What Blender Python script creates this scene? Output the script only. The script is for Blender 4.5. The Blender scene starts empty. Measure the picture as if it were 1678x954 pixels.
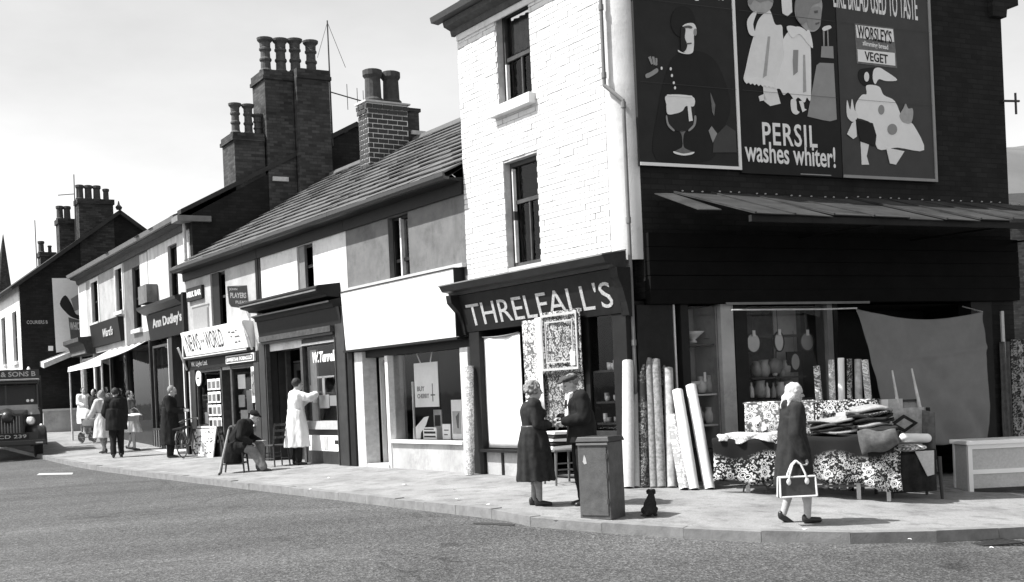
import bpy, bmesh, math, random
import numpy as np
from mathutils import Matrix, Vector
random.seed(7); rng = np.random.default_rng(7)
S = bpy.context.scene; COL = S.collection
R = math.radians
# ------------------------------------------------------------------ camera
F_PX, PCX, PCY, ROLL, EYE = 2000.0, 839.0, 643.0, R(2.5), 1.325
cam_d = bpy.data.cameras.new('camera'); cam = bpy.data.objects.new('camera', cam_d); COL.objects.link(cam)
cam_d.sensor_fit = 'HORIZONTAL'; cam_d.sensor_width = 36; cam_d.lens = 36*F_PX/1678
cam_d.shift_x = 0; cam_d.shift_y = (PCY-477)/1678; cam_d.clip_start = .1; cam_d.clip_end = 3000
cr, sr = math.cos(ROLL), math.sin(ROLL)
cam.matrix_world = Matrix(((cr, sr, 0, 0), (0, 0, -1, 0), (-sr, cr, 0, EYE), (0, 0, 0, 1)))
S.camera = cam
# ------------------------------------------------------------------ sky, sun, exposure
SUN_AZ = (-1.0, -.22); SUN_EL = R(54)
w = bpy.data.worlds.new('World'); S.world = w; w.use_nodes = True
nt = w.node_tree; nt.nodes.clear()
sky = nt.nodes.new('ShaderNodeTexSky'); sky.sky_type = 'NISHITA'; sky.sun_disc = False
sky.sun_elevation = SUN_EL; sky.sun_rotation = math.atan2(SUN_AZ[0], SUN_AZ[1]); sky.air_density = 1.0; sky.dust_density = 1.5; sky.ozone_density = 1.0; sky.altitude = 50
bw = nt.nodes.new('ShaderNodeRGBToBW'); bg = nt.nodes.new('ShaderNodeBackground'); bg.inputs['Strength'].default_value = .15
wo = nt.nodes.new('ShaderNodeOutputWorld')
wt = nt.nodes.new('ShaderNodeTexCoord'); wm = nt.nodes.new('ShaderNodeMapping'); wm.inputs['Scale'].default_value = (1, 1, 2.6); wn_ = nt.nodes.new('ShaderNodeTexNoise'); wn_.inputs['Scale'].default_value = 2.4; wn_.inputs['Detail'].default_value = 7; wn_.inputs['Roughness'].default_value = .6
wr = nt.nodes.new('ShaderNodeMapRange'); wr.inputs[1].default_value = .35; wr.inputs[2].default_value = .68; wr.inputs[3].default_value = .98; wr.inputs[4].default_value = 1.2; wx = nt.nodes.new('ShaderNodeMath'); wx.operation = 'MULTIPLY'   # thin high cloud all over
nt.links.new(wt.outputs['Generated'], wm.inputs[0]); nt.links.new(wm.outputs[0], wn_.inputs['Vector']); nt.links.new(wn_.outputs['Fac'], wr.inputs[0]); nt.links.new(wr.outputs[0], wx.inputs[1])
nt.links.new(sky.outputs[0], bw.inputs[0]); nt.links.new(bw.outputs[0], wx.inputs[0]); nt.links.new(wx.outputs[0], bg.inputs[0]); nt.links.new(bg.outputs[0], wo.inputs[0])
sl = bpy.data.lights.new('sun', 'SUN'); sl.energy = 4.6; sl.angle = R(.6); sl.color = (1, .995, .985)
so = bpy.data.objects.new('sun', sl); COL.objects.link(so)
a = Vector((SUN_AZ[0], SUN_AZ[1], 0)).normalized(); sd = Vector((a.x*math.cos(SUN_EL), a.y*math.cos(SUN_EL), math.sin(SUN_EL)))
so.rotation_euler = sd.to_track_quat('Z', 'Y').to_euler(); so.location = (-20, 0, 30)
S.view_settings.view_transform = 'Standard'; S.view_settings.look = 'None'; S.view_settings.gamma = 1; S.view_settings.exposure = .8

# ------------------------------------------------------------------ frames: x to the right seen from the street, y into the wall, z up
def V3(*a): return np.array(a, float)
def ray(px, py):
    dx = (px-PCX)/F_PX; dy = -(py-PCY)/F_PX
    return V3(dx*cr+dy*sr, 1, -dx*sr+dy*cr)
EYEP = V3(0, 0, EYE)
CN = EYEP+ray(1034, 640)*16.9; CN[2] = 0
class Frame:
    def __init__(s, org, ang, sign):
        a = R(ang); s.org = np.array(org, float)
        if sign < 0: x = V3(math.sin(a), -math.cos(a), 0)       # wall runs away to the left: right is towards us
        else: x = V3(math.sin(a), math.cos(a), 0)
        s.x = x; s.z = V3(0, 0, 1); s.y = np.cross(s.z, x)
        s.mw = Matrix(((x[0], s.y[0], 0, org[0]), (x[1], s.y[1], 0, org[1]), (0, 0, 1, org[2]), (0, 0, 0, 1)))
    def W(s, x, y, z): return s.org+s.x*x+s.y*y+s.z*z
    def at(s, px, py, y=0.):
        v = ray(px, py); P0 = s.org+s.y*y; k = np.dot(P0-EYEP, s.y)/np.dot(v, s.y); P = EYEP+k*v-s.org
        return float(P@s.x), float(P[2])
    def rect(s, pl, pr, pt, pb, y=0.):
        mx, my = (pl+pr)/2, (pt+pb)/2
        return s.at(pl, my, y)[0], s.at(pr, my, y)[0], s.at(mx, pb, y)[1], s.at(mx, pt, y)[1]
F1 = Frame(CN, 32.8, -1)            # terrace along the street
F2 = Frame(CN, 64.3, 1)             # shaded gable side
FB = Frame(F1.W(-19.2, .22, 0), 30, -1)   # older terrace further up
WORLD = Frame(V3(0, 0, 0), 90, 1)
E1, N1, E2, N2 = -F1.x, -F1.y, F2.x, -F2.y
def softp(x, k): return k*np.log1p(np.exp(np.clip(np.asarray(x, float)/k, -40, 40)))
def gz(X, Y):
    """height of the pavement surface; the road lies a kerb lower"""
    dx, dy = np.asarray(X, float)-CN[0], np.asarray(Y, float)-CN[1]
    tt = dx*E1[0]+dy*E1[1]; oo = dx*N1[0]+dy*N1[1]; u2 = dx*E2[0]+dy*E2[1]; o2 = dx*N2[0]+dy*N2[1]
    za = .033*np.minimum(softp(tt-19, 1.5), 60)
    zb = -np.minimum(np.maximum(np.maximum(.03*oo, .06*o2), 0), .5)
    zc = -.055*np.minimum(softp(u2-.3, .5), 14)
    return za+zb+zc
def G(px, py, dz=0.):
    v = ray(px, py); k = np.arange(4, 120, .01); P = EYEP[None]+k[:, None]*v[None]
    below = np.nonzero(P[:, 2]-gz(P[:, 0], P[:, 1])-dz < 0)[0]
    return P[below[0]] if len(below) else P[-1]
def px_per_m(P): return F_PX/P[1]

# ------------------------------------------------------------------ materials (all greys: the photograph is black and white)
MATS = {}
def nodes(name):
    m = bpy.data.materials.new(name); m.use_nodes = True; n = m.node_tree
    return m, n, n.nodes['Principled BSDF']
def link(n, a, b): n.links.new(a, b)
def coords(n, kind='Object', scale=(1, 1, 1)):
    t = n.nodes.new('ShaderNodeTexCoord'); mp = n.nodes.new('ShaderNodeMapping'); mp.inputs['Scale'].default_value = scale
    link(n, t.outputs[kind], mp.inputs[0]); return mp.outputs[0]
def noise(n, vec, sc, det=4, rough=.6):
    x = n.nodes.new('ShaderNodeTexNoise'); x.inputs['Scale'].default_value = sc; x.inputs['Detail'].default_value = det; x.inputs['Roughness'].default_value = rough
    link(n, vec, x.inputs['Vector']); return x.outputs['Fac']
def ramp(n, fac, stops):
    r = n.nodes.new('ShaderNodeValToRGB'); e = r.color_ramp.elements
    while len(e) < len(stops): e.new(.5)
    for el, (p, v) in zip(e, stops): el.position = p; el.color = (v, v, v, 1)
    link(n, fac, r.inputs[0]); return r.outputs[0]
def bump(n, p, h, st=.3, dist=.02):
    b = n.nodes.new('ShaderNodeBump'); b.inputs['Strength'].default_value = st; b.inputs['Distance'].default_value = dist
    link(n, h, b.inputs['Height']); link(n, b.outputs[0], p.inputs['Normal'])
def math_(n, op, a, b):
    m = n.nodes.new('ShaderNodeMath'); m.operation = op
    for i, q in enumerate((a, b)):
        if isinstance(q, (int, float)): m.inputs[i].default_value = q
        else: link(n, q, m.inputs[i])
    return m.outputs[0]
def mat(name, v, rough=.8, var=.25, sc=5., bs=.25, bsc=45., spec=.3, stretch=(1, 1, 1), dist=.01, streak=0.):
    if name in MATS: return MATS[name]
    m, n, p = nodes(name); c = coords(n, 'Object', stretch)
    a = noise(n, c, sc, 6, .65); col = ramp(n, a, [(.25, v*(1-var)), (.75, min(1, v*(1+var)))])
    if streak:                                                # rain streaks and grime with their own shape
        t2 = coords(n, 'Object', (1, 1, .2)); st = ramp(n, noise(n, t2, 2.1, 8, .78), [(.28, 1-streak*.75), (.47, 1)]); bl = ramp(n, noise(n, c, 1.3, 8, .78), [(.32, 1-streak*.8), (.5, 1)])
        for q in (st, bl):
            mx = n.nodes.new('ShaderNodeMix'); mx.data_type = 'RGBA'; mx.blend_type = 'MULTIPLY'; mx.inputs[0].default_value = 1; link(n, col, mx.inputs[6]); link(n, q, mx.inputs[7]); col = mx.outputs[2]
    link(n, col, p.inputs['Base Color']); p.inputs['Roughness'].default_value = rough; p.inputs['Specular IOR Level'].default_value = spec
    if bs: bump(n, p, noise(n, c, bsc, 4, .7), bs, dist)
    MATS[name] = m; return m
def brick_mat(name, v, mortar, var=.35, scale=1., face='xz'):
    m, n, p = nodes(name); t = n.nodes.new('ShaderNodeTexCoord'); sep = n.nodes.new('ShaderNodeSeparateXYZ'); cmb = n.nodes.new('ShaderNodeCombineXYZ')
    link(n, t.outputs['Object'], sep.inputs[0])
    s = math_(n, 'ADD', sep.outputs[0], sep.outputs[1]); link(n, s, cmb.inputs[0]); link(n, sep.outputs[2], cmb.inputs[1])
    b = n.nodes.new('ShaderNodeTexBrick'); b.inputs['Scale'].default_value = 1; b.inputs['Brick Width'].default_value = .235*scale; b.inputs['Row Height'].default_value = .08*scale
    b.inputs['Mortar Size'].default_value = .008*scale; b.inputs['Mortar Smooth'].default_value = .3
    for k, q in (('Color1', v*(1-var)), ('Color2', v*(1+var)), ('Mortar', mortar)): b.inputs[k].default_value = (q, q, q, 1)
    link(n, cmb.outputs[0], b.inputs['Vector'])
    a = noise(n, t.outputs['Object'], 1.2, 6, .7); soot = ramp(n, a, [(.3, .55), (.7, 1.25)])
    mx = n.nodes.new('ShaderNodeMix'); mx.data_type = 'RGBA'; mx.blend_type = 'MULTIPLY'; mx.inputs[0].default_value = 1
    link(n, b.outputs['Color'], mx.inputs[6]); link(n, soot, mx.inputs[7]); link(n, mx.outputs[2], p.inputs['Base Color'])
    p.inputs['Roughness'].default_value = .9; p.inputs['Specular IOR Level'].default_value = .2
    h = math_(n, 'SUBTRACT', 1.0, b.outputs['Fac']); bump(n, p, h, .6, .008)
    MATS[name] = m; return m
def glass_mat(name, refl=.05, tint=.9):
    m, n, p = nodes(name); n.nodes.remove(p); out = n.nodes['Material Output']
    tr = n.nodes.new('ShaderNodeBsdfTransparent'); tr.inputs[0].default_value = (tint, tint, tint, 1)
    gl = n.nodes.new('ShaderNodeBsdfGlossy'); gl.inputs['Roughness'].default_value = .03
    fr = n.nodes.new('ShaderNodeFresnel'); fr.inputs[0].default_value = 1.0+refl*8
    c = coords(n); bp = n.nodes.new('ShaderNodeBump'); bp.inputs['Strength'].default_value = .08; bp.inputs['Distance'].default_value = .02
    link(n, noise(n, c, 2.2, 2, .5), bp.inputs['Height']); link(n, bp.outputs[0], gl.inputs['Normal'])
    mx = n.nodes.new('ShaderNodeMixShader'); link(n, fr.outputs[0], mx.inputs[0]); link(n, tr.outputs[0], mx.inputs[1]); link(n, gl.outputs[0], mx.inputs[2]); link(n, mx.outputs[0], out.inputs[0])
    MATS[name] = m; return m
def floral_mat(name, dark, light, sc=9., cover=.5, vary=True, petals=5, wear=.7, band=None):
    """open flowers with dark eyes and pairs of leaves, light on a darker pile"""
    m, n, p = nodes(name); t = n.nodes.new('ShaderNodeTexCoord'); sep = n.nodes.new('ShaderNodeSeparateXYZ'); link(n, t.outputs['Object'], sep.inputs[0])
    cmb = n.nodes.new('ShaderNodeCombineXYZ'); xx = math_(n, 'ADD', sep.outputs[0], math_(n, 'MULTIPLY', sep.outputs[1], .8))
    if vary:
        oi = n.nodes.new('ShaderNodeObjectInfo'); xx = math_(n, 'ADD', xx, math_(n, 'MULTIPLY', oi.outputs['Random'], 7.))
    link(n, xx, cmb.inputs[0]); link(n, math_(n, 'ADD', sep.outputs[2], math_(n, 'MULTIPLY', sep.outputs[1], .6)), cmb.inputs[1]); c = cmb.outputs[0]
    def motif(scale, rad, amp, lobes, rnd):
        v = n.nodes.new('ShaderNodeTexVoronoi'); v.voronoi_dimensions = '2D'; v.inputs['Scale'].default_value = scale; v.inputs['Randomness'].default_value = rnd; link(n, c, v.inputs['Vector'])
        d = n.nodes.new('ShaderNodeVectorMath'); d.operation = 'SUBTRACT'; link(n, c, d.inputs[0]); link(n, v.outputs['Position'], d.inputs[1]); q = n.nodes.new('ShaderNodeSeparateXYZ'); link(n, d.outputs[0], q.inputs[0])
        cs = n.nodes.new('ShaderNodeSeparateXYZ'); link(n, v.outputs['Color'], cs.inputs[0])
        th = math_(n, 'ADD', math_(n, 'MULTIPLY', math_(n, 'ARCTAN2', q.outputs[0], q.outputs[1]), lobes), math_(n, 'MULTIPLY', cs.outputs[0], 6.3))
        edge = math_(n, 'ADD', math_(n, 'MULTIPLY', math_(n, 'COSINE', th, 0), amp), math_(n, 'MULTIPLY', math_(n, 'ADD', math_(n, 'MULTIPLY', cs.outputs[1], .7), .55), rad))
        return math_(n, 'LESS_THAN', v.outputs['Distance'], edge), v.outputs['Distance'], edge
    f, r1, e1 = motif(sc, .30+.1*cover, .085, petals, .8); eye = math_(n, 'GREATER_THAN', r1, .11); rim = math_(n, 'GREATER_THAN', math_(n, 'ABSOLUTE', math_(n, 'SUBTRACT', r1, .21), 0), .03)
    g, r2, e2 = motif(sc*2.3, .17+.1*cover, .15, 2, 1.); h_, r3, e3 = motif(sc*4.6, .2, .03, 3, 1.)
    flower = math_(n, 'MULTIPLY', math_(n, 'MULTIPLY', f, eye), rim); leaves = math_(n, 'MULTIPLY', math_(n, 'MAXIMUM', math_(n, 'MULTIPLY', g, .8), math_(n, 'MULTIPLY', h_, .55)), math_(n, 'SUBTRACT', 1., f))
    patch = ramp(n, noise(n, c, sc*.28, 2, .5), [(.40-.12*cover, 0), (.47-.12*cover, 1)])
    if band:                                                  # ornate border below, plainer field with scattered sprays above
        zz = math_(n, 'ADD', sep.outputs[2], math_(n, 'MULTIPLY', math_(n, 'SINE', math_(n, 'MULTIPLY', xx, 7.5), 0), .05)); mr = n.nodes.new('ShaderNodeMapRange'); link(n, zz, mr.inputs[0])
        for i, q in enumerate((band[0], band[1], 0., 1.)): mr.inputs[i+1].default_value = q
        spray = ramp(n, noise(n, c, sc*.45, 1, .3), [(.66, 0), (.69, 1)]); patch = math_(n, 'MAXIMUM', math_(n, 'SUBTRACT', 1., mr.outputs[0]), spray)
    tn = math_(n, 'MULTIPLY', math_(n, 'MULTIPLY', math_(n, 'MAXIMUM', flower, leaves), patch), ramp(n, noise(n, c, sc*7, 3, .7), [(.3, wear), (.65, 1)]))
    mx = n.nodes.new('ShaderNodeMix'); mx.data_type = 'RGBA'; link(n, tn, mx.inputs[0]); mx.inputs[6].default_value = (dark,)*3+(1,); mx.inputs[7].default_value = (light,)*3+(1,)
    link(n, mx.outputs[2], p.inputs['Base Color']); p.inputs['Roughness'].default_value = .95; p.inputs['Specular IOR Level'].default_value = .1
    bump(n, p, noise(n, t.outputs['Object'], 160, 3), .5, .006)
    MATS[name] = m; return m

# ------------------------------------------------------------------ mesh builder
class MB:
    def __init__(s): s.v = []; s.f = []
    def add(s, vs, fs):
        o = len(s.v); s.v += [tuple(map(float, q)) for q in vs]; s.f += [tuple(i+o for i in f) for f in fs]; return s
    def box(s, x0, x1, y0, y1, z0, z1, j=0):
        r = (lambda: random.uniform(-j, j)) if j else (lambda: 0)
        vs = [(x+r(), y+r(), z+r()) for x in (x0, x1) for y in (y0, y1) for z in (z0, z1)]
        return s.add(vs, [(0, 1, 3, 2), (4, 6, 7, 5), (0, 4, 5, 1), (2, 3, 7, 6), (0, 2, 6, 4), (1, 5, 7, 3)])
    def hexa(s, vs): return s.add(vs, [(0, 3, 2, 1), (4, 5, 6, 7), (0, 1, 5, 4), (1, 2, 6, 5), (2, 3, 7, 6), (3, 0, 4, 7)])
    def ring(s, x0, x1, z0, z1, y0, y1, wd):
        s.box(x0, x1, y0, y1, z1-wd, z1); s.box(x0, x1, y0, y1, z0, z0+wd); s.box(x0, x0+wd, y0, y1, z0+wd, z1-wd); return s.box(x1-wd, x1, y0, y1, z0+wd, z1-wd)
    def prism(s, poly, y0, y1):
        """polygon in x,z extruded along y"""
        n = len(poly); vs = [(x, y0, z) for x, z in poly]+[(x, y1, z) for x, z in poly]
        return s.add(vs, [tuple(range(n)), tuple(range(2*n-1, n-1, -1))]+[(i, i+n, (i+1) % n+n, (i+1) % n) for i in range(n)])
    def profile(s, poly, x0, x1):
        """polygon in y,z extruded along x"""
        n = len(poly); vs = [(x0, y, z) for y, z in poly]+[(x1, y, z) for y, z in poly]
        return s.add(vs, [tuple(range(n)), tuple(range(2*n-1, n-1, -1))]+[(i, i+n, (i+1) % n+n, (i+1) % n) for i in range(n)])
    def cone(s, p0, p1, r0, r1=None, n=10, caps=True):
        r1 = r0 if r1 is None else r1; p0, p1 = V3(*p0), V3(*p1); d = p1-p0; d = d/(np.linalg.norm(d)+1e-9)
        a = np.cross(d, V3(0, 0, 1) if abs(d[2]) < .9 else V3(1, 0, 0)); a /= np.linalg.norm(a); b = np.cross(d, a)
        vs = [p+rr*(math.cos(2*math.pi*i/n)*a+math.sin(2*math.pi*i/n)*b) for p, rr in ((p0, r0), (p1, r1)) for i in range(n)]
        fs = [(i, (i+1) % n, (i+1) % n+n, i+n) for i in range(n)]
        if caps: fs += [tuple(range(n-1, -1, -1)), tuple(range(n, 2*n))]
        return s.add(vs, fs)
    def tube(s, pts, r, n=8):
        for a, b in zip(pts[:-1], pts[1:]): s.cone(a, b, r, r, n)
        return s
    def lathe(s, prof, c=(0, 0, 0), n=16, axis='z'):
        vs = []; k = len(prof)
        for rr, h in prof:
            for i in range(n):
                q = 2*math.pi*i/n; x, y, z = rr*math.cos(q), rr*math.sin(q), h
                if axis == 'y': x, y, z = x, z, y
                elif axis == 'x': x, y, z = z, x, y
                vs.append((x+c[0], y+c[1], z+c[2]))
        fs = [(i+j*n, (i+1) % n+j*n, (i+1) % n+(j+1)*n, i+(j+1)*n) for j in range(k-1) for i in range(n)]+[tuple(range(n-1, -1, -1)), tuple(range((k-1)*n, k*n))]
        return s.add(vs, fs)
    def ell(s, c, r, n=12, m=8):
        vs = [(c[0], c[1], c[2]-r[2])]; 
        for j in range(1, m):
            q = -math.pi/2+math.pi*j/m
            for i in range(n): p = 2*math.pi*i/n; vs.append((c[0]+r[0]*math.cos(q)*math.cos(p), c[1]+r[1]*math.cos(q)*math.sin(p), c[2]+r[2]*math.sin(q)))
        vs.append((c[0], c[1], c[2]+r[2])); t = len(vs)-1
        fs = [(0, 1+(i+1) % n, 1+i) for i in range(n)]+[(1+j*n+i, 1+j*n+(i+1) % n, 1+(j+1)*n+(i+1) % n, 1+(j+1)*n+i) for j in range(m-2) for i in range(n)]+[(1+(m-2)*n+i, 1+(m-2)*n+(i+1) % n, t) for i in range(n)]
        return s.add(vs, fs)
    def grid(s, fn, nu, nv):
        vs = [fn(i/(nu-1), j/(nv-1)) for j in range(nv) for i in range(nu)]
        return s.add(vs, [(j*nu+i, j*nu+i+1, (j+1)*nu+i+1, (j+1)*nu+i) for j in range(nv-1) for i in range(nu-1)])
    def wall(s, x0, x1, z0, z1, y0, y1, holes=()):
        xs = sorted({x0, x1, *[q for h in holes for q in h[:2] if x0 < q < x1]}); zs = sorted({z0, z1, *[q for h in holes for q in h[2:4] if z0 < q < z1]})
        solid = [[not any(h[0]-1e-6 <= (xs[i]+xs[i+1])/2 <= h[1]+1e-6 and h[2]-1e-6 <= (zs[j]+zs[j+1])/2 <= h[3]+1e-6 for h in holes) for j in range(len(zs)-1)] for i in range(len(xs)-1)]
        ok = lambda i, j: 0 <= i < len(xs)-1 and 0 <= j < len(zs)-1 and solid[i][j]
        for i in range(len(xs)-1):
            for j in range(len(zs)-1):
                if not solid[i][j]: continue
                a, b, c, d = xs[i], xs[i+1], zs[j], zs[j+1]
                s.add([(a, y0, c), (b, y0, c), (b, y0, d), (a, y0, d)], [(0, 1, 2, 3)]); s.add([(a, y1, c), (b, y1, c), (b, y1, d), (a, y1, d)], [(3, 2, 1, 0)])
                if not ok(i-1, j): s.add([(a, y0, c), (a, y0, d), (a, y1, d), (a, y1, c)], [(0, 1, 2, 3)])
                if not ok(i+1, j): s.add([(b, y0, c), (b, y1, c), (b, y1, d), (b, y0, d)], [(0, 1, 2, 3)])
                if not ok(i, j-1): s.add([(a, y0, c), (a, y1, c), (b, y1, c), (b, y0, c)], [(0, 1, 2, 3)])
                if not ok(i, j+1): s.add([(a, y0, d), (b, y0, d), (b, y1, d), (a, y1, d)], [(0, 1, 2, 3)])
        return s
    def mesh(s, name, smooth=False, fix=True):
        me = bpy.data.meshes.new(name); me.from_pydata(s.v, [], s.f)
        if fix:
            bm = bmesh.new(); bm.from_mesh(me); bmesh.ops.recalc_face_normals(bm, faces=bm.faces); bm.to_mesh(me); bm.free()
        if smooth:
            me.polygons.foreach_set('use_smooth', [True]*len(me.polygons))
        me.update(); return me
def mt(m): return MATS[m] if isinstance(m, str) else m
MW = {}
def thing(name, label, cat, mw=None, group=None):
    o = bpy.data.objects.new(name, None); COL.objects.link(o); o.empty_display_size = .2
    mw = mw or Matrix(); o.matrix_world = mw; MW[o.name] = mw.copy(); tag(o, label, cat, group); return o
def tag(o, label=None, cat=None, group=None, kind=None):
    if label: o['label'] = label
    if cat: o['category'] = cat
    if group: o['group'] = group
    if kind: o['kind'] = kind
    return o
def put(name, mb, m, parent=None, mw=None, smooth=False, local=False, kind=None, fix=True, bevel=0):
    """mw: matrix of the mesh in the world; local=True: mesh is already in the parent's space"""
    me = mb.mesh(name, smooth, fix) if isinstance(mb, MB) else mb
    if m is not None:
        me.materials.clear(); me.materials.append(mt(m))
    o = bpy.data.objects.new(name, me); COL.objects.link(o); mw = mw or Matrix()
    if parent is not None:
        o.parent = parent
        if local: MW[o.name] = MW[parent.name] @ mw; o.matrix_local = mw
        else: MW[o.name] = mw.copy(); o.matrix_local = MW[parent.name].inverted() @ mw
    else: MW[o.name] = mw.copy(); o.matrix_world = mw
    if bevel:
        b = o.modifiers.new('bevel', 'BEVEL'); b.width = bevel; b.segments = 2; b.limit_method = 'ANGLE'
    if kind: o['kind'] = kind
    return o
def inst(src, parent, mw, name=None):
    o = src.copy(); COL.objects.link(o); o.parent = parent; o.name = name or src.name.split('.')[0]; MW[o.name] = mw.copy()
    o.matrix_local = MW[parent.name].inverted() @ mw if parent else mw
    return o
def text_mesh(s, bold=.0, shear=0., depth=.0, res=3):
    c = bpy.data.curves.new('t', 'FONT'); c.body = s; c.size = 1; c.offset = bold; c.shear = shear; c.resolution_u = res; c.extrude = .5; c.space_character = 1.12 if s == 'PERSIL' else 1.0
    o = bpy.data.objects.new('t', c); COL.objects.link(o); dg = bpy.context.evaluated_depsgraph_get(); dg.update()
    me = bpy.data.meshes.new_from_object(o.evaluated_get(dg)); COL.objects.unlink(o); bpy.data.objects.remove(o)
    return me
def text(parent, s, x0, x1, z0, z1, y, m, fr=F1, bold=.01, shear=0., depth=.004, name='lettering', tilt=None, local=False, slope=0.):
    """letters filling the rectangle on the plane y, seen from -y; slope raises the right end, tilt(z)->y leans the board"""
    me = text_mesh(s, bold, shear); co = np.empty(len(me.vertices)*3); me.vertices.foreach_get('co', co); co = co.reshape(-1, 3)
    if len(co) == 0: return None
    mn, mxx = co.min(0), co.max(0); out = np.empty_like(co); u = (co[:, 0]-mn[0])/(mxx[0]-mn[0]+1e-9)
    out[:, 0] = x0+u*(x1-x0); out[:, 2] = z0+(co[:, 1]-mn[1])/(mxx[1]-mn[1]+1e-9)*(z1-z0)+slope*u*(x1-x0)
    front = co[:, 2] > 0; yy = y if tilt is None else tilt(out[:, 2])
    out[:, 1] = yy-np.where(front, depth, -.001)
    me.vertices.foreach_set('co', out.ravel()); me.update()
    return put(name, me, m, parent, fr.mw if fr else None, local=local)
# ------------------------------------------------------------------ shared materials
mat('white_brick', .64, .75, .14, 1.1, .45, 30, dist=.008, streak=.3); mat('white_joint', .47, .9, .35, 4, .5, 40)
mat('white_paint', .7, .7, .12, 1.6, .3, 25, streak=.4); mat('white_board', .74, .6, .06, .9, .15, streak=.25)
mat('grey_render', .15, .9, .25, 2.5, .6, 60, dist=.012, streak=.4); mat('pale_render', .38, .9, .25, 1.6, .5, 50, streak=.45); mat('streaked_render', .55, .9, .45, 3., .5, 50, stretch=(1, 1, .22))
mat('black_paint', .011, .6, .4, 7, .2, 30, .2); mat('pitch', .006, .8, .4, 3, .2, 20, .1); mat('dark_paint', .026, .5, .4, 6, .2, 30, .4); mat('worn_dark', .055, .7, .5, 8, .4, 40)
mat('grey_paint', .18, .6, .2, 5, .2); mat('light_trim', .55, .6, .25, 9, .25, 50); mat('stone', .5, .85, .2, 6, .5, 50)
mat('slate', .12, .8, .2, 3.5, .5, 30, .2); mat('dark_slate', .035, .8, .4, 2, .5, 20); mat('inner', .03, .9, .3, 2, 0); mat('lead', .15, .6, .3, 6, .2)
mat('iron', .03, .45, .3, 12, .2, 60, .5); mat('wood', .12, .65, .4, 9, .3, 40, stretch=(1, 1, .15)); mat('dark_wood', .04, .6, .4, 9, .3, 40, stretch=(1, 1, .15))
mat('clay_pot', .06, .85, .4, 9, .4, 50); mat('pale_pot', .08, .85, .4, 9, .4, 50)
mat('ink', .015, .7, .1, 5, 0); mat('paper', .8, .8, .06, 9, 0); mat('grey_ink', .12, .8, .2, 12, 0); mat('mid_paper', .4, .8, .15, 12, 0); mat('dim_paper', .26, .8, .1, 12, 0)
mat('letter', .42, .6, .55, 45, 0); mat('panel_sheet', .05, .85, .35, 2.5, .3, 20, .05, streak=.4); mat('cloth_grey', .21, .95, .12, 3, .4, 120, .1); mat('cloth_white', .8, .9, .05, 3, .3, 70, .1)
brick_mat('soot_brick', .02, .015, .22); brick_mat('chimney_brick', .06, .05, .4); brick_mat('far_brick', .05, .04, .4)
mat('red_brick', .055, .9, .4, 30, .5, 90); mat('mortar', .8, .95, .2, 30, .4, 90)
glass_mat('glass', .035); glass_mat('shop_glass', .03, .95)
GAR = ('mortar',)
def pane(T, fr, x0, x1, z0, z1, y, parent=None, g='glass'):
    return put('pane', MB().add([(x0, y, z0), (x1, y, z0), (x1, y, z1), (x0, y, z1)], [(0, 1, 2, 3)]), g, parent or T, fr.mw, fix=False)
def sash(T, fr, x0, x1, z0, z1, y=.12, fm='black_paint', mid=.5, sill=None, fw=.06, bars=0, curtain=None, transom=None, name='window'):
    m = MB().ring(x0, x1, z0, z1, y, y+.1, fw); zm = z0+(z1-z0)*mid
    m.box(x0+fw, x1-fw, y+.02, y+.075, zm-.03, zm+.03)
    for k in range(bars):
        xb = x0+fw+(x1-x0-2*fw)*(k+1)/(bars+1); m.box(xb-.018, xb+.018, y+.03, y+.07, z0+fw, zm-.03)
    wobj = put(name, m, fm, T, fr.mw)
    pane(T, fr, x0+fw, x1-fw, zm+.03, z1-fw, y+.05, wobj); pane(T, fr, x0+fw, x1-fw, z0+fw, zm-.03, y+.06, wobj)
    if sill: put('sill', MB().box(x0-.1, x1+.1, -.1, y+.02, z0-.13, z0+.0, .006), sill, wobj, fr.mw, bevel=.01)
    if curtain:
        for (cx0, cx1, v) in curtain:
            put('curtain', MB().grid(lambda u, q, a=cx0, b=cx1: (a+(b-a)*u, y+.16+.02*math.sin(u*18), z0+.05+(z1-z0-.1)*q), 16, 3), v, wobj, fr.mw, smooth=True)
    return wobj
def shell(T, fr, x0, x1, y1, z1, floors=(2.6,), z0=-.3, right=True, left=True):
    m = MB()
    if left: m.box(x0, x0+.1, .3, y1, z0, z1)
    if right: m.box(x1-.1, x1, .3, y1, z0, z1)
    m.box(x0+.1, x1-.1, y1-.1, y1, z0, z1); m.box(x0+.1, x1-.1, .31, y1-.1, z0, -.02)
    for f in floors: m.box(x0+.1, x1-.1, .31, y1-.1, f, f+.15)
    put('party_wall', m, 'inner', T, fr.mw)
def chimney_pot(T, mb_prof, c, fr, m='clay_pot', n=14):
    return put('chimney_pot', MB().lathe(mb_prof, c, n), m, T, fr.mw, smooth=False)
POT_TALL = [(.15, 0), (.17, .06), (.125, .12), (.12, .3), (.15, .34), (.15, .38), (.12, .42), (.115, .58), (.15, .62), (.15, .66), (.12, .7), (.12, .8), (.19, .88), (.2, .94), (.14, .95), (.13, .7)]
POT_PLAIN = [(.19, 0), (.2, .05), (.16, .1), (.15, .5), (.19, .56), (.19, .66), (.15, .68), (.13, .4)]

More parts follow.
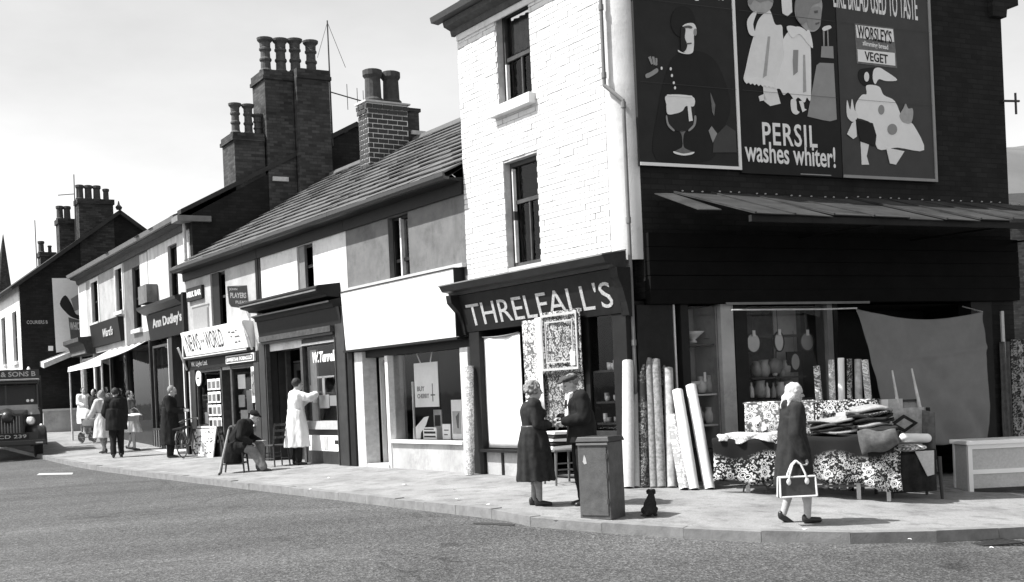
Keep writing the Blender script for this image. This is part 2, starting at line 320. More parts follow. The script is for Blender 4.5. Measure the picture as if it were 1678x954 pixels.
# ------------------------------------------------------------------ ground, road, pavement, kerb, hill
def asphalt():
    m, n, p = nodes('asphalt'); c = coords(n)
    big = noise(n, c, .22, 7, .72); fine = noise(n, c, 38, 4, .8); sp = n.nodes.new('ShaderNodeTexVoronoi'); sp.inputs['Scale'].default_value = 46; link(n, c, sp.inputs['Vector'])
    agg = ramp(n, sp.outputs['Color'], [(.1, .4), (.55, .9), (.92, 2.0)]); a = ramp(n, big, [(.3, .064), (.5, .086), (.7, .102)]); f = ramp(n, fine, [(.3, .5), (.7, 1.5)])
    mx = n.nodes.new('ShaderNodeMix'); mx.data_type = 'RGBA'; mx.blend_type = 'MULTIPLY'; mx.inputs[0].default_value = 1; link(n, a, mx.inputs[6]); link(n, f, mx.inputs[7])
    mx2 = n.nodes.new('ShaderNodeMix'); mx2.data_type = 'RGBA'; mx2.blend_type = 'MULTIPLY'; mx2.inputs[0].default_value = .8; link(n, mx.outputs[2], mx2.inputs[6]); link(n, agg, mx2.inputs[7])
    mp = n.nodes.new('ShaderNodeMapping'); mp.inputs['Rotation'].default_value = (0, 0, R(-122.8)+math.pi); mp.inputs['Scale'].default_value = (.03, .8, 1); tc = n.nodes.new('ShaderNodeTexCoord'); link(n, tc.outputs['Object'], mp.inputs[0])
    trk = ramp(n, noise(n, mp.outputs[0], 1.0, 3, .5), [(.35, .85), (.65, 1.15)]); oil = ramp(n, noise(n, c, .9, 4, .6), [(.26, .55), (.34, 1)])
    cr_ = n.nodes.new('ShaderNodeTexVoronoi'); cr_.feature = 'DISTANCE_TO_EDGE'; cr_.inputs['Scale'].default_value = .3; wv = n.nodes.new('ShaderNodeVectorMath'); wv.operation = 'MULTIPLY_ADD'; nz = n.nodes.new('ShaderNodeTexNoise'); nz.inputs['Scale'].default_value = 1.1; nz.inputs['Detail'].default_value = 5; link(n, c, nz.inputs['Vector']); link(n, nz.outputs['Color'], wv.inputs[0]); wv.inputs[1].default_value = (1.2, 1.2, 0); link(n, c, wv.inputs[2]); link(n, wv.outputs[0], cr_.inputs['Vector'])
    crk = ramp(n, cr_.outputs['Distance'], [(.002, .72), (.006, 1)]); last = mx2.outputs[2]
    for q in (trk, oil, crk):
        m3 = n.nodes.new('ShaderNodeMix'); m3.data_type = 'RGBA'; m3.blend_type = 'MULTIPLY'; m3.inputs[0].default_value = 1; link(n, last, m3.inputs[6]); link(n, q, m3.inputs[7]); last = m3.outputs[2]
    link(n, last, p.inputs['Base Color']); p.inputs['Roughness'].default_value = .85; p.inputs['Specular IOR Level'].default_value = .25
    bump(n, p, sp.outputs['Distance'], .7, .012); MATS['asphalt'] = m
def paving():
    m, n, p = nodes('paving'); c = coords(n)
    a = ramp(n, noise(n, c, .9, 7, .7), [(.3, .17), (.5, .26), (.75, .33)]); f = ramp(n, noise(n, c, 45, 3, .8), [(.3, .75), (.7, 1.2)])
    st = ramp(n, noise(n, c, 3.1, 5, .75), [(.36, .55), (.5, 1)])
    mx = n.nodes.new('ShaderNodeMix'); mx.data_type = 'RGBA'; mx.blend_type = 'MULTIPLY'; mx.inputs[0].default_value = 1; link(n, a, mx.inputs[6]); link(n, f, mx.inputs[7])
    mx2 = n.nodes.new('ShaderNodeMix'); mx2.data_type = 'RGBA'; mx2.blend_type = 'MULTIPLY'; mx2.inputs[0].default_value = .7; link(n, mx.outputs[2], mx2.inputs[6]); link(n, st, mx2.inputs[7])
    link(n, mx2.outputs[2], p.inputs['Base Color']); p.inputs['Roughness'].default_value = .9; p.inputs['Specular IOR Level'].default_value = .2
    bump(n, p, noise(n, c, 30, 5, .75), .5, .012); MATS['paving'] = m
asphalt(); paving(); mat('kerb_stone', .2, .85, .3, 6, .5, 40); mat('hill_green', .14, .95, .25, .02, 0); mat('grass', .08, .95, .4, 1, .4)
def lin(a, b, n): return [a+(b-a)*i/n for i in range(n)]
gx = lin(-900, -60, 10)+lin(-60, -20, 10)+lin(-20, 12, 64)+lin(12, 60, 14)+lin(60, 900, 10)+[900]
gy = lin(-300, 0, 8)+lin(0, 8, 10)+lin(8, 50, 84)+lin(50, 120, 14)+lin(120, 1800, 14)+[1800]
m = MB(); XX, YY = np.meshgrid(gx, gy); ZZ = gz(XX, YY)-.1
m.v = [(float(x), float(y), float(z)) for x, y, z in zip(XX.ravel(), YY.ravel(), ZZ.ravel())]; nx = len(gx)
m.f = [(j*nx+i, j*nx+i+1, (j+1)*nx+i+1, (j+1)*nx+i) for j in range(len(gy)-1) for i in range(nx-1)]
tag(put('road', m, 'asphalt', smooth=True, fix=False), kind='structure')
# kerb line: parallel to the terrace, turning the corner into the side street
kerb = [F1.W(-t, -2.85, 0)[:2] for t in (70, 60, 52, 46, 40, 36, 32, 29)]+[F1.W(-t, -2.85, 0)[:2] for t in np.arange(26, -2.4, -1.0)]
p0 = np.array(kerb[-1]); turn = [tuple(G(px, py, -.1)[:2]) for px, py in ((1060, 877), (1130, 884), (1210, 888), (1300, 891), (1390, 892), (1480, 891), (1580, 888), (1690, 882), (1800, 874))]; lx, ly = turn[-1]; turn += [(lx+d*.9, ly+d*.43) for d in (1.2, 3, 5, 8, 12, 20, 30)]
kerb += [np.array(q) for q in turn]; kerb = np.array(kerb)
tg = np.gradient(kerb, axis=0); tg /= np.linalg.norm(tg, axis=1)[:, None]; inn = np.stack([-tg[:, 1], tg[:, 0]], 1)   # left of travel = towards the buildings
inner = []
for i, k in enumerate(kerb):
    d = k-CN[:2]; oo = d@N1[:2]; o2 = d@N2[:2]
    if o2 < .4 and oo > 0: tgt = k-N1[:2]*(oo+1.2)
    elif oo < -.0 and o2 > 0 and d@E2[:2] > 1: tgt = k-N2[:2]*(o2+1.2)
    else: tgt = CN[:2]-.9*(N1[:2]*.6+N2[:2]*.6)
    inner.append(tgt)
inner = np.array(inner); NV = 18; m = MB()
for i in range(len(kerb)):
    for j in range(NV):
        q = (kerb[i]+inn[i]*.13)*(1-j/(NV-1))+inner[i]*j/(NV-1); m.v.append((q[0], q[1], float(gz(q[0], q[1]))))
m.f = [(i*NV+j, (i+1)*NV+j, (i+1)*NV+j+1, i*NV+j+1) for i in range(len(kerb)-1) for j in range(NV-1)]
pav = tag(put('pavement', m, 'paving', smooth=True, fix=False), kind='structure')
# kerb stones, each a piece of the pavement
seg = np.linalg.norm(np.diff(kerb, axis=0), axis=1); acc = np.concatenate([[0], np.cumsum(seg)])
def kpt(s): return np.array([np.interp(s, acc, kerb[:, 0]), np.interp(s, acc, kerb[:, 1])])
s0 = float(np.interp(29, [-70, 29], [0, acc[7]])) ; s = acc[7]-18
while s < acc[-1]-6:
    L = random.uniform(.8, 1.05); a, b = kpt(s+.003), kpt(s+L-.003); d = (b-a)/np.linalg.norm(b-a); nrm = np.array([-d[1], d[0]])
    lo = random.uniform(-.006, .012); vs = []
    for dz in (-.3, .012+lo):
        for q, o in ((a, -.0), (b, 0), (b, .15), (a, .15)):
            r = q+nrm*(o+(random.uniform(-.006, .006) if dz > -.2 else 0)); vs.append((r[0], r[1], float(gz(r[0], r[1]))+dz))
    put('kerb_stone', MB().hexa(vs), 'kerb_stone', pav); s += L
# distant hill beyond the side street
m = MB(); hx = np.linspace(60, 420, 40)
m.grid(lambda u, v: (60+360*u, 330+v*300, (10+104*math.sin(math.pi*min(1, .18+.82*v)*.5)*(.62+.38*math.sin(2.2*u+.5))+3*math.sin(u*9)+2*math.sin(u*23+1))*min(1, v*3+.0)-2), 40, 14)
tag(put('hill', m, 'hill_green', smooth=True, fix=False), kind='structure')
# ================================================================== corner shop with the hanging carpets
A = thing('corner_shop', 'white painted brick corner building with a sooty gable, carpet shop below', 'building', Matrix.Translation(CN))
AL = -4.25
W_LO = (-3.0, -2.06, 3.3, 4.97); W_UP = (-3.05, -2.1, 5.87, 7.36)
RC = .34; LT = RC/math.tan(R((180-(32.8+64.3)+2*0))/2+0) if False else RC*math.tan(R(180-97.1)/2)
fx1 = -LT; zt = 7.62
put('front_wall', MB().wall(AL, fx1, 2.5, zt, .006, .3, [W_LO, W_UP]), 'white_joint', A, F1.mw)
# painted bricks stand a little proud of their joints
bw, bh, j = .225, .075, .009; big = MB(); cand = []
for r in range(int((zt-3.16)/(bh+j))+1):
    z = 3.16+r*(bh+j); x = AL+.002-(bw+j)/2*(r % 2)
    while x < fx1-.02:
        a, b = max(x, AL+.002), min(x+bw, fx1-.002); x += bw+j
        if b-a < .04 or z+bh > zt: continue
        bad = False
        for h in (W_LO, W_UP):
            if z+bh > h[2]-.01 and z < h[3]+.01:
                if a >= h[0]-.01 and b <= h[1]+.01: bad = True
                elif a < h[1] and b > h[0]:
                    if a < h[0]: b = h[0]-.002
                    else: a = h[1]+.002
                    if b-a < .03: bad = True
        if not bad: cand.append((a, b, z))
near = sorted(cand, key=lambda q: (q[2]-3.1)*1.0+abs(q[0]+3.6)*.55)[:300]; nearset = set(near); bm_cache = {}
def brick_mesh(wd, k):
    key = (round(wd, 2), k)
    if key not in bm_cache:
        me = MB().box(0, round(wd, 2), -.0035-.0025*k, .02, 0, bh, .0022).mesh('brick'); me.materials.append(MATS['white_brick']); bm_cache[key] = me
    return bm_cache[key]
for a, b, z in cand:
    k = random.choice((0, 1, 1, 2, 2, 3))
    if (a, b, z) in nearset:
        o = put('brick', brick_mesh(b-a, k), None, A, F1.mw @ Matrix.Translation((a, 0, z)))
    else: big.box(a, b, -.0035-.0025*k, .02, z, z+bh, .0015)
put('upper_brickwork', big, 'white_brick', A, F1.mw, kind='stuff', fix=False)
# rounded corner between the two fronts
cc = CN-F1.x*LT+F1.y*RC; a0 = math.atan2(N1[1], N1[0]); a1 = math.atan2(N2[1], N2[0]); a1 = a1 if a1 > a0 else a1+2*math.pi
m = MB(); NS = 14
for i in range(NS+1):
    q = a0+(a1-a0)*i/NS
    for z in (3.1, zt): m.v.append((cc[0]+RC*math.cos(q), cc[1]+RC*math.sin(q), z))
m.f = [(2*i, 2*i+2, 2*i+3, 2*i+1) for i in range(NS)]
put('rounded_corner', m, 'white_brick', A, smooth=True)
# gable wall, sooty brick
GL = 7.4; u0 = LT; APX = 10.7
wl = MB().prism([(u0, 2.55), (GL, 2.55), (GL, zt), (GL/2, APX), (u0, zt)], 0, .3)
put('gable_wall', wl, 'soot_brick', A, F2.mw)
put('gable_wall', MB().box(GL-.55, GL, 0, .3, -.8, 2.55), 'soot_brick', A, F2.mw)
m = MB().box(AL, AL+.3, .3, 7.2, -.3, zt); put('side_wall', m, 'soot_brick', A, F1.mw)
bk = MB(); P = F2.W(GL, .3, 0); Q = F1.W(AL+.3, 7.2, 0)
bk.add([(P[0], P[1], -.8), (Q[0], Q[1], -.8), (Q[0], Q[1], zt), (P[0], P[1], zt)], [(0, 1, 2, 3)]); put('back_wall', bk, 'soot_brick', A)
fl = MB()
for z in (2.45, 5.4):
    pts = [F1.W(AL+.3, .3, z), F1.W(-.4, .3, z), F2.W(.4, .3, z), F2.W(GL-.1, .3, z), F1.W(AL+.3, 7.1, z)]
    fl.add(pts, [(0, 1, 2, 3, 4)])
put('floor_slab', fl, 'inner', A)
rf = MB(); e = .28
ra = F1.W(AL-.1, -e, zt+.02); rb = F2.W(-.05, -.12, zt+.02); rc = F2.W(GL/2, -.12, APX+.1); dl = F1.x*0
back = F1.x*(AL-.1)-F2.y*.0
top2 = rc+(ra-rb); rd = F2.W(GL+.12, -.12, zt+.02); re = rd+(ra-rb)
rf.add([ra, rb, rc, top2, rd, re], [(0, 1, 2, 3), (3, 2, 4, 5)]); ro = put('roof', rf, 'dark_slate', A); sm = ro.modifiers.new('thick', 'SOLIDIFY'); sm.thickness = .12
# kneeler stone and verge at the far end of the gable
put('kneeler', MB().prism([(GL-.28, zt-.5), (GL+.02, zt-.5), (GL+.05, zt-.32), (GL+.3, zt-.28), (GL+.3, zt-.12), (GL-.1, zt+.35), (GL-.28, zt+.3)], -.1, .3), 'soot_brick', A, F2.mw)
put('verge_board', MB().prism([(0, zt+.02), (0, zt-.12), (GL/2, APX-.1), (GL+.02, zt-.12), (GL+.02, zt+.02), (GL/2, APX+.06)], -.1, -.01), 'dark_paint', A, F2.mw)
# eaves cornice on the street side
cz = zt-.02
put('eaves_cornice', MB().profile([(.0, cz-.26), (-.06, cz-.26), (-.08, cz-.17), (-.2, cz-.12), (-.22, cz-.04), (-.0, cz-.04)], AL-.1, .12), 'worn_dark', A, F1.mw)
put('gutter', MB().profile([(-.2, cz-.035), (-.34, cz-.02), (-.36, cz+.07), (-.31, cz+.08), (-.2, cz+.08)], AL-.28, .2), 'iron', A, F1.mw)
put('wall_band', MB().box(AL+.01, -.45, -.03, .0, cz-.36, cz-.262), 'white_brick', A, F1.mw)
def upper_sash(wn, sill, low):
    x0, x1, z0, z1 = wn
    w_ = sash(A, F1, x0, x1, z0, z1, .12, 'worn_dark', .5 if not low else .62, None, .07, 1, None)
    put('lit_edge_strip', MB().box(x0+.075, x0+.105, .1, .16, z0+.08, z0+(z1-z0)*.45), 'white_paint', w_, F1.mw)  # white strip paints the sunlit left edge of the dark frame
    if low:
        put('curtain', MB().grid(lambda u, q: (x1-.28+.2*u, .22+.02*math.sin(u*14+q*2), z0+.08+(z1-z0)*.52*q), 14, 4), 'cloth_white', w_, F1.mw, smooth=True)
        put('lit_edge_strip', MB().box(x0+.075, x0+.1, .1, .16, z0+.9, z1-.1), 'white_paint', w_, F1.mw)  # same painted sunlit edge, on the upper sash
    else:
        put('blind', MB().grid(lambda u, q: (x0+.08+(x1-x0-.16)*u, .24+.02*math.sin(u*30), z0+.85+(z1-z0-.95)*q), 26, 2), 'worn_dark', w_, F1.mw, smooth=True)
    if sill: put('sill', MB().box(x0-.12, x1+.1, -.13, .12, z0-.16, z0, .008), 'white_paint', w_, F1.mw, bevel=.012)
upper_sash(W_UP, True, False); upper_sash(W_LO, False, True)
# downpipe at the corner
dp = MB(); b = F1.W(-.16, -.06, 0); q = F2.W(.1, -.02, 0)
dpa, dpb = F1.W(-.21, -.07, 0), cc+ (N1*.5+N2*.7)/np.linalg.norm(N1*.5+N2*.7)*(RC+.07)
dp.tube([(dpa[0], dpa[1], zt-.1), (dpa[0], dpa[1], 5.55), (dpb[0], dpb[1], 5.3), (dpb[0], dpb[1], .0)], .028, 10)
for z in (6.6, 5.65): dp.cone((dpa[0], dpa[1], z), (dpa[0], dpa[1], z+.08), .038, .038, 10)
for z in (5.2, 3.6, 1.9): dp.cone((dpb[0], dpb[1], z), (dpb[0], dpb[1], z+.08), .038, .038, 10)
put('downpipe', dp, 'grey_paint', A)
# --- shop fascia on the street front: leaning board, heavy cornice, brackets
SX0, SX1 = -4.42, .02
put('shop_cornice', MB().profile([(.0, 2.98), (-.22, 2.98), (-.24, 3.03), (-.36, 3.05), (-.4, 3.12), (-.42, 3.15), (.0, 3.22)], SX0-.1, SX1), 'dark_paint', A, F1.mw)
put('cornice_lead', MB().profile([(-.43, 3.145), (-.425, 3.165), (.0, 3.235), (.0, 3.222)], SX0-.12, SX1+.01), 'lead', A, F1.mw)
FAS = lambda z: -.06-(np.asarray(z)-2.38)*.24
put('fascia_board', MB().profile([(.0, 2.36), (-.06, 2.36), (-.06-.6*.24, 2.97), (.0, 2.97)], SX0+.16, SX1-.06), 'black_paint', A, F1.mw)
TX0, TX1 = F1.at(765, 520, -.15)[0], F1.at(1000, 478, -.15)[0]
text(A, "THRELFALL'S", TX0, TX1, 2.45, 2.82, 0, 'letter', bold=.0, tilt=FAS, depth=.012)
for bx in (SX0+.02,):
    put('bracket', MB().profile([(0, 2.3), (-.09, 2.32), (-.12, 2.5), (-.2, 2.7), (-.34, 2.85), (-.36, 2.98), (0, 2.98)], bx, bx+.15), 'black_paint', A, F1.mw)
put('bracket', MB().profile([(0, 2.3), (-.05, 2.32), (-.09, 2.5), (-.15, 2.7), (-.22, 2.85), (-.24, 2.98), (0, 2.98)], -.07, .1), 'black_paint', A, F1.mw)
# pilasters, window opening, stall riser
put('pilaster', MB().box(-4.22, -3.9, -.05, .25, -.1, 2.36), 'black_paint', A, F1.mw, bevel=.01)
put('pilaster', MB().box(-.32, .0, -.04, .25, -.15, 2.36), 'black_paint', A, F1.mw, bevel=.01)
put('door_post', MB().box(-1.08, -.9, -.03, .15, -.1, 2.36), 'black_paint', A, F1.mw)
put('shop_head', MB().box(-4.2, 0, .0, .3, 2.36, 2.52), 'black_paint', A, F1.mw)
put('stall_riser', MB().box(-3.89, -2.75, .0, .22, -.1, .36), 'pale_render', A, F1.mw)
put('riser_post', MB().box(-3.42, -3.36, -.02, .0, -.1, .36), 'black_paint', A, F1.mw)
put('window_ledge', MB().box(-3.95, -2.6, -.12, .25, .365, .41), 'black_paint', A, F1.mw)
put('shop_floor', MB().add([F1.W(-4.2, .1, .012), F1.W(-.05, .1, .012), F2.W(6.8, .15, -.42), F1.W(-4.0, 5, .01)], [(0, 1, 2, 3)]), 'dark_wood', A)
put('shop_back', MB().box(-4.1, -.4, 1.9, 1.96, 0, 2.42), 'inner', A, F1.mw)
# --- gable shopfront: black fascia, piers, windows

for k in range(5): put('fascia_plank', MB().box(.3, GL, -.14-.006*(k % 2)-random.uniform(0, .006), 0, 2.46+k*.2+.004, 2.46+(k+1)*.2-.002, .003), 'pitch', A, F2.mw)
put('side_fascia_trim', MB().box(1.55, 4.2, -.16, -.142, 2.44, 2.475), 'grey_paint', A, F2.mw)
for a, b, v in ((.12, .7, 'black_paint'), (.84, .97, 'black_paint'), (1.52, 1.74, 'pale_render'), (1.76, 1.98, 'black_paint'), (3.46, 3.56, 'grey_paint'), (3.58, 3.66, 'black_paint'), (6.4, 6.85, 'black_paint')):
    put('pier', MB().box(a, b, -.05, .22, -.6, 2.458), v, A, F2.mw)
put('pier_edge', MB().box(.72, .745, -.05, .1, -.4, 2.458), 'light_trim', A, F2.mw)
for a, b in ((.98, 1.51), (1.99, 3.45)):
    put('stall_riser', MB().box(a, b, -.0, .15, -.6, .35), 'dark_paint', A, F2.mw)
    put('window_ledge', MB().box(a, b, -.06, .9, .352, .385), 'dark_wood', A, F2.mw)
    pane(A, F2, a, b, .39, 2.44, .03, g='shop_glass')
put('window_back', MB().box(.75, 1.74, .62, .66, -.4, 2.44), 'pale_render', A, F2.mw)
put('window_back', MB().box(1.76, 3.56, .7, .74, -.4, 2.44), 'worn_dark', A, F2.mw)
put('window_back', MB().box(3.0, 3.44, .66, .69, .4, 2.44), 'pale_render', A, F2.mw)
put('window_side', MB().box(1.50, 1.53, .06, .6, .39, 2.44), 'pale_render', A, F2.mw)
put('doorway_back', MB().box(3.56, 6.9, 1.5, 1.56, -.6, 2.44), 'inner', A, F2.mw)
# --- canopy of metal sheets along the gable
CAN = thing('canopy', 'long lean-to canopy of riveted metal sheets along the sooty gable', 'canopy', F2.mw @ Matrix.Translation((0, 0, 3.5)))
cl, crr, n_p = .72, 8.4, 12; wd = (crr-cl)/n_p
def can_pt(u, o, dz=0): return (u, -.16-o, 4.03-.30*o+dz)
for k in range(n_p):
    a, b = cl+k*wd+.006, cl+(k+1)*wd-.006; dz = random.uniform(-.012, .012); d1 = random.uniform(-.02, .02); sag = random.uniform(-.02, 0)
    o1 = 1.95+random.uniform(-.02, .03)
    skew = -.1
    vs = [can_pt(a, 0, dz), can_pt(b, 0, dz), can_pt(b+skew, o1, dz+d1+sag), can_pt(a+skew, o1, dz+d1)]
    put('metal_sheet', MB().hexa([(x, y, z-.012) for x, y, z in vs]+vs), 'panel_sheet', CAN, F2.mw)
    put('sheet_seam', MB().hexa([(x, y, z+.004) for x, y, z in (vs[0], (vs[0][0]+.03, vs[0][1], vs[0][2]), (vs[3][0]+.03, vs[3][1], vs[3][2]), vs[3])]+[(x, y, z+.014) for x, y, z in (vs[0], (vs[0][0]+.03, vs[0][1], vs[0][2]), (vs[3][0]+.03, vs[3][1], vs[3][2]), vs[3])]), 'panel_sheet', CAN, F2.mw)
    rv = MB()
    for q in range(3): rv.ell((a+(b-a)*(.2+.3*q)+random.uniform(-.04, .04), -.19, 4.03+dz+.012), (.018, .018, .012), 6, 4)
    put('rivet', rv, 'mid_paper', CAN, F2.mw, kind='stuff')
vs = [(.42, -.16, 4.0), (.72, -.16, 4.01), (.68, -1.35, 3.6), (.42, -1.2, 3.62)]
put('metal_sheet', MB().hexa([(x, y, z-.012) for x, y, z in vs]+vs), 'panel_sheet', CAN, F2.mw)
put('front_beam', MB().box(cl-.1, crr, -2.06, -2.0, 3.34, 3.42), 'black_paint', CAN, F2.mw)
for u in (2.9, 5.1, 7.3): put('bracket_arm', MB().tube([(u, -.0, 3.42), (u, -2.0, 3.37)], .015, 6), 'pitch', CAN, F2.mw)
# ================================================================== billboards
def trace(T, name, pts, m, y, dy=.004, fr=F2):
    if len(pts) >= 6 and len(pts) < 18 and name not in ('packet', 'sheet', 'frill', 'plaque'):
        q = np.array(pts, float); k = len(q); out = []
        for i in range(k):
            a, b, c, d = q[i-1], q[i], q[(i+1) % k], q[(i+2) % k]
            for t in (0, .25, .5, .75): out.append(.5*(2*b+(c-a)*t+(2*a-5*b+4*c-d)*t*t+(3*b-a-3*c+d)*t**3))
        pts = out
    poly = [fr.at(px, py, y) for px, py in pts]
    return put(name, MB().prism(poly, y-dy, y), m, T, fr.mw)
def board(name, label, x0, x1, z0, z1, v, edge, edges='lbrt', cat='billboard'):
    T = thing(name, label, cat, F2.mw @ Matrix.Translation((x0, 0, z0)))
    put('panel', MB().box(x0, x1, -.06, -.003, z0, z1), v, T, F2.mw)
    m = MB(); wd = .045
    if 'b' in edges: m.box(x0, x1, -.08, -.062, z0, z0+wd)
    if 'r' in edges: m.box(x1-wd, x1, -.08, -.062, z0+wd+.001, z1)
    if 'l' in edges: m.box(x0, x0+.02, -.08, -.062, z0+wd+.001, z1)
    if m.v: put('frame', m, edge, T, F2.mw)
    return T
mat('poster_dark', .02, .7, .3, 3, 0); mat('poster_black', .011, .7, .3, 3, 0); mat('poster_grey', .058, .7, .15, 4, 0); mat('poster_light', .3, .7, .1, 6, 0); mat('poster_white', .85, .7, .05, 6, 0); mat('poster_mid', .16, .7, .3, 20, 0); mat('poster_figure', .024, .7, .3, 5, 0)
def ov(cx, cy, rx, ry, n=18, a0=0, tilt=0):
    return [(cx+rx*math.cos(2*math.pi*i/n)*math.cos(tilt)-ry*math.sin(2*math.pi*i/n)*math.sin(tilt), cy+rx*math.cos(2*math.pi*i/n)*math.sin(tilt)+ry*math.sin(2*math.pi*i/n)*math.cos(tilt)) for i in range(n)]
B1 = board('billboard', 'dark advert with a man in black above a stemmed glass, white edging', .27, 1.99, 4.4, 7.9, 'poster_dark', 'poster_white', 'br')
trace(B1, 'figure', [(1075, 262), (1078, 180), (1095, 110), (1112, 88), (1145, 84), (1172, 100), (1190, 140), (1197, 175), (1188, 205), (1172, 222), (1165, 262)], 'poster_black', -.062)
trace(B1, 'hair', ov(1119, 36, 20, 26), 'poster_black', -.067); trace(B1, 'face', [(1119, 42), (1135, 38), (1141, 48), (1137, 58), (1137, 72), (1135, 84), (1126, 87), (1118, 82), (1117, 60)], 'paper', -.071)
trace(B1, 'brow', [(1119, 44), (1128, 42), (1134, 44), (1133, 47), (1126, 46), (1119, 48)], 'grey_ink', -.076); trace(B1, 'shade', [(1116, 46), (1123, 48), (1122, 62), (1126, 74), (1122, 84), (1116, 80)], 'poster_dark', -.076); trace(B1, 'mouth', [(1124, 71), (1133, 70), (1133, 72), (1125, 73)], 'grey_ink', -.078); trace(B1, 'collar', [(1111, 82), (1118, 86), (1130, 86), (1136, 76), (1135, 86), (1126, 89), (1113, 86)], 'poster_white', -.076); trace(B1, 'ear', ov(1139, 53, 2.6, 6, 10), 'poster_light', -.076)
for q in ([(1062, 94), (1066, 92), (1070, 105), (1067, 106)], [(1068, 93), (1072, 93), (1074, 106), (1071, 107)], [(1074, 95), (1077, 96), (1077, 107), (1074, 108)], [(1058, 122), (1066, 118), (1076, 112), (1078, 118), (1066, 126), (1059, 128)]): trace(B1, 'finger', q, 'poster_light', -.068)
for q in ((1084, 112), (1099, 113), (1101, 124), (1104, 136), (1106, 144)): trace(B1, 'drop', ov(q[0], q[1], 1.6, 2.6, 8), 'poster_white', -.068)
trace(B1, 'glass_bowl', [(1092, 155), (1134, 158), (1139, 180), (1137, 200), (1127, 214), (1110, 215), (1098, 206), (1092, 188)], 'poster_dark', -.068)
trace(B1, 'froth', [(1093, 156), (1134, 158), (1137, 174), (1124, 174), (1118, 182), (1108, 186), (1094, 187), (1092, 172)], 'paper', -.073)
trace(B1, 'glint', [(1126, 168), (1131, 168), (1135, 198), (1129, 199)], 'poster_white', -.079); trace(B1, 'rim', [(1093, 155), (1134, 157), (1134, 159.5), (1093, 157.5)], 'poster_white', -.079)
for q in ([(1093, 190), (1096, 203), (1105, 213), (1103, 215), (1094, 206), (1091, 192)], [(1138, 190), (1136, 204), (1128, 213), (1130, 215), (1139, 206), (1141, 192)]): trace(B1, 'glint', q, 'poster_light', -.073)
trace(B1, 'stem', [(1114, 215), (1123, 215), (1120, 222), (1120, 240), (1128, 246), (1136, 250), (1122, 254), (1104, 250), (1111, 245), (1118, 240), (1117, 222)], 'poster_mid', -.068); trace(B1, 'foot', [(1104, 248), (1120, 252), (1137, 249), (1134, 253), (1120, 255), (1106, 252)], 'poster_white', -.073)
trace(B1, 'cuff', [(1161, 214), (1166, 207), (1175, 219), (1168, 234)], 'poster_light', -.068); trace(B1, 'highlight', [(1164, 152), (1172, 172), (1170, 190), (1167, 184)], 'poster_mid', -.068); trace(B1, 'backdrop', [(1170, 225), (1190, 205), (1205, 215), (1207, 250), (1168, 250)], 'poster_grey', -.066)
text(B1, 'together', *F2.rect(1118, 1190, -22, 3, -.062), -.062, 'poster_white', F2, .03)
B2 = board('billboard', 'washing powder advert with two girls in white dresses and big white lettering', 2.0, 3.86, 4.36, 7.9, 'poster_black', 'poster_grey', '')
trace(B2, 'dress', [(1254, 20), (1262, 18), (1270, 40), (1281, 42), (1283, 62), (1290, 90), (1280, 128), (1272, 145), (1246, 137), (1235, 138), (1219, 132), (1222, 112), (1229, 80), (1236, 55), (1242, 34)], 'paper', -.063)
trace(B2, 'dress', [(1296, 48), (1310, 44), (1325, 56), (1328, 80), (1329, 120), (1328, 164), (1322, 160), (1318, 168), (1308, 160), (1302, 164), (1292, 152), (1284, 156), (1278, 146), (1270, 144), (1276, 122), (1284, 92), (1283, 66)], 'poster_white', -.069)
for c in (ov(1246, 2, 21, 21), ): trace(B2, 'head', c, 'mid_paper', -.069)
trace(B2, 'head', [(1304, 0), (1318, -14), (1340, -10), (1347, 5), (1346, 22), (1345, 32), (1343, 44), (1334, 52), (1322, 50), (1312, 40), (1303, 25)], 'mid_paper', -.075)
trace(B2, 'hair', [(1304, 0), (1318, -14), (1340, -10), (1345, 2), (1332, 8), (1326, 20), (1322, 34), (1314, 40), (1306, 30)], 'dim_paper', -.084); trace(B2, 'eye', [(1334, 18), (1340, 17), (1340, 21), (1335, 22)], 'grey_ink', -.086); trace(B2, 'mouth', [(1336, 38), (1343, 36), (1342, 39), (1337, 41)], 'grey_ink', -.086); trace(B2, 'hair', [(1226, 2), (1230, -14), (1246, -18), (1262, -12), (1267, 4), (1258, 0), (1246, 4), (1236, 0), (1230, 8)], 'dim_paper', -.074); trace(B2, 'fold', [(1258, 60), (1262, 60), (1256, 124), (1250, 128)], 'mid_paper', -.067); trace(B2, 'fold', [(1316, 90), (1319, 90), (1321, 150), (1316, 152)], 'mid_paper', -.075); trace(B2, 'cheek', [(1328, 15), (1344, 12), (1345, 32), (1340, 46), (1328, 48), (1322, 35)], 'poster_light', -.080); trace(B2, 'ribbon', [(1280, -4), (1297, -6), (1298, 20), (1290, 27), (1282, 22)], 'paper', -.069)
trace(B2, 'arm', [(1232, 22), (1240, 20), (1234, 40), (1238, 58), (1228, 56), (1224, 36)], 'paper', -.075); trace(B2, 'collar', [(1289, 44), (1304, 44), (1316, 54), (1326, 50), (1332, 78), (1324, 72), (1310, 56), (1298, 62)], 'poster_white', -.079)
trace(B2, 'frill', [(1219, 130)]+[(1220+i*3.3, 134+i*.6+(3 if i % 2 else 0)) for i in range(16)]+[(1268, 136), (1240, 126)], 'poster_white', -.073)
trace(B2, 'sash', [(1300, 82), (1308, 82), (1307, 118), (1300, 124), (1299, 100)], 'poster_light', -.075)
for q in ([(1250, 138), (1272, 144), (1279, 170), (1262, 174), (1252, 166)], [(1243, 158), (1252, 154), (1256, 164), (1245, 166)], [(1296, 164), (1304, 164), (1306, 180), (1310, 184), (1304, 188), (1297, 182)], [(1309, 166), (1316, 165), (1318, 178), (1322, 180), (1315, 184)]): trace(B2, 'leg', q, 'paper', -.065)
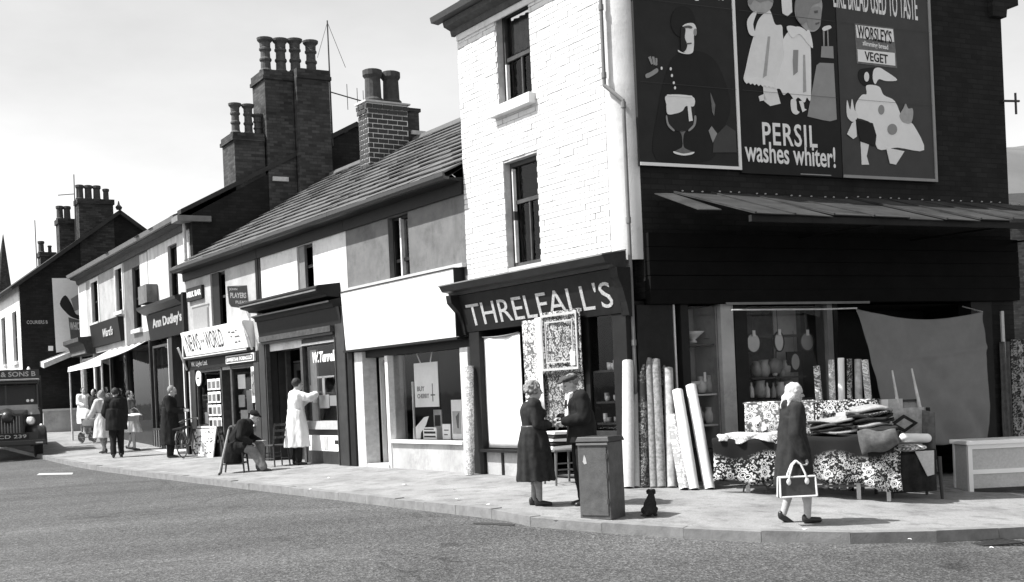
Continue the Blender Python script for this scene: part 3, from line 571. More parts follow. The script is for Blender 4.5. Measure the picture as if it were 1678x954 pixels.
trace(B2, 'packet', [(1338, 107), (1343, 103), (1366, 104), (1371, 196), (1360, 199), (1348, 197), (1323, 191)], 'poster_light', -.063); trace(B2, 'purse', [(1346, 76), (1365, 76), (1366, 96), (1345, 94)], 'poster_light', -.063)
trace(B2, 'strap', [(1348, 48), (1351, 48), (1351, 76), (1349, 76)], 'poster_light', -.066); trace(B2, 'strap', [(1355, 48), (1357, 48), (1358, 76), (1356, 76)], 'poster_light', -.066); trace(B2, 'hand', [(1347, 47), (1352, 43), (1360, 42), (1362, 46), (1356, 49), (1350, 51)], 'paper', -.068)
x0, z0 = F2.at(1250, 234, -.062); x1, z1 = F2.at(1338, 206, -.062); text(B2, 'PERSIL', x0, x1, z0-.03, z1, -.062, 'poster_white', F2, .014, .0, slope=-.0)
x0, z0 = F2.at(1221, 261, -.062); x1, z1 = F2.at(1368, 240, -.062); text(B2, 'washes whiter!', x0, x1, z0-.03, z1+.02, -.062, 'poster_white', F2, .014, .0, slope=-.02)
x0, z0 = F2.at(1312, 286, -.062); x1, _ = F2.at(1362, 286, -.062); put('imprint', MB().box(x0, x1, -.064, -.061, z0, z0+.015), 'poster_light', B2, F2.mw)
B3 = board('billboard', 'grey bread advert with a long-nosed white caped walking figure', 3.88, 5.78, 4.36, 7.9, 'poster_grey', 'poster_light', 'br')
x0, z0 = F2.at(1366, 12, -.062); x1, z1 = F2.at(1502, -10, -.062); text(B3, 'LIKE BREAD USED TO TASTE', x0, x1, z0+.0, z1+.05, -.062, 'paper', F2, .008, slope=-.03)
trace(B3, 'plaque', [(1400, 38), (1464, 46), (1470, 112), (1404, 104)], 'poster_mid', -.063)
trace(B3, 'plaque', [(1402, 41), (1463, 48), (1465, 69), (1404, 62)], 'poster_white', -.069); trace(B3, 'plaque', [(1405, 81), (1466, 87), (1467, 108), (1406, 101)], 'poster_white', -.069)
x0, z0 = F2.at(1405, 61, -.069); x1, z1 = F2.at(1460, 48, -.069); text(B3, "WORSLEY'S", x0, x1, z0-.01, z1+.01, -.074, 'ink', F2, .008, slope=-.055)
x0, z0 = F2.at(1414, 77, -.069); x1, z1 = F2.at(1455, 72, -.069); text(B3, 'slimming bread', x0, x1, z0, z1+.01, -.068, 'paper', F2, .02, slope=-.05)
x0, z0 = F2.at(1417, 98, -.069); x1, z1 = F2.at(1454, 88, -.069); text(B3, 'VEGET', x0, x1, z0-.01, z1, -.074, 'ink', F2, .01, slope=-.045)
trace(B3, 'hair', [(1408, 115), (1418, 112), (1436, 112), (1434, 130), (1424, 142), (1412, 138), (1406, 126)], 'poster_black', -.063)
trace(B3, 'ear', ov(1420, 126, 4, 8, 12), 'paper', -.069)
trace(B3, 'face', [(1432, 114), (1440, 111), (1450, 116), (1470, 131), (1452, 133), (1440, 130), (1434, 138), (1430, 128)], 'poster_white', -.069)
trace(B3, 'cape', [(1420, 140), (1440, 142), (1448, 156), (1466, 166), (1480, 196), (1496, 204), (1514, 246), (1470, 242), (1438, 244), (1430, 206), (1414, 196), (1404, 192), (1402, 172), (1412, 156), (1420, 154)], 'poster_white', -.067)
trace(B3, 'hand', [(1480, 178), (1484, 170), (1488, 178), (1495, 178), (1496, 190), (1492, 202), (1480, 200), (1474, 190)], 'mid_paper', -.073); trace(B3, 'hand', [(1388, 164), (1393, 180), (1396, 162), (1400, 180), (1406, 190), (1398, 200), (1388, 190)], 'paper', -.069)
trace(B3, 'trousers', [(1402, 196), (1430, 202), (1436, 222), (1434, 240), (1410, 232)], 'poster_black', -.071); trace(B3, 'tail', [(1396, 202), (1402, 198), (1404, 224), (1398, 228), (1388, 220)], 'paper', -.073)
trace(B3, 'leg', [(1410, 232), (1424, 236), (1420, 256), (1424, 270), (1412, 270)], 'paper', -.065); trace(B3, 'leg', [(1452, 242), (1462, 244), (1482, 248), (1468, 270), (1458, 268)], 'paper', -.073)
for q in (ov(1462, 212, 8, 9), ov(1444, 180, 5, 8)): trace(B3, 'spot', q, 'poster_light', -.073)

for T, x0, x1 in ((B1, .27, 1.99), (B2, 2.0, 3.86), (B3, 3.88, 5.78)):        # joins between the pasted sheets, edges lifting a little
    for k in range(1, 3): z = 4.4+k*1.16; put('sheet_join', MB().box(x0+.05, x1-.05, -.0915, -.089, z, z+.004), 'poster_grey', T, F2.mw)
# ================================================================== low terrace of three shops under one line of roof
EV, RDY, RDZ = 5.02, 4.2, 7.74
def roof_run(T, xa, xb, fr=F1, ey=-.3, ez=EV, ry=RDY, rz=RDZ, n=13, mtl='slate', back=True):
    slope = math.hypot(ry-ey, rz-ez); dy, dz = (ry-ey)/slope, (rz-ez)/slope; cl_ = slope/n
    me = MB()
    for k in range(n):
        m = MB(); s0 = k*cl_-.03; s1 = (k+1)*cl_+.09; x = xa-(.2 if k % 2 else 0)
        while x < xb-.01:
            a, b = max(x, xa), min(x+.42, xb); x += .42
            if b-a < .02: continue
            t0 = .064+random.uniform(-.008, .008); t1 = .012; l = random.uniform(-.03, .03)-(random.uniform(.05, .14) if random.random() < .025 else 0)
            q = lambda s, h, xx: (xx, ey+dy*s-dz*h, ez+dz*s+dy*h-.02*(s/slope)*math.sin(xx*.45)**2-.003*math.sin(xx*2.3+k))
            g = .004
            m.hexa([q(s0+l, t0-.024, a+g), q(s0+l, t0-.024, b-g), q(s1, t1-.024, b-g), q(s1, t1-.024, a+g), q(s0+l, t0, a+g), q(s0+l, t0, b-g), q(s1, t1, b-g), q(s1, t1, a+g)])
        put('slate_course', m, mtl, T, fr.mw, fix=False)
    deck = MB().add([(xa, ey+.02, ez-.06), (xb, ey+.02, ez-.06), (xb, ry, rz-.05), (xa, ry, rz-.05)], [(0, 1, 2, 3)]).add([(xa, ry, rz-.05), (xb, ry, rz-.05), (xb, 2*ry, ez-.06), (xa, 2*ry, ez-.06)], [(0, 1, 2, 3)])
    put('roof_deck', deck, 'dark_slate', T, fr.mw)
    put('ridge', MB().profile([(ry-.13, rz-.05), (ry-.09, rz+.05), (ry, rz+.085), (ry+.09, rz+.05), (ry+.13, rz-.05)], xa, xb), mtl, T, fr.mw)
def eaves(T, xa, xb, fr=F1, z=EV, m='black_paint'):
    put('eaves_board', MB().profile([(.0, z-.33), (-.05, z-.33), (-.06, z-.12), (-.26, z-.1), (-.26, z-.07), (.0, z-.05)], xa, xb), m, T, fr.mw)  # dark eaves timber; its black also paints the deep shade under the roof edge
    put('gutter', MB().profile([(-.27, z-.1), (-.36, z-.1), (-.4, z-.05), (-.4, z+.015), (-.37, z+.015), (-.35, z-.05), (-.27, z-.06)], xa, xb), 'iron', T, fr.mw)
def upper(T, xa, xb, z0, v, win=None, wm='black_paint', fr=F1, z1=EV-.05, mid=.5, sill=None):
    holes = [win] if win else []
    put('upper_wall', MB().wall(xa, xb, z0, z1, 0, .3, holes), v, T, fr.mw)
    if win: return sash(T, fr, *win, .1, wm, mid, sill)
def img(T, x0, x1, z0, z1, y, m='paper', name='notice', fr=F1, rot=0., dy=.01):
    return put(name, MB().box(x0, x1, y-dy, y, z0, z1), m, T, fr.mw)
# ---------------- shop with the plain white signboard
X0, X1 = -8.92, -4.26
B = thing('shop_house', 'low shop with blank white signboard and grey rendered upper floor', 'building', F1.mw @ Matrix.Translation((X0, 0, 0)))
upper(B, X0, X1, 2.3, 'grey_render', (-7.08, -6.28, 3.52, 4.68), 'black_paint', mid=.3)
put('window_post', MB().box(-6.77, -6.72, .08, .2, 3.55, 4.64), 'white_paint', B, F1.mw)
put('string_course', MB().box(X0, X1, -.1, 0, 3.46, 3.53, .004), 'stone', B, F1.mw); put('signboard', MB().profile([(0, 2.3), (-.14, 2.3), (-.2, 3.44), (0, 3.44)], X0+.08, X1-.12), 'white_board', B, F1.mw)
put('signboard_edge', MB().box(X0+.07, X1-.1, -.2, 0, 2.255, 2.296), 'black_paint', B, F1.mw); put('signboard_edge', MB().profile([(-.03, 3.442), (-.215, 3.442), (-.21, 3.462), (-.03, 3.46)], X0+.06, X1-.11), 'black_paint', B, F1.mw)
put('signboard_edge', MB().box(X1-.115, X1-.09, -.21, 0, 2.3, 3.44), 'black_paint', B, F1.mw)
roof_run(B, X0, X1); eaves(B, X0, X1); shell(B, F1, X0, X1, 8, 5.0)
put('shop_head', MB().box(X0, X1, .02, .3, 2.12, 2.29), 'black_paint', B, F1.mw)
put('pilaster', MB().box(X0+.26, X0+.62, -.06, .25, -.1, 2.25), 'light_trim', B, F1.mw, bevel=.012); put('pilaster_edge', MB().box(X0+.02, X0+.25, -.1, .2, -.1, 2.25), 'black_paint', B, F1.mw)
put('pilaster', MB().box(X1-.3, X1-.04, -.05, .25, -.1, 2.12), 'light_trim', B, F1.mw, bevel=.012)
put('door_frame', MB().ring(X0+.63, -7.36, -.05, 2.12, .3, .38, .05), 'white_paint', B, F1.mw)
d = put('door', MB().ring(X0+.7, -7.5, .0, 2.05, .42, .47, .13).box(X0+.83, -7.63, .43, .465, .13, .75).box(X0+.83, -7.63, .43, .46, .8, .9), 'dark_paint', B, F1.mw); pane(B, F1, X0+.83, -7.63, .9, 1.92, .45, d)
put('door_step', MB().box(X0+.63, -7.36, -.05, .6, -.1, .06), 'stone', B, F1.mw)
put('jamb', MB().box(-7.42, -7.3, -.02, .3, -.05, 2.12), 'white_paint', B, F1.mw)
put('stall_riser', MB().box(-7.29, X1-.31, .0, .2, -.1, .47), 'pale_render', B, F1.mw); put('window_sill', MB().box(-7.29, X1-.31, -.07, .2, .475, .53), 'white_paint', B, F1.mw); put('display_floor', MB().box(-7.25, X1-.3, .21, 1.1, .46, .51), 'dark_wood', B, F1.mw)
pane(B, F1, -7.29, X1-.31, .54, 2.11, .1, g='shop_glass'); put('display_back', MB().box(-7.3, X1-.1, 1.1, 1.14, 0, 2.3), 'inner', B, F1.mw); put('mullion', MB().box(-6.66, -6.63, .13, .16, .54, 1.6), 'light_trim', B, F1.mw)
Y = .3
rx = F1.rect(680, 719, 594, 667, Y); T = thing('hanging_card', 'large white card hung on two cords in the shop window', 'card', F1.mw @ Matrix.Translation((rx[0], Y, rx[2])))
put('card', MB().box(rx[0], rx[1], Y-.01, Y, rx[2], rx[3]), 'paper', T, F1.mw)
put('cord', MB().tube([(rx[0]+.25, Y, rx[3]), (rx[0]+.12, Y, 2.12)], .012, 6).tube([(rx[1]-.28, Y, rx[3]), (rx[1]-.2, Y, 2.12)], .012, 6), 'paper', T, F1.mw)
wd_, ht_ = rx[1]-rx[0], rx[3]-rx[2]
text(T, 'BUY', rx[0]+.1, rx[0]+.42*wd_, rx[2]+.36*ht_, rx[2]+.47*ht_, Y-.01, 'grey_ink'); text(T, 'CHERRY', rx[0]+.1, rx[0]+.6*wd_, rx[2]+.2*ht_, rx[2]+.3*ht_, Y-.01, 'grey_ink'); put('drawing', MB().box(rx[0]+.74*wd_, rx[0]+.77*wd_, Y-.013, Y-.01, rx[2]+.12*ht_, rx[2]+.52*ht_).box(rx[0]+.67*wd_, rx[0]+.85*wd_, Y-.013, Y-.01, rx[2]+.25*ht_, rx[2]+.28*ht_), 'grey_ink', T, F1.mw)
def wing(name, label, cat, px, m0, extra=None, grp='display cards in the shop window', y=.3):
    q = F1.rect(*px, y); z0 = .535; T = thing(name, label, cat, F1.mw @ Matrix.Translation((q[0], y, z0)), grp)
    return T, q[0], q[1], z0, z0+q[3]-q[2]
T, a, b, c, d = wing('round_badge', 'round white badge with dark patterned centre at window corner', 'badge', (646, 669, 692, 722), 0)
cx_, cz_, r_ = (a+b)/2, (c+d)/2, (d-c)/2
put('disc', MB().lathe([(r_, 0), (r_, .02)], (cx_, .28, cz_), 24, 'y'), 'paper', T, F1.mw); put('centre', MB().lathe([(r_*.8, 0), (r_*.8, .003)], (cx_, .276, cz_), 20, 'y'), 'ink', T, F1.mw)
put('emblem', MB().prism([(cx_-.1, cz_-.02), (cx_, cz_+.12), (cx_+.1, cz_-.02), (cx_+.03, cz_-.12), (cx_-.03, cz_-.12)], .27, .275), 'paper', T, F1.mw)
T, a, b, c, d = wing('curved_card', 'white curved horn shaped display card in the shop window', 'card', (677, 704, 683, 720), 0)
put('card', MB().prism([(a, c), (a+.3, c), (a+.32, c+.12), (b-.12, d-.16), (b, d), (b-.18, d-.02), (a+.12, d-.2), (a+.02, c+.2)], .29, .3), 'paper', T, F1.mw)
T, a, b, c, d = wing('striped_box', 'low box with dark stripes beside the curved card', 'box', (695, 717, 701, 720), 0)
put('box', MB().box(a, b, .28, .42, c, d), 'paper', T, F1.mw); put('print', MB().box(a+.04, b-.04, .277, .279, c+.03, c+.06).box(a+.04, b-.04, .277, .279, c+.1, c+.14).box(a+.04, b-.1, .277, .279, c+.17, c+.19), 'ink', T, F1.mw)
T, a, b, c, d = wing('tall_card', 'narrow upright card with dark label behind striped box', 'card', (711, 724, 672, 719), 0, y=.5)
put('card', MB().box(a, b, .5, .52, c, d), 'mid_paper', T, F1.mw); put('label_patch', MB().box(a+.05, b-.04, .494, .499, d-.3, d-.1), 'ink', T, F1.mw)
T, a, b, c, d = wing('small_card', 'small plain pale card in the shop window', 'card', (725, 738, 693, 718), 0); put('card', MB().box(a, b, .3, .32, c, d), 'paper', T, F1.mw); put('print', MB().box(a+.06, b-.06, .297, .299, d-.12, d-.1).box(a+.06, b-.1, .297, .299, d-.2, d-.18), 'grey_ink', T, F1.mw)
T, a, b, c, d = wing('picture_card', 'tall card with a dark picture at the window end', 'card', (740, 757, 652, 717), 0); put('card', MB().box(a, b, .3, .32, c, d), 'paper', T, F1.mw); put('picture', MB().box(a+.04, b-.04, .296, .299, c+.1, d-.2), 'mid_paper', T, F1.mw); put('figure', MB().prism([(a+.2, c+.2), (b-.12, c+.2), (b-.1, c+.4), (a+.28, d-.22), (a+.16, c+.4)], .292, .295), 'grey_ink', T, F1.mw)
# ---------------- dark shopfront with scripted window
X0, X1 = -13.66, -8.93
B = thing('shop_house', 'low shop with heavy black cornice and white upper floor', 'building', F1.mw @ Matrix.Translation((X0, 0, 0)))
upper(B, X0, X1, 2.5, 'white_paint', (-11.42, -10.56, 3.66, 4.68), 'worn_dark', mid=.55); put('wall_post', MB().box(X0, X0+.1, -.02, 0, 3.6, 4.7), 'black_paint', B, F1.mw); put('window_post', MB().box(-11.4, -11.1, .04, .1, 3.66, 4.68), 'grey_paint', B, F1.mw)
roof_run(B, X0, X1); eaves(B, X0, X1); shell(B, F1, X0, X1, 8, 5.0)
put('cornice', MB().profile([(0, 3.4), (-.3, 3.42), (-.34, 3.46), (-.5, 3.5), (-.53, 3.6), (-.5, 3.64), (0, 3.7)], X0+.02, X1-.35), 'black_paint', B, F1.mw)
put('cornice', MB().profile([(0, 3.2), (-.2, 3.2), (-.22, 3.27), (-.28, 3.3), (-.28, 3.33), (0, 3.4)], X0+.12, X1-.3), 'black_paint', B, F1.mw); put('moulding', MB().box(X0+.14, X1-.32, -.3, -.282, 3.3, 3.33), 'grey_paint', B, F1.mw); put('moulding', MB().box(X0+.04, X1-.36, -.545, -.531, 3.53, 3.56), 'lead', B, F1.mw)
put('fascia_board', MB().profile([(0, 2.72), (-.1, 2.72), (-.17, 3.2), (0, 3.2)], X0+.12, X1-.12), 'black_paint', B, F1.mw); put('moulding', MB().box(X0+.3, X1-.5, -.2, -.1, 2.72, 2.84), 'worn_dark', B, F1.mw); put('moulding', MB().box(X0+.3, X1-.5, -.15, -.05, 2.665, 2.718), 'dark_paint', B, F1.mw)
put('pilaster', MB().box(X1-.45, X1-.02, -.12, .2, -.1, 3.2), 'dark_paint', B, F1.mw, bevel=.015); put('pilaster_edge', MB().box(X1-.47, X1-.44, -.14, -.05, .0, 2.6), 'worn_dark', B, F1.mw)
put('pilaster', MB().box(X0+.04, X0+.4, -.12, .2, -.1, 2.72), 'dark_paint', B, F1.mw, bevel=.015); put('pilaster_edge', MB().box(X0+.42, X0+.45, -.1, .0, .0, 2.66), 'worn_dark', B, F1.mw)
put('shop_head', MB().box(X0, X1, .01, .28, 2.5, 2.72), 'black_paint', B, F1.mw)
wx0, wx1 = -11.28, X1-.47
put('window_frame', MB().box(wx0-.1, wx0+.02, -.04, .2, .0, 2.5).box(wx0, wx1, -.04, .12, 2.5, 2.66), 'worn_dark', B, F1.mw); put('window_frame', MB().box(wx0+.03, wx1-.01, -.07, -.041, 2.52, 2.56), 'light_trim', B, F1.mw)
put('window_return', MB().box(wx0+.05, wx0+.38, .12, .16, .8, 2.42), 'mid_paper', B, F1.mw)
put('stall_riser', MB().box(wx0, wx1, -.02, .2, -.1, .72), 'dark_paint', B, F1.mw); put('window_sill', MB().box(wx0-.02, wx1, -.12, .2, .725, .9), 'mid_paper', B, F1.mw); q = F1.rect(515, 568, 708, 738, -.03)
img(B, wx0+.15, wx1-.05, .27, .6, -.021, 'paper', 'riser_poster'); img(B, wx0+.95, wx0+1.15, .3, .57, -.032, 'mid_paper', 'riser_print'); put('riser_print', MB().box(wx1-.4, wx1-.2, -.036, -.032, .42, .5), 'ink', B, F1.mw)
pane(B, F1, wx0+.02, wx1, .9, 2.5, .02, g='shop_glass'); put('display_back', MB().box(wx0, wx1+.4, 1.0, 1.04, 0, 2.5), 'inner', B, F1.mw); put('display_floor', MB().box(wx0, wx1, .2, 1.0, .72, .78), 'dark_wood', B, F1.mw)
r = F1.rect(511, 549, 571, 594, .0); text(B, 'W.Turrell', r[0], r[1], 2.13, 2.36, .014, 'paper', bold=.035, shear=.25)
for px in ((529, 533, 617, 655), (520, 548, 616, 619), (524, 540, 647, 669), (541, 556, 648, 665), (555, 564, 620, 638), (513, 520, 640, 660), (500, 512, 632, 660)):
    r = F1.rect(*px, .12); img(B, *r, .12, random.choice(('paper', 'paper', 'mid_paper')), 'window_bill')
put('door_frame', MB().box(X0+.46, X0+.56, .35, .45, -.05, 2.5).box(wx0-.55, wx0-.5, .35, .45, -.05, 2.5), 'worn_dark', B, F1.mw)
d = put('door', MB().ring(X0+.6, wx0-.6, .0, 2.2, .5, .55, .16).box(X0+.76, wx0-.76, .51, .54, .16, .9), 'dark_paint', B, F1.mw); pane(B, F1, X0+.76, wx0-.76, .9, 2.04, .52, d); put('lobby_wall', MB().box(X0+.41, X0+.45, .2, .5, -.05, 2.5).box(wx0-.48, wx0-.44, .12, .8, -.05, 2.5), 'dark_paint', B, F1.mw)
put('fanlight', MB().box(X0+.6, wx0-.6, .5, .54, 2.22, 2.26), 'worn_dark', B, F1.mw)
# ---------------- newsagent
X0, X1 = -19.12, -13.68
B = thing('shop_house', 'low newsagent shop with white newspaper signboard and pale rendered upper floor', 'building', F1.mw @ Matrix.Translation((X0, 0, 0)))
upper(B, X0, X1, 2.2, 'pale_render', (-17.05, -15.95, 3.3, 4.68), 'worn_dark', mid=.55); put('window_post', MB().box(-17.0, -16.5, .03, .1, 3.3, 4.68), 'black_paint', B, F1.mw)
put('wall_post', MB().box(X1-.16, X1, -.03, 0, 3.3, 4.7), 'black_paint', B, F1.mw); put('wall_post', MB().box(X0, X0+.16, -.12, 0, .0, 4.4), 'black_paint', B, F1.mw)
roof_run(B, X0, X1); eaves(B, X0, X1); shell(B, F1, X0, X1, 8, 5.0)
sx = F1.rect(308, 420, 530, 575, -.3); TL = lambda z: -.12-(np.asarray(z)-2.62)*.22
SBZ0, SBZ1 = 2.66, 3.28
put('signboard', MB().profile([(0, SBZ0), (-.15, SBZ0), (-.29, SBZ1), (-.22, SBZ1+.02), (0, SBZ1)], X0+.35, X1-.5), 'paper', B, F1.mw); TL = lambda z: -.15-(np.asarray(z)-SBZ0)*(.14/(SBZ1-SBZ0))
SW = X1-.5-X0-.35; sx0 = X0+.35
text(B, 'NEWS', sx0+.06*SW, sx0+.29*SW, SBZ0+.1, SBZ1-.08, 0, 'ink', tilt=TL, bold=.0); text(B, 'OF THE', sx0+.31*SW, sx0+.37*SW, SBZ0+.28, SBZ0+.36, 0, 'grey_ink', tilt=TL); text(B, 'WORLD', sx0+.39*SW, sx0+.67*SW, SBZ0+.1, SBZ1-.08, 0, 'ink', tilt=TL, bold=.0)

for k, (u, w_, z) in enumerate(((.77, .03, .4), (.815, .05, .38), (.88, .02, .41), (.85, .07, .27), (.83, .04, .14), (.885, .03, .15), (.79, .02, .29))): put('small_print', MB().hexa([(sx0+u*SW, float(TL(SBZ0+z))-.004, SBZ0+z), (sx0+(u+w_)*SW, float(TL(SBZ0+z))-.004, SBZ0+z), (sx0+(u+w_)*SW, float(TL(SBZ0+z))+.002, SBZ0+z), (sx0+u*SW, float(TL(SBZ0+z))+.002, SBZ0+z), (sx0+u*SW, float(TL(SBZ0+z+.035))-.004, SBZ0+z+.035), (sx0+(u+w_)*SW, float(TL(SBZ0+z+.035))-.004, SBZ0+z+.035), (sx0+(u+w_)*SW, float(TL(SBZ0+z+.035))+.002, SBZ0+z+.035), (sx0+u*SW, float(TL(SBZ0+z+.035))+.002, SBZ0+z+.035)]), 'grey_ink', B, F1.mw)
put('blind_box', MB().box(X0+.3, X1-.45, -.2, 0, 2.56, 2.652), 'dark_paint', B, F1.mw); put('blind_edge', MB().box(X0+.32, X1-.46, -.22, -.202, 2.6, 2.63), 'light_trim', B, F1.mw); put('blind_iron', MB().tube([(X1-.42, -.3, 3.22), (X1-.33, -.2, 2.9), (X1-.38, -.1, 2.6)], .03, 6), 'light_trim', B, F1.mw); put('blind_iron', MB().tube([(X0+.28, -.35, 2.9), (X0+.2, -.1, 2.3)], .03, 6), 'light_trim', B, F1.mw)
put('fascia_board', MB().box(X0+.2, X1-.12, -.06, .2, 2.28, 2.56), 'black_paint', B, F1.mw)
text(B, 'W. Light Ltd.', X0+.45, X0+1.75, 2.34, 2.5, -.06, 'paper', bold=.02); put('enamel_sign', MB().box(X1-2.15, X1-.25, -.12, -.07, 2.33, 2.52), 'paper', B, F1.mw); put('enamel_field', MB().box(X1-2.11, X1-.29, -.125, -.121, 2.35, 2.5), 'grey_ink', B, F1.mw); text(B, 'SWEETS & TOBACCO', X1-2.05, X1-.35, 2.38, 2.47, -.126, 'paper', bold=.02)
put('pilaster', MB().box(X1-.35, X1-.02, -.1, .2, -.1, 2.28), 'dark_paint', B, F1.mw, bevel=.012); put('pilaster', MB().box(X0+.17, X0+.7, -.06, .2, -.1, 2.28), 'dark_paint', B, F1.mw); put('pilaster_edge', MB().box(X0+.3, X0+.36, -.09, -.061, .9, 2.25), 'light_trim', B, F1.mw)
wa, wb = X0+.72, X0+2.6; wc, wd2 = X0+3.35, X1-.4
for a, b in ((wa, wb), (wc, wd2)):
    put('window_frame', MB().ring(a, b, .78, 2.26, -.02, .06, .05), 'worn_dark', B, F1.mw); pane(B, F1, a+.05, b-.05, .83, 2.21, .03, g='shop_glass'); put('stall_riser', MB().box(a, b, .0, .2, -.1, .76), 'dark_paint', B, F1.mw); put('display_floor', MB().box(a, b, .1, .6, .77, .81), 'wood', B, F1.mw)
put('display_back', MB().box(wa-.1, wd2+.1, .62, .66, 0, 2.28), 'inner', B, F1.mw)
d = put('door', MB().ring(wb+.08, wc-.08, .0, 2.2, .35, .4, .1).box(wb+.18, wc-.18, .36, .39, .1, .8), 'worn_dark', B, F1.mw); pane(B, F1, wb+.18, wc-.18, .8, 2.1, .37, d); put('door_frame', MB().box(wb+.0, wb+.07, -.02, .4, -.05, 2.27).box(wc-.07, wc, -.02, .4, -.05, 2.27), 'worn_dark', B, F1.mw)
put('clock_sign', MB().lathe([(.2, 0), (.2, .03)], (wa+.22, -.05, 2.05), 18, 'y'), 'paper', B, F1.mw); put('clock_print', MB().box(wa+.12, wa+.32, -.055, -.051, 2.03, 2.08), 'grey_ink', B, F1.mw)
mg = 0
for r_ in range(4):                                           # magazines pegged up in the left window and doorway rack
    for c_ in range(3):
        a = wb-.95+c_*.33; z = 2.0-r_*.33
        T = thing('magazine', '%s of the dark covered magazines in the newsagent rack, row %s from the top' % (('left', 'middle', 'right')[c_], ('first', 'second', 'third', 'fourth')[r_]), 'magazine', F1.mw @ Matrix.Translation((a, -.04, z-.28)), 'magazines pegged in the newsagent rack')
        put('cover', MB().box(a, a+.29, -.05, -.04, z-.28, z), 'paper', T, F1.mw); put('picture', MB().box(a+.03, a+.26, -.053, -.0505, z-.24, z-.06), random.choice(('ink', 'grey_ink', 'grey_ink')), T, F1.mw)
for (a, z0, w_, h_, v) in ((wa+.5, .85, .25, .5, 'mid_paper'), (wa+.8, .85, .22, .42, 'dim_paper'), (wa+.15, .85, .25, .3, 'paper'), (wc+.1, 1.7, .5, .35, 'paper'), (wc+.1, 1.25, .42, .3, 'mid_paper'), (wc+.65, 1.1, .4, .55, 'dim_paper'), (wc+.2, .9, .5, .28, 'mid_paper'), (wc+1.2, .95, .35, .5, 'grey_ink'), (wa+1.1, .85, .2, .25, 'paper')):
    img(B, a, a+w_, z0, z0+h_, .12, v, 'window_bill')
img(B, wd2-.28, wd2-.04, 1.35, 2.2, -.03, 'paper', 'window_bill'); text(B, 'CIGARETTES', wd2-.26, wd2-.06, 1.5, 2.1, -.04, 'grey_ink', bold=.0)
img(B, wd2-.1, wd2-.02, .8, 1.3, -.03, 'paper', 'window_bill'); img(B, wd2-.9, wd2-.1, .79, .87, -.08, 'paper', 'window_bill')
# newspaper boards leaning under the left window
for k, (a, b) in enumerate(((wa-.1, wa+.62), (wa+.64, wa+1.5))):
    T = thing('newspaper_board', ('wide white newsbill board below the newsagent window, beside the bicycle', 'white newsbill board below the newsagent window, nearer the seated man')[k], 'notice board', F1.mw @ Matrix.Translation((a, -.2, 0)), 'boards under the newsagent window')
    put('board', MB().hexa([(a, -.2, -.01), (b, -.2, -.01), (b, -.17, -.01), (a, -.17, -.01), (a, -.08, .72), (b, -.08, .72), (b, -.05, .72), (a, -.05, .72)]), 'paper', T, F1.mw)
    m = MB()
    for q in range(26):
        z = random.uniform(.06, .66); xx = random.uniform(a+.05, b-.2); y = -.202+.12*z/.73; l = random.uniform(.03, .14)
        m.box(xx, xx+l, y-.012, y-.001, z, z+random.uniform(.015, .035))
    put('print', m, 'grey_ink', T, F1.mw, kind='stuff')
for k in range(16):
    a = random.choice((wa+.08+random.uniform(0, .7), wc+.08+random.uniform(0, 1.1))); z = random.choice((.815, .815, 1.15, 1.5)); w_, h_ = random.uniform(.08, .18), random.uniform(.12, .26); put('packet', MB().box(a, a+w_, .14+.01*k, .2+.01*k, z, z+h_), random.choice(('paper', 'mid_paper', 'dim_paper', 'grey_ink', 'paper')), B, F1.mw)
for z in (1.14, 1.49): put('display_shelf', MB().box(wa+.05, wb-1.0, .12, .5, z-.03, z), 'wood', B, F1.mw); put('display_shelf', MB().box(wc+.05, wd2-.05, .12, .5, z-.03, z), 'wood', B, F1.mw)
put('board_strip', MB().box(wa, wa+1.5, -.07, -.03, .745, .79), 'paper', B, F1.mw)
# hanging signs
r = F1.rect(304, 329, 470, 492, -.1); T = thing('wall_sign', 'small black plate sign with white letters on pale render', 'sign', F1.mw @ Matrix.Translation((r[0], 0, r[2]))); put('plate', MB().box(r[0], r[1], -.08, -.01, r[2], r[3]), 'ink', T, F1.mw); text(T, 'MILK BAR', r[0]+.05, r[1]-.05, r[2]+.1, r[3]-.1, -.08, 'paper', bold=.03)
r = F1.rect(316, 342, 503, 545, -.02); img(B, r[0], r[1], r[2]+.1, r[3], -.001, 'dim_paper', 'faded_bill'); put('faded_frame', MB().box(r[0]-.05, r[1]+.05, -.014, -.002, r[3], r[3]+.04).box(r[1]-.12, r[1]-.02, -.016, -.012, r[2]+.1, r[3]-.05), 'grey_ink', B, F1.mw)
# shield sign juts out from the wall on an iron arm
T = thing('projecting_sign', 'dark shield-shaped tobacco sign jutting from the wall above the newspaper signboard', 'sign', F1.mw @ Matrix.Translation((-15.6, 0, 3.9)))
sg = Frame(F1.W(-14.5, -.12, 0), 60, 1); pw = 36/px_per_m(sg.org); ph = 37/px_per_m(sg.org); zc = sg.at(391, 486)[1]; xa = sg.at(373, 490)[0]
sh = [(xa, zc+ph*.45), (xa+pw*.5, zc+ph*.44), (xa+pw, zc+ph*.5), (xa+pw*1.02, zc-ph*.35), (xa+pw*.85, zc-ph*.47), (xa+pw*.5, zc-ph*.5), (xa+pw*.15, zc-ph*.45), (xa+.03, zc-ph*.3)]
put('plate', MB().prism(sh, -.02, .02), 'grey_ink', T, sg.mw); text(T, 'JOHN', xa+.04, xa+pw*.45, zc+.13, zc+.2, -.02, 'paper', sg, .02); text(T, 'PLAYERS', xa+.06, xa+pw*.86, zc-.04, zc+.09, -.02, 'paper', sg, .03); text(T, 'PLEASE', xa+pw*.35, xa+pw*.93, zc-.17, zc-.1, -.02, 'paper', sg, .02)
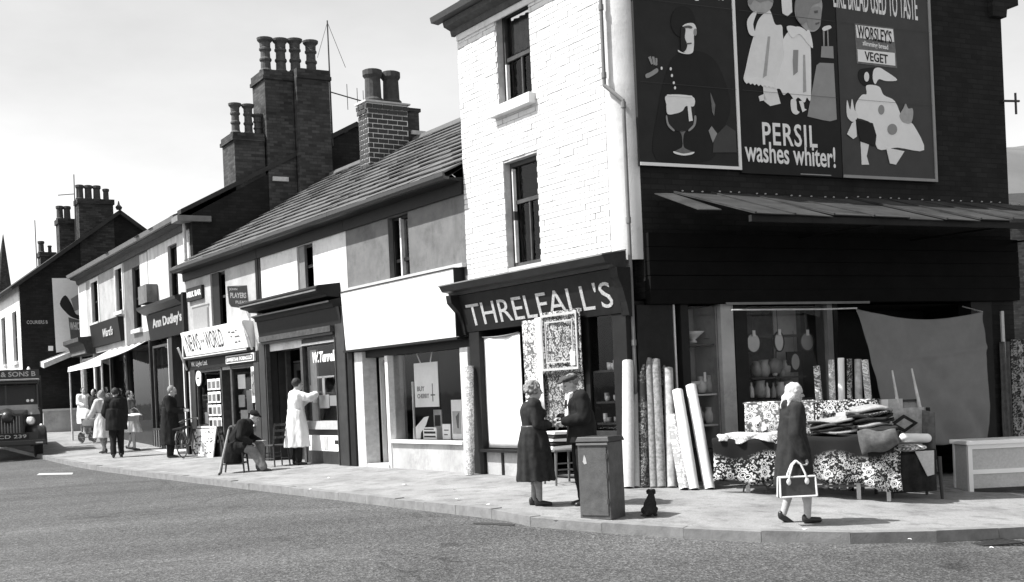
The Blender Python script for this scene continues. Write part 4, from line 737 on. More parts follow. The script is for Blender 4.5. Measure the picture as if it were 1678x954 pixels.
q = sg.W(xa, 0, zc+.05); wq = F1.W(-14.9, 0, zc+.05); put('arm', MB().tube([tuple(wq), tuple(q)], .018, 6).tube([tuple(sg.W(xa, 0, zc+ph*.45)), tuple(sg.W(xa+pw, 0, zc+ph*.5))], .015, 6), 'light_trim', T)
# ---------------- chimney with white pointing on the terrace ridge
CH = thing('chimney', 'squat brick chimney stack with bright mortar joints and two pots', 'chimney', F1.mw @ Matrix.Translation((-13.65, 3.2, 7.0)))
cx0, cx1, cy0, cy1, cz0, cz1 = -13.92, -13.42, 2.86, 3.96, 6.6, 8.55
put('mortar_core', MB().box(cx0, cx1, cy0, cy1, cz0, cz1), 'mortar', CH, F1.mw)
put('stack_back', MB().box(cx0+.02, cx1-.05, cy1+.002, cy1+.35, cz0, cz1-.12).box(cx0, cx1-.03, cy1+.002, cy1+.4, cz1-.115, cz1-.03), 'chimney_brick', CH, F1.mw); put('flashing', MB().box(cx0-.02, cx1+.03, cy1+.1, cy1+.48, 7.85, 7.95), 'light_trim', CH, F1.mw)
bh2, jj = .098, .022; cb = {}
def cbrick(w_, axis):
    key = (round(w_, 3), axis)
    if key not in cb:
        me = (MB().box(0, .02, 0, w_, 0, bh2, .004) if axis else MB().box(0, w_, 0, .02, 0, bh2, .004)).mesh('brick'); me.materials.append(MATS['red_brick']); cb[key] = me
    return cb[key]
for r_ in range(int((cz1-cz0)/(bh2+jj))):
    z = cz0+.01+r_*(bh2+jj); top = z > cz1-.3; prj = .035 if top else 0
    for axis, lo, hi in ((0, cx0, cx1), (1, cy0, cy1)):
        L_ = .25 if axis else .235; x = lo-(L_+jj)/2*(r_ % 2)
        while x < hi-.03:
            a, b = max(x, lo-prj), min(x+L_, hi+prj); x += L_+jj
            if b-a < .05: continue
            if axis == 0: put('brick', cbrick(round(b-a, 2), 0), None, CH, F1.mw @ Matrix.Translation((a, cy0-.012-prj, z)))
            else: put('brick', cbrick(round(b-a, 2), 1), None, CH, F1.mw @ Matrix.Translation((cx1-.008+prj, a, z)))
put('capping', MB().box(cx0-.06, cx1+.06, cy0-.07, cy1+.06, cz1, cz1+.05, .01), 'stone', CH, F1.mw)
for yy in (cy0+.3, cy1-.3): chimney_pot(CH, [(r*1.3, z*1.2) for r, z in POT_PLAIN], ((cx0+cx1)/2, yy, cz1+.05), F1, 'clay_pot')
# ================================================================== older, taller terrace further up the street
EB, RYB, RZB = 6.5, 4.9, 9.15
def zb_(x): return float(gz(*FB.W(x, -.1, 0)[:2]))-.05
def far_house(x0, x1, label, v, wins, wm='black_paint'):
    T = thing('terrace_house', label, 'building', FB.mw @ Matrix.Translation((x0, 0, zb_((x0+x1)/2))), 'older houses further up the street')
    put('upper_wall', MB().wall(x0, x1, 3.4, EB-.05, 0, .25, wins), v, T, FB.mw)
    for w_ in wins: sash(T, FB, *w_, .08, wm, .5, 'light_trim', .07)
    roof_run(T, x0, x1, FB, -.3, EB, RYB, RZB, 14, 'dark_slate'); shell(T, FB, x0, x1, 2*RYB, EB, (3.2,))
    put('eaves_board', MB().profile([(0, EB-.35), (-.06, EB-.35), (-.1, EB-.2), (-.3, EB-.16), (-.3, EB-.1), (0, EB-.08)], x0, x1), 'worn_dark', T, FB.mw); put('gutter', MB().profile([(-.3, EB-.12), (-.4, EB-.12), (-.44, EB-.0), (-.3, EB-.0)], x0, x1), 'grey_paint', T, FB.mw)
    return T
H1 = far_house(-4.75, 0, 'tall house with sooty gable, great chimneys and a dark scripted shop fascia', 'streaked_render', [(-2.35, -1.35, 4.42, 5.95)])
put('gable_wall', MB().profile([(.0, -.3), (2*RYB, -.3), (2*RYB, EB), (RYB, RZB+.05), (0, EB)], -.01, .28), 'soot_brick', H1, FB.mw); put('verge', MB().profile([(-.3, EB-.0), (RYB, RZB+.06), (2*RYB+.3, EB), (2*RYB+.3, EB+.12), (RYB, RZB+.2), (-.3, EB+.12)], -.02, .36), 'dark_slate', H1, FB.mw)
put('cornice_return', MB().box(-.2, .42, -.42, .5, EB-.2, EB-.05), 'grey_paint', H1, FB.mw); put('downpipe', MB().tube([(-.12, -.1, EB-.2), (-.12, -.1, 4.45)], .05, 8), 'light_trim', H1, FB.mw)
put('shop_cornice', MB().profile([(0, 4.12), (-.2, 4.14), (-.4, 4.28), (-.42, 4.36), (0, 4.45)], -4.7, -.25), 'dark_paint', H1, FB.mw); put('fascia_board', MB().profile([(0, 3.35), (-.08, 3.35), (-.18, 4.12), (0, 4.12)], -4.5, -.3), 'black_paint', H1, FB.mw)
text(H1, "Ann Dudley's", -3.9, -.6, 3.62, 3.98, 0, 'letter', FB, .03, .2, tilt=lambda z: -.08-(np.asarray(z)-3.35)*.13, depth=.012)
zb = zb_(-2)
put('pilaster', MB().box(-.95, -.35, -.08, .2, zb-.2, 3.35), 'streaked_render', H1, FB.mw); put('door', MB().box(-2.1, -.98, .3, .36, zb, 3.2), 'dark_paint', H1, FB.mw); put('pilaster', MB().box(-2.5, -2.15, -.05, .25, zb-.2, 3.35), 'dark_wood', H1, FB.mw); put('pilaster_edge', MB().box(-2.56, -2.505, -.07, .2, zb-.2, 3.3), 'light_trim', H1, FB.mw)
put('window_frame', MB().ring(-4.6, -2.6, zb+.6, 3.2, .0, .1, .07), 'worn_dark', H1, FB.mw); pane(H1, FB, -4.53, -2.67, zb+.67, 3.13, .05, g='shop_glass'); put('stall_riser', MB().box(-4.6, -2.6, .0, .2, zb-.2, zb+.6), 'dark_paint', H1, FB.mw)
for k in range(7): put('baluster', MB().box(-4.5+k*.28, -4.5+k*.28+.07, -.1, -.05, zb+.05, zb+.62), 'grey_paint', H1, FB.mw)
put('rail', MB().box(-4.6, -2.7, -.1, -.05, zb+.62, zb+.68), 'dark_paint', H1, FB.mw); put('door_step', MB().box(-4.4, -.3, -.5, .2, zb-.3, zb+.08), 'stone', H1, FB.mw)
put('box_sign', MB().box(-4.65, -3.6, -.35, -.02, 4.46, 5.0), 'grey_render', H1, FB.mw)
H2 = far_house(-8.0, -4.76, 'narrow streaked grey house with one long window above a white shop blind', 'grey_render', [(-6.85, -5.85, 3.85, 5.82)])
put('wall_stain', MB().box(-5.75, -4.8, -.006, -.001, 3.7, 6.1), 'streaked_render', H2, FB.mw)
H3 = far_house(-15.7, -8.01, 'far pale plastered house with two tall windows over a dark fascia', 'pale_render', [(-9.2, -8.25, 4.6, 6.08), (-13.25, -12.1, 4.5, 6.05)])
put('window_surround', MB().ring(-13.4, -11.95, 4.35, 6.1, -.03, -.001, .13), 'white_paint', H3, FB.mw); put('window_surround', MB().ring(-9.35, -8.12, 4.45, 6.12, -.03, -.001, .11), 'white_paint', H3, FB.mw)
put('corner_strip', MB().box(-15.7, -14.2, -.01, -.001, 3.9, 6.1), 'white_paint', H3, FB.mw)
put('fascia_board', MB().profile([(0, 3.6), (-.12, 3.6), (-.2, 4.4), (0, 4.4)], -12.9, -8.3), 'black_paint', H3, FB.mw); text(H3, "Ward's", -10.8, -9.2, 3.85, 4.15, -.18, 'letter', FB, .02, .2)
put('shop_cornice', MB().profile([(0, 3.4), (-.3, 3.4), (-.42, 3.75), (-.6, 3.85), (-.6, 4.0), (0, 4.05)], -16.0, -13.0), 'worn_dark', H3, FB.mw); put('fascia_board', MB().box(-15.8, -13.1, -.35, -.3, 3.42, 3.74), 'grey_render', H3, FB.mw)
put('gable_wall', MB().profile([(.0, -.2), (2*RYB, -.2), (2*RYB, EB), (RYB, RZB+.05), (0, EB)], -15.72, -15.6), 'soot_brick', H3, FB.mw)
for a, b, T in ((-15.6, -13.3, H3), (-13.1, -10.6, H3), (-10.4, -8.1, H3), (-7.9, -4.9, H2)):
    zb = zb_((a+b)/2); put('window_frame', MB().ring(a, b, zb+.7, 3.3, .0, .1, .08), 'light_trim' if a < -13.2 else 'dark_paint', T, FB.mw); pane(T, FB, a+.08, b-.08, zb+.78, 3.22, .05, g='shop_glass'); put('stall_riser', MB().box(a, b, 0, .2, zb-.2, zb+.7), 'dark_paint', T, FB.mw)
for a, b, T in ((-15.7, -15.6, H3), (-13.3, -13.1, H3), (-10.6, -10.4, H3), (-8.1, -8.02, H3), (-7.99, -7.9, H2), (-4.9, -4.77, H2)): put('pilaster', MB().box(a, b, -.05, .25, zb_((a+b)/2)-.2, 3.4), 'light_trim' if a < -13 else 'dark_paint', T, FB.mw)
AW = thing('shop_blind', 'long white canvas shop blind stretched out on posts up the street', 'awning', FB.mw @ Matrix.Translation((-13.5, -1.2, .5)))
put('canvas', MB().grid(lambda u, v: (-10.6+5.4*u, -.05-1.35*v, 3.38-.55*v-.06*math.sin(math.pi*v)+.02*math.sin(u*40)), 40, 8), 'mid_paper', AW, FB.mw, smooth=True, fix=False); put('valance', MB().grid(lambda u, v: (-10.6+5.4*u, -1.41-.02*v+.012*math.sin(u*50), 2.835-.16*v), 50, 2), 'cloth_white', AW, FB.mw, smooth=True, fix=False)
for x in (-10.5, -5.3): z = float(gz(*FB.W(x, -1.38, 0)[:2])); put('post', MB().cone((x, -1.38, z-.03), (x, -1.38, 2.84), .035, .03, 8), 'light_trim', AW, FB.mw)
# ---- big chimney stacks on the sooty gable
def stack(T, parts, fr, label=None): pass
CB = thing('chimney', 'massive dark double chimney stack with four tall ornate pots', 'chimney', FB.mw @ Matrix.Translation((.1, 3.3, 7)))
put('stack', MB().box(-.75, .32, 2.2, 3.02, 6.6, 10.35).box(-.8, .37, 2.14, 3.04, 10.35, 10.45).box(-.77, .34, 2.17, 3.03, 10.45, 10.62), 'chimney_brick', CB, FB.mw)
put('stack', MB().box(-.75, .55, 3.045, 4.02, 6.6, 10.4).box(-.8, .6, 3.05, 4.08, 10.4, 10.5).box(-.77, .57, 3.06, 4.05, 10.5, 10.68), 'chimney_brick', CB, FB.mw)
put('flashing', MB().box(.33, .4, 2.3, 2.75, 7.5, 7.62), 'light_trim', CB, FB.mw)
for y, z in ((2.4, 10.62), (2.85, 10.64), (3.28, 10.68), (3.76, 10.68)): chimney_pot(CB, [(r*1.15, q*1.05) for r, q in POT_TALL], (-.1, y, z), FB, 'pale_pot')
CS = thing('chimney', 'smaller dark chimney stack with three pots left of the massive one', 'chimney', FB.mw @ Matrix.Translation((-.3, 1.7, 7)))
put('stack', MB().box(-.85, .25, 1.28, 2.14, 6.4, 8.6).box(-.9, .3, 1.22, 2.138, 8.6, 8.7).box(-.87, .27, 1.25, 2.139, 8.7, 8.82), 'chimney_brick', CS, FB.mw)
for y, z, k in ((1.45, 8.82, 1.), (1.82, 8.82, 1.), (2.1, 8.8, .72)): chimney_pot(CS, [(r*.92, q*.92*k) for r, q in POT_TALL], (-.1, y, z), FB, 'pale_pot')
# television aerials
def aerial(name, label, base, top, fr, yagi, m='iron'):
    T = thing(name, label, 'aerial', Matrix.Translation(fr.W(*base)))
    put('mast', MB().cone(base, top, .028, .02, 6), m, T, fr.mw)
    for k, (p, q, els) in enumerate(yagi):
        put('boom', MB().cone(p, q, .018, .018, 6), m, T, fr.mw)
        for t in els:
            c = V3(*p)*(1-t)+V3(*q)*t; h = .42-.1*t; put('element', MB().cone((c[0], c[1], c[2]-h), (c[0], c[1], c[2]+h), .01, .01, 5), m, T, fr.mw)
    return T
T = aerial('television_aerial', 'tall aerial mast with wire stays beside the massive chimney', (.3, 4.15, 8.6), (.3, 4.15, 12.2), FB, [((.3, 4.15, 10.15), (.5, 5.1, 9.9), (.5, .8, .98))])
put('stay', MB().cone((.3, 4.15, 12.15), (.3, 4.65, 10.9), .008, .008, 4), 'iron', T, FB.mw); put('stay', MB().cone((.3, 4.15, 12.15), (.3, 3.8, 11.1), .008, .008, 4), 'iron', T, FB.mw)
# ---- big dark gabled house closing the view
v = ray(37, 600); P0 = FB.W(-17.4, 0, 0); k = np.dot(P0-EYEP, FB.x)/np.dot(v, FB.x); oc = EYEP+k*v; oc[2] = 0
FC = Frame(oc, 60, 1); FD = Frame(oc, 30, -1)
xa, za = FC.at(195, 347); _, ze = FC.at(38, 462); zg = float(gz(oc[0], oc[1]))
HC = thing('gabled_house', 'big dark gabled house with a tall pale poster at the street bend', 'building', Matrix.Translation((oc[0], oc[1], zg)))
put('gable_wall', MB().prism([(.0, zg-.4), (2*xa, zg-.4), (2*xa, ze), (xa, za), (0, ze)], 0, .3), 'soot_brick', HC, FC.mw)
wn = [(-2.2, -1.0, 3.4, 5.4), (-5.4, -4.2, 3.4, 5.4), (-8.6, -7.4, 3.4, 5.4)]
put('street_wall', MB().wall(-14, -.02, zg-.4, ze-.1, 0, .3, wn), 'white_paint', HC, FD.mw)
for w_ in wn: sash(HC, FD, *w_, .1, 'worn_dark', .5, 'light_trim', .08)
put('roof_slope', MB().add([(-.35, -.2, ze-.22), (xa, -.2, za+.06), (xa, 14, za+.06), (-.35, 14, ze-.22)], [(0, 1, 2, 3)]).add([(xa, -.2, za+.06), (2*xa+.35, -.2, ze-.22), (2*xa+.35, 14, ze-.22), (xa, 14, za+.06)], [(0, 1, 2, 3)]), 'dark_slate', HC, FC.mw).modifiers.new('t', 'SOLIDIFY').thickness = .14
put('finial', MB().lathe([(.1, 0), (.14, .1), (.05, .2), (.02, .35)], (xa, 0, za+.08), 8), 'dark_slate', HC, FC.mw)
def cst(label, px0, px1, pt, y0, y1, pots, mpot='clay_pot', cap=True, zlow=None):
    a, z1 = FC.at(px0, pt, y0); b, _ = FC.at(px1, pt, y0)
    T = thing('chimney', label, 'chimney', FC.mw @ Matrix.Translation(((a+b)/2, y0, z1-1.5)))
    put('stack', MB().box(a+.05, b-.05, y0, y1, zlow or ze, z1-.2).box(a, b, y0-.05, y1+.05, z1-.2, z1), 'far_brick', T, FC.mw)
    for px, s in pots: x, _ = FC.at(px, pt, y0); chimney_pot(T, [(r*1.1*s, q*s*1.1) for r, q in POT_PLAIN], (x, (y0+y1)/2, z1), FC, mpot, 10)
    return T
cst('broad far chimney stack with four pots on the dark gabled house', 126, 187, 325, -.03, .7, ((134, .8), (148, .8), (162, .8), (177, .65)))
cst('narrower far chimney with two pots left of the broad one', 94, 125, 358, 1.2, 1.9, ((101, .75), (113, .75)))
cst('lowest far chimney showing just above the dark roof slope', 64, 92, 413, 6, 6.7, ((70, .7), (84, .45)), zlow=6)
T = aerial('television_aerial', 'thin aerial on the broad far chimney', (FC.at(123, 330)[0], .3, ze), (FC.at(121, 286, .3)[0], .3, FC.at(121, 286, .3)[1]), FC, [((FC.at(95, 320, .3)[0], .3, FC.at(95, 320, .3)[1]), (FC.at(121, 318, .3)[0], .3, FC.at(121, 318, .3)[1]), ())])
aerial('television_aerial', 'bare thin mast standing behind the far dark roof', (FC.at(60, 420, 6)[0], 6, ze-.5), (FC.at(57, 361, 6)[0], 6, FC.at(57, 361, 6)[1]), FC, [])
PO = thing('poster', 'tall pale poster with a dark picture on the far gable wall', 'poster', FC.mw @ Matrix.Translation((2.5, 0, 3.5)))
trace(PO, 'sheet', [(85, 456), (124, 455), (150, 456), (152, 560), (120, 562), (92, 582)][:0]+[(85, 456), (150, 456), (152, 570), (92, 578)], 'paper', -.02, .015, FC)
trace(PO, 'picture', [(98, 498), (107, 484), (118, 500), (124, 514), (132, 518), (132, 524), (118, 520), (108, 512)], 'poster_dark', -.036, .004, FC); trace(PO, 'picture', [(112, 520), (133, 526), (133, 552), (116, 556)], 'grey_ink', -.036, .004, FC); trace(PO, 'picture', [(116, 490), (132, 480), (134, 505), (122, 510)], 'dim_paper', -.042, .004, FC)
x0, z0 = FC.at(115, 541, -.04); x1, z1 = FC.at(133, 528, -.04); text(PO, 'WHICH', x0, x1, z0, z1, -.042, 'paper', FC, .02)
x0, z0 = FC.at(44, 531, 0); x1, z1 = FC.at(78, 525, 0); text(HC, 'COURIERS B', x0, x1, z0, z1, 0, 'letter', FC, .01); trace(HC, 'number_plate', [(79, 567), (87, 567), (87, 575), (79, 575)], 'paper', -.01, .01, FC)
zz = FC.at(100, 600)[1]
put('shop_blind', MB().hexa([(FC.at(66, 605)[0], -.9, FC.at(66, 605)[1]), (FC.at(128, 588)[0], -.9, FC.at(100, 590)[1]+.25), (FC.at(128, 588)[0], 0, FC.at(100, 590)[1]+.3), (FC.at(66, 605)[0], 0, FC.at(66, 605)[1]+.1)]+[(FC.at(66, 605)[0], -.9, FC.at(66, 605)[1]+.2), (FC.at(128, 588)[0], -.9, FC.at(100, 590)[1]+.45), (FC.at(128, 588)[0], 0, FC.at(100, 590)[1]+.5), (FC.at(66, 605)[0], 0, FC.at(66, 605)[1]+.3)]), 'light_trim', HC, FC.mw)
LW = thing('low_wall', 'low pale rendered wall below the far dark gable', 'wall', FC.mw @ Matrix.Translation((1, -.5, zg))); put('wall', MB().box(.6, 4.6, -.6, -.35, zg-.3, FC.at(100, 673, -.6)[1], .01), 'pale_render', LW, FC.mw); put('coping', MB().box(.55, 4.65, -.65, -.3, FC.at(100, 673, -.6)[1]+.002, FC.at(100, 673, -.6)[1]+.08), 'stone', LW, FC.mw)
# church spire far behind
P = EYEP+ray(5, 470)*130; tip = EYEP+ray(5, 384)*130
SP = thing('church_spire', 'sharp dark church spire far behind the roofs at the left edge', 'church', Matrix.Translation((P[0], P[1], 0)))
put('spire', MB().cone((P[0], P[1], P[2]-.5), tip, .95, .03, 8), 'far_brick', SP); put('tower', MB().box(P[0]-1.2, P[0]+1.2, P[1]-1.2, P[1]+1.2, -1, P[2]-.5), 'far_brick', SP)
# dark roofed houses behind the side street
for k, (px, py, D, wd, lb) in enumerate(((1690, 300, 48, 9, 'distant house with dark slate roof beyond the side street'),)):
    P = EYEP+ray(px, py)*D; T = thing('terrace_house', lb, 'building', Matrix.Translation((P[0], P[1], -1)), 'houses behind the side street'); a, b = P[0]-1.0, P[0]+wd
    put('wall', MB().box(a, b, P[1], P[1]+8, -1.5, P[2]-.9), 'far_brick', T); put('roof', MB().profile([(P[1]-.3, P[2]-.95), (P[1]+4, P[2]+.2), (P[1]+8.3, P[2]-.95)], a-.2, b), 'dark_slate', T)
    put('chimney_stack', MB().box(b-2, b-1, P[1]+3.6, P[1]+4.4, P[2]-.5, P[2]+1.6), 'far_brick', T)
# small iron lamp bracket on the gable's far edge
T = thing('wall_bracket', 'small iron bracket jutting from the far edge of the sooty gable', 'bracket', F2.mw @ Matrix.Translation((7.4, -.02, 5.7))); put('arm', MB().cone((7.3, -.05, 5.75), (7.68, -.05, 5.77), .02, .02, 6), 'iron', T, F2.mw); put('upright', MB().cone((7.6, -.05, 5.55), (7.6, -.05, 5.9), .02, .02, 6), 'iron', T, F2.mw)
# ================================================================== people
mat('skin', .38, .6, .12, 20, .1, 60); mat('pale_skin', .5, .6, .1, 20, .1, 60); mat('hair_dark', .03, .6, .4, 40, .6, 120); mat('hair_grey', .22, .7, .6, 45, .8, 90)
mat('coat_dark', .03, .9, .3, 12, .35, 160, .1); mat('suit_black', .018, .9, .3, 10, .3, 160, .1); mat('dress_dark', .028, .9, .35, 14, .35, 140, .1); mat('shirt', .78, .85, .05, 10, .2); mat('white_coat', .8, .85, .06, 8, .3, 40, .1); mat('stocking', .22, .7, .2, 20, .1); mat('shoe', .015, .35, .3, 12, .1, 40, .5)
mat('scarf', .52, .8, .35, 26, .5, 60, .2); mat('tweed', .2, .95, .35, 60, .4, 160, .1); mat('pale_dress', .66, .85, .2, 14, .3); mat('grey_coat', .5, .9, .1, 10, .3); mat('trouser_grey', .16, .9, .3, 14, .3, 150, .1); mat('leather', .04, .4, .3, 14, .3, 60, .5); mat('piping', .75, .5, .1, 20, .1); mat('cap_cloth', .06, .95, .4, 40, .4); mat('eye_ink', .02, .3, .1, 5, 0)
def caps(m, p0, p1, r0, r1=None, n=12):
    r1 = r0 if r1 is None else r1; m.cone(p0, p1, r0, r1, n); m.ell(p0, (r0,)*3, n, 8); m.ell(p1, (r1,)*3, n, 8)
def chain(m, pts, rs):
    for a, b, r, q in zip(pts[:-1], pts[1:], rs[:-1], rs[1:]): caps(m, a, b, r, q)
def bake(m, voxel=.011, it=5, fac=.55):
    me = m.mesh('tmp'); o = bpy.data.objects.new('tmp', me); COL.objects.link(o)
    r = o.modifiers.new('r', 'REMESH'); r.mode = 'VOXEL'; r.voxel_size = voxel; s_ = o.modifiers.new('s', 'SMOOTH'); s_.factor = fac; s_.iterations = it
    dg = bpy.context.evaluated_depsgraph_get(); dg.update(); out = bpy.data.meshes.new_from_object(o.evaluated_get(dg)); COL.objects.unlink(o); bpy.data.objects.remove(o); bpy.data.meshes.remove(me)
    out.polygons.foreach_set('use_smooth', [True]*len(out.polygons)); return out
from mathutils import noise as mnoise
def wrinkle(me, amp=.014, sc=(9, 9, 3.2), seed=0.):
    me.update(); n = len(me.vertices); co = np.empty(n*3); no = np.empty(n*3); me.vertices.foreach_get('co', co); me.vertex_normals.foreach_get('vector', no); co = co.reshape(-1, 3); no = no.reshape(-1, 3)
    d = np.array([mnoise.noise((c[0]*sc[0]+seed, c[1]*sc[1], c[2]*sc[2]+.8*c[0]*sc[0]))+.5*mnoise.noise((c[0]*sc[0]*2.3, c[1]*sc[1]*2.3+seed, c[2]*sc[2]*2.6-c[1]*5)) for c in co])
    me.vertices.foreach_set('co', (co+no*(d*amp)[:, None]).ravel()); me.update(); return me
def loft(m, rings, n=40, pleat=0, amp=0., phase=0.):
    """rings: (z, cx, cy, rx, ry); pleats deepen towards the last ring"""
    k = len(rings); vs = []
    for j, (z, cx, cy, rx, ry) in enumerate(rings):
        for i in range(n):
            q = 2*math.pi*i/n; f = 1+amp*(j/(k-1))*math.cos(pleat*q+phase+.6*math.sin(2*q))
            vs.append((cx+rx*f*math.cos(q), cy+ry*f*math.sin(q), z))
    m.add(vs, [(i+j*n, (i+1) % n+j*n, (i+1) % n+(j+1)*n, i+(j+1)*n) for j in range(k-1) for i in range(n)]+[tuple(range(n)), tuple(range(k*n-1, (k-1)*n-1, -1))])
def hand(m, w_, e_, side, curl=.6, k=1.):
    """palm, four unequal bent fingers and a thumb leaving the side of the palm; grows from wrist w_ away from elbow e_"""
    w_, e_ = V3(*w_), V3(*e_); d = w_-e_; d /= np.linalg.norm(d); up = V3(0, 0, 1) if abs(d[2]) < .8 else V3(1, 0, 0)
    s_ = np.cross(d, up); s_ /= np.linalg.norm(s_); s_ *= side; nn = np.cross(s_, d)*side
    for q in (-.024, 0, .024): caps(m, w_+d*.01+s_*q*.7, w_+d*.085*k+s_*q, .016, .015, 8)
    for q, L in ((-.033, .062), (-.011, .075), (.011, .08), (.033, .07)):
        b = w_+d*.088*k+s_*q; c1 = b+(d*math.cos(curl*.6)-nn*math.sin(curl*.6))*L*.5; c2 = c1+(d*math.cos(curl*1.7)-nn*math.sin(curl*1.7))*L*.5; caps(m, b, c1, .0105, .0095, 6); caps(m, c1, c2, .0095, .008, 6)
    t0 = w_+d*.03+s_*.03; t1 = t0+(d*.6+s_*.6-nn*.3)*.045; caps(m, t0, t1, .013, .011, 6); caps(m, t1, t1+(d*.9-nn*.35)*.03, .011, .009, 6)
DEF = dict(pel=(0, 0, .94), waist=(0, 0, 1.08), chest=(0, 0, 1.29), neck=(-.005, 0, 1.45), head=(.02, 0, 1.585),
  shL=(0, .165, 1.39), elL=(-.03, .21, 1.1), wrL=(.06, .2, .86), shR=(0, -.165, 1.39), elR=(-.03, -.21, 1.1), wrR=(.06, -.2, .86),
  hipL=(0, .085, .92), knL=(.02, .09, .5), anL=(-.02, .09, .08), hipR=(0, -.085, .92), knR=(.02, -.09, .5), anR=(-.02, -.09, .08))
def person(label, P, heading, h, J=None, group=None, hyaw=0., hpitch=0., curl=.7, toes=None, build=1.0):
    j = dict(DEF); j.update(J or {}); j = {k: V3(*v) for k, v in j.items()}
    T = thing('person', label, 'person', Matrix.Translation(Vector(P)) @ Matrix.Rotation(heading, 4, 'Z') @ Matrix.Scale(h/1.7, 4), group)
    T['_j'] = 0; del T['_j']
    b = MB(); hd = j['head']; rot = Matrix.Rotation(hyaw, 3, 'Z') @ Matrix.Rotation(hpitch, 3, 'Y')
    hm = MB(); hm.ell((0, 0, .02), (.093, .074, .105), 16, 12); hm.ell((.03, 0, -.05), (.066, .058, .07), 14, 10); hm.ell((.055, 0, -.088), (.03, .034, .025), 10, 8)
    caps(hm, (.088, 0, .012), (.112, 0, -.022), .011, .0155, 8)                       # nose
    for s_ in (-1, 1): hm.ell((-.002, s_*.077, -.005), (.02, .012, .033), 10, 8); hm.ell((.076, s_*.032, .026), (.02, .026, .01), 8, 6); hm.ell((.072, s_*.04, -.028), (.024, .02, .022), 8, 6)
    hm.ell((.086, 0, -.056), (.014, .026, .007), 8, 6)                                  # lips
    hm.v = [tuple(rot @ Vector(q)+Vector(hd)) for q in hm.v]; b.add(hm.v, hm.f)
    chain(b, [j['pel'], j['waist'], j['chest']], [.125*build, .105*build, .12*build]); caps(b, j['shL'], j['shR'], .07); caps(b, j['chest'], j['neck'], .1, .058); caps(b, j['neck'], hd+V3(-.01, 0, -.05), .055, .052)
    for s_, S_ in ((1, 'L'), (-1, 'R')):
        chain(b, [j['sh'+S_], j['el'+S_], j['wr'+S_]], [.055, .042, .028]); hand(b, j['wr'+S_], j['el'+S_], s_, curl)
        chain(b, [j['hip'+S_], j['kn'+S_], j['an'+S_]], [.088*build, .058, .038]); mid = j['kn'+S_]*.62+j['an'+S_]*.38+V3(-.018, 0, 0); b.ell(mid, (.05, .047, .11), 10, 8)
        t = (toes or {}).get(S_, (1, 0, -.28)); t = V3(*t); t /= np.linalg.norm(t); caps(b, j['an'+S_]+V3(-.02, 0, -.03), j['an'+S_]+t*.13+V3(0, 0, -.03), .034, .028)
    put('body', bake(b, .0095, 3), 'skin', T, local=True)
    ey = MB()
    for s_ in (-1, 1):
        e_ = MB(); e_.ell((.083, s_*.033, .008), (.01, .014, .007), 8, 6); put('eye', MB().add([tuple(rot @ Vector(q)+Vector(hd)) for q in e_.v], e_.f), 'eye_ink', T, local=True, smooth=True)
    def headpart(name, prim, m, voxel=.011, it=3):
        prim.v = [tuple(rot @ Vector(q)+Vector(hd)) for q in prim.v]; return put(name, wrinkle(bake(prim, voxel, it), .011 if name == 'headscarf' else .008, (24, 24, 15) if name != 'headscarf' else (16, 16, 11), random.uniform(0, 40)), m, T, local=True)
    return T, j, headpart
def shoes(T, j, m='shoe', heel=.0, toes=None):
    for S_ in 'LR':
        t = (toes or {}).get(S_, (1, 0, -.28)); t = V3(*t); t /= np.linalg.norm(t); s_ = MB(); a = j['an'+S_]
        caps(s_, a+V3(-.03, 0, -.036), a+t*.15+V3(0, 0, -.028), .042, .036); caps(s_, a+V3(-.035, 0, -.02), a+V3(-.035, 0, .0), .04, .036)
        if heel: caps(s_, a+V3(-.05, 0, -.03), a+V3(-.05, 0, -.075), .022, .018)
        put('shoe', bake(s_, .009, 3), m, T, local=True)
def sleeves(m, j, r=(.083, .066, .05), stop=1.0):
    for S_ in 'LR': chain(m, [j['sh'+S_], j['el'+S_], j['el'+S_]+(j['wr'+S_]-j['el'+S_])*stop], r)
def torso(m, j, f=1.0):
    chain(m, [j['pel'], j['waist'], j['chest']], [.16*f, .145*f, .155*f]); caps(m, j['shL'], j['shR'], .088*f); caps(m, j['chest'], j['neck']+V3(0, 0, -.03), .14*f, .075*f)
    for S_ in 'LR': caps(m, j['waist'], j['sh'+S_]+V3(0, 0, -.06), .11*f, .085*f)
def trousers(T, j, m, r=(.115, .086, .07)):
    t = MB(); caps(t, j['pel'], j['waist']+V3(0, 0, -.03), .145, .13)
    for S_ in 'LR': chain(t, [j['hip'+S_], j['kn'+S_], j['an'+S_]+V3(0, 0, .02)], r); caps(t, j['pel'], j['hip'+S_], .13, .118)
    put('trousers', wrinkle(bake(t, .011, 4), seed=random.uniform(0, 50)), m, T, local=True)
def stockings(T, j, m='stocking'):
    t = MB()
    for S_ in 'LR': chain(t, [j['kn'+S_]+V3(0, 0, .06), j['kn'+S_], j['an'+S_]], [.068, .064, .042]); t.ell(j['kn'+S_]*.62+j['an'+S_]*.38+V3(-.018, 0, 0), (.055, .052, .115), 10, 8)
    put('stockings', bake(t, .01, 3), m, T, local=True)
def hd(px, py): return math.atan2(py, px)
def stand(pxf, pyf, hpx): P = G(pxf, pyf); return P, hpx/px_per_m(P)
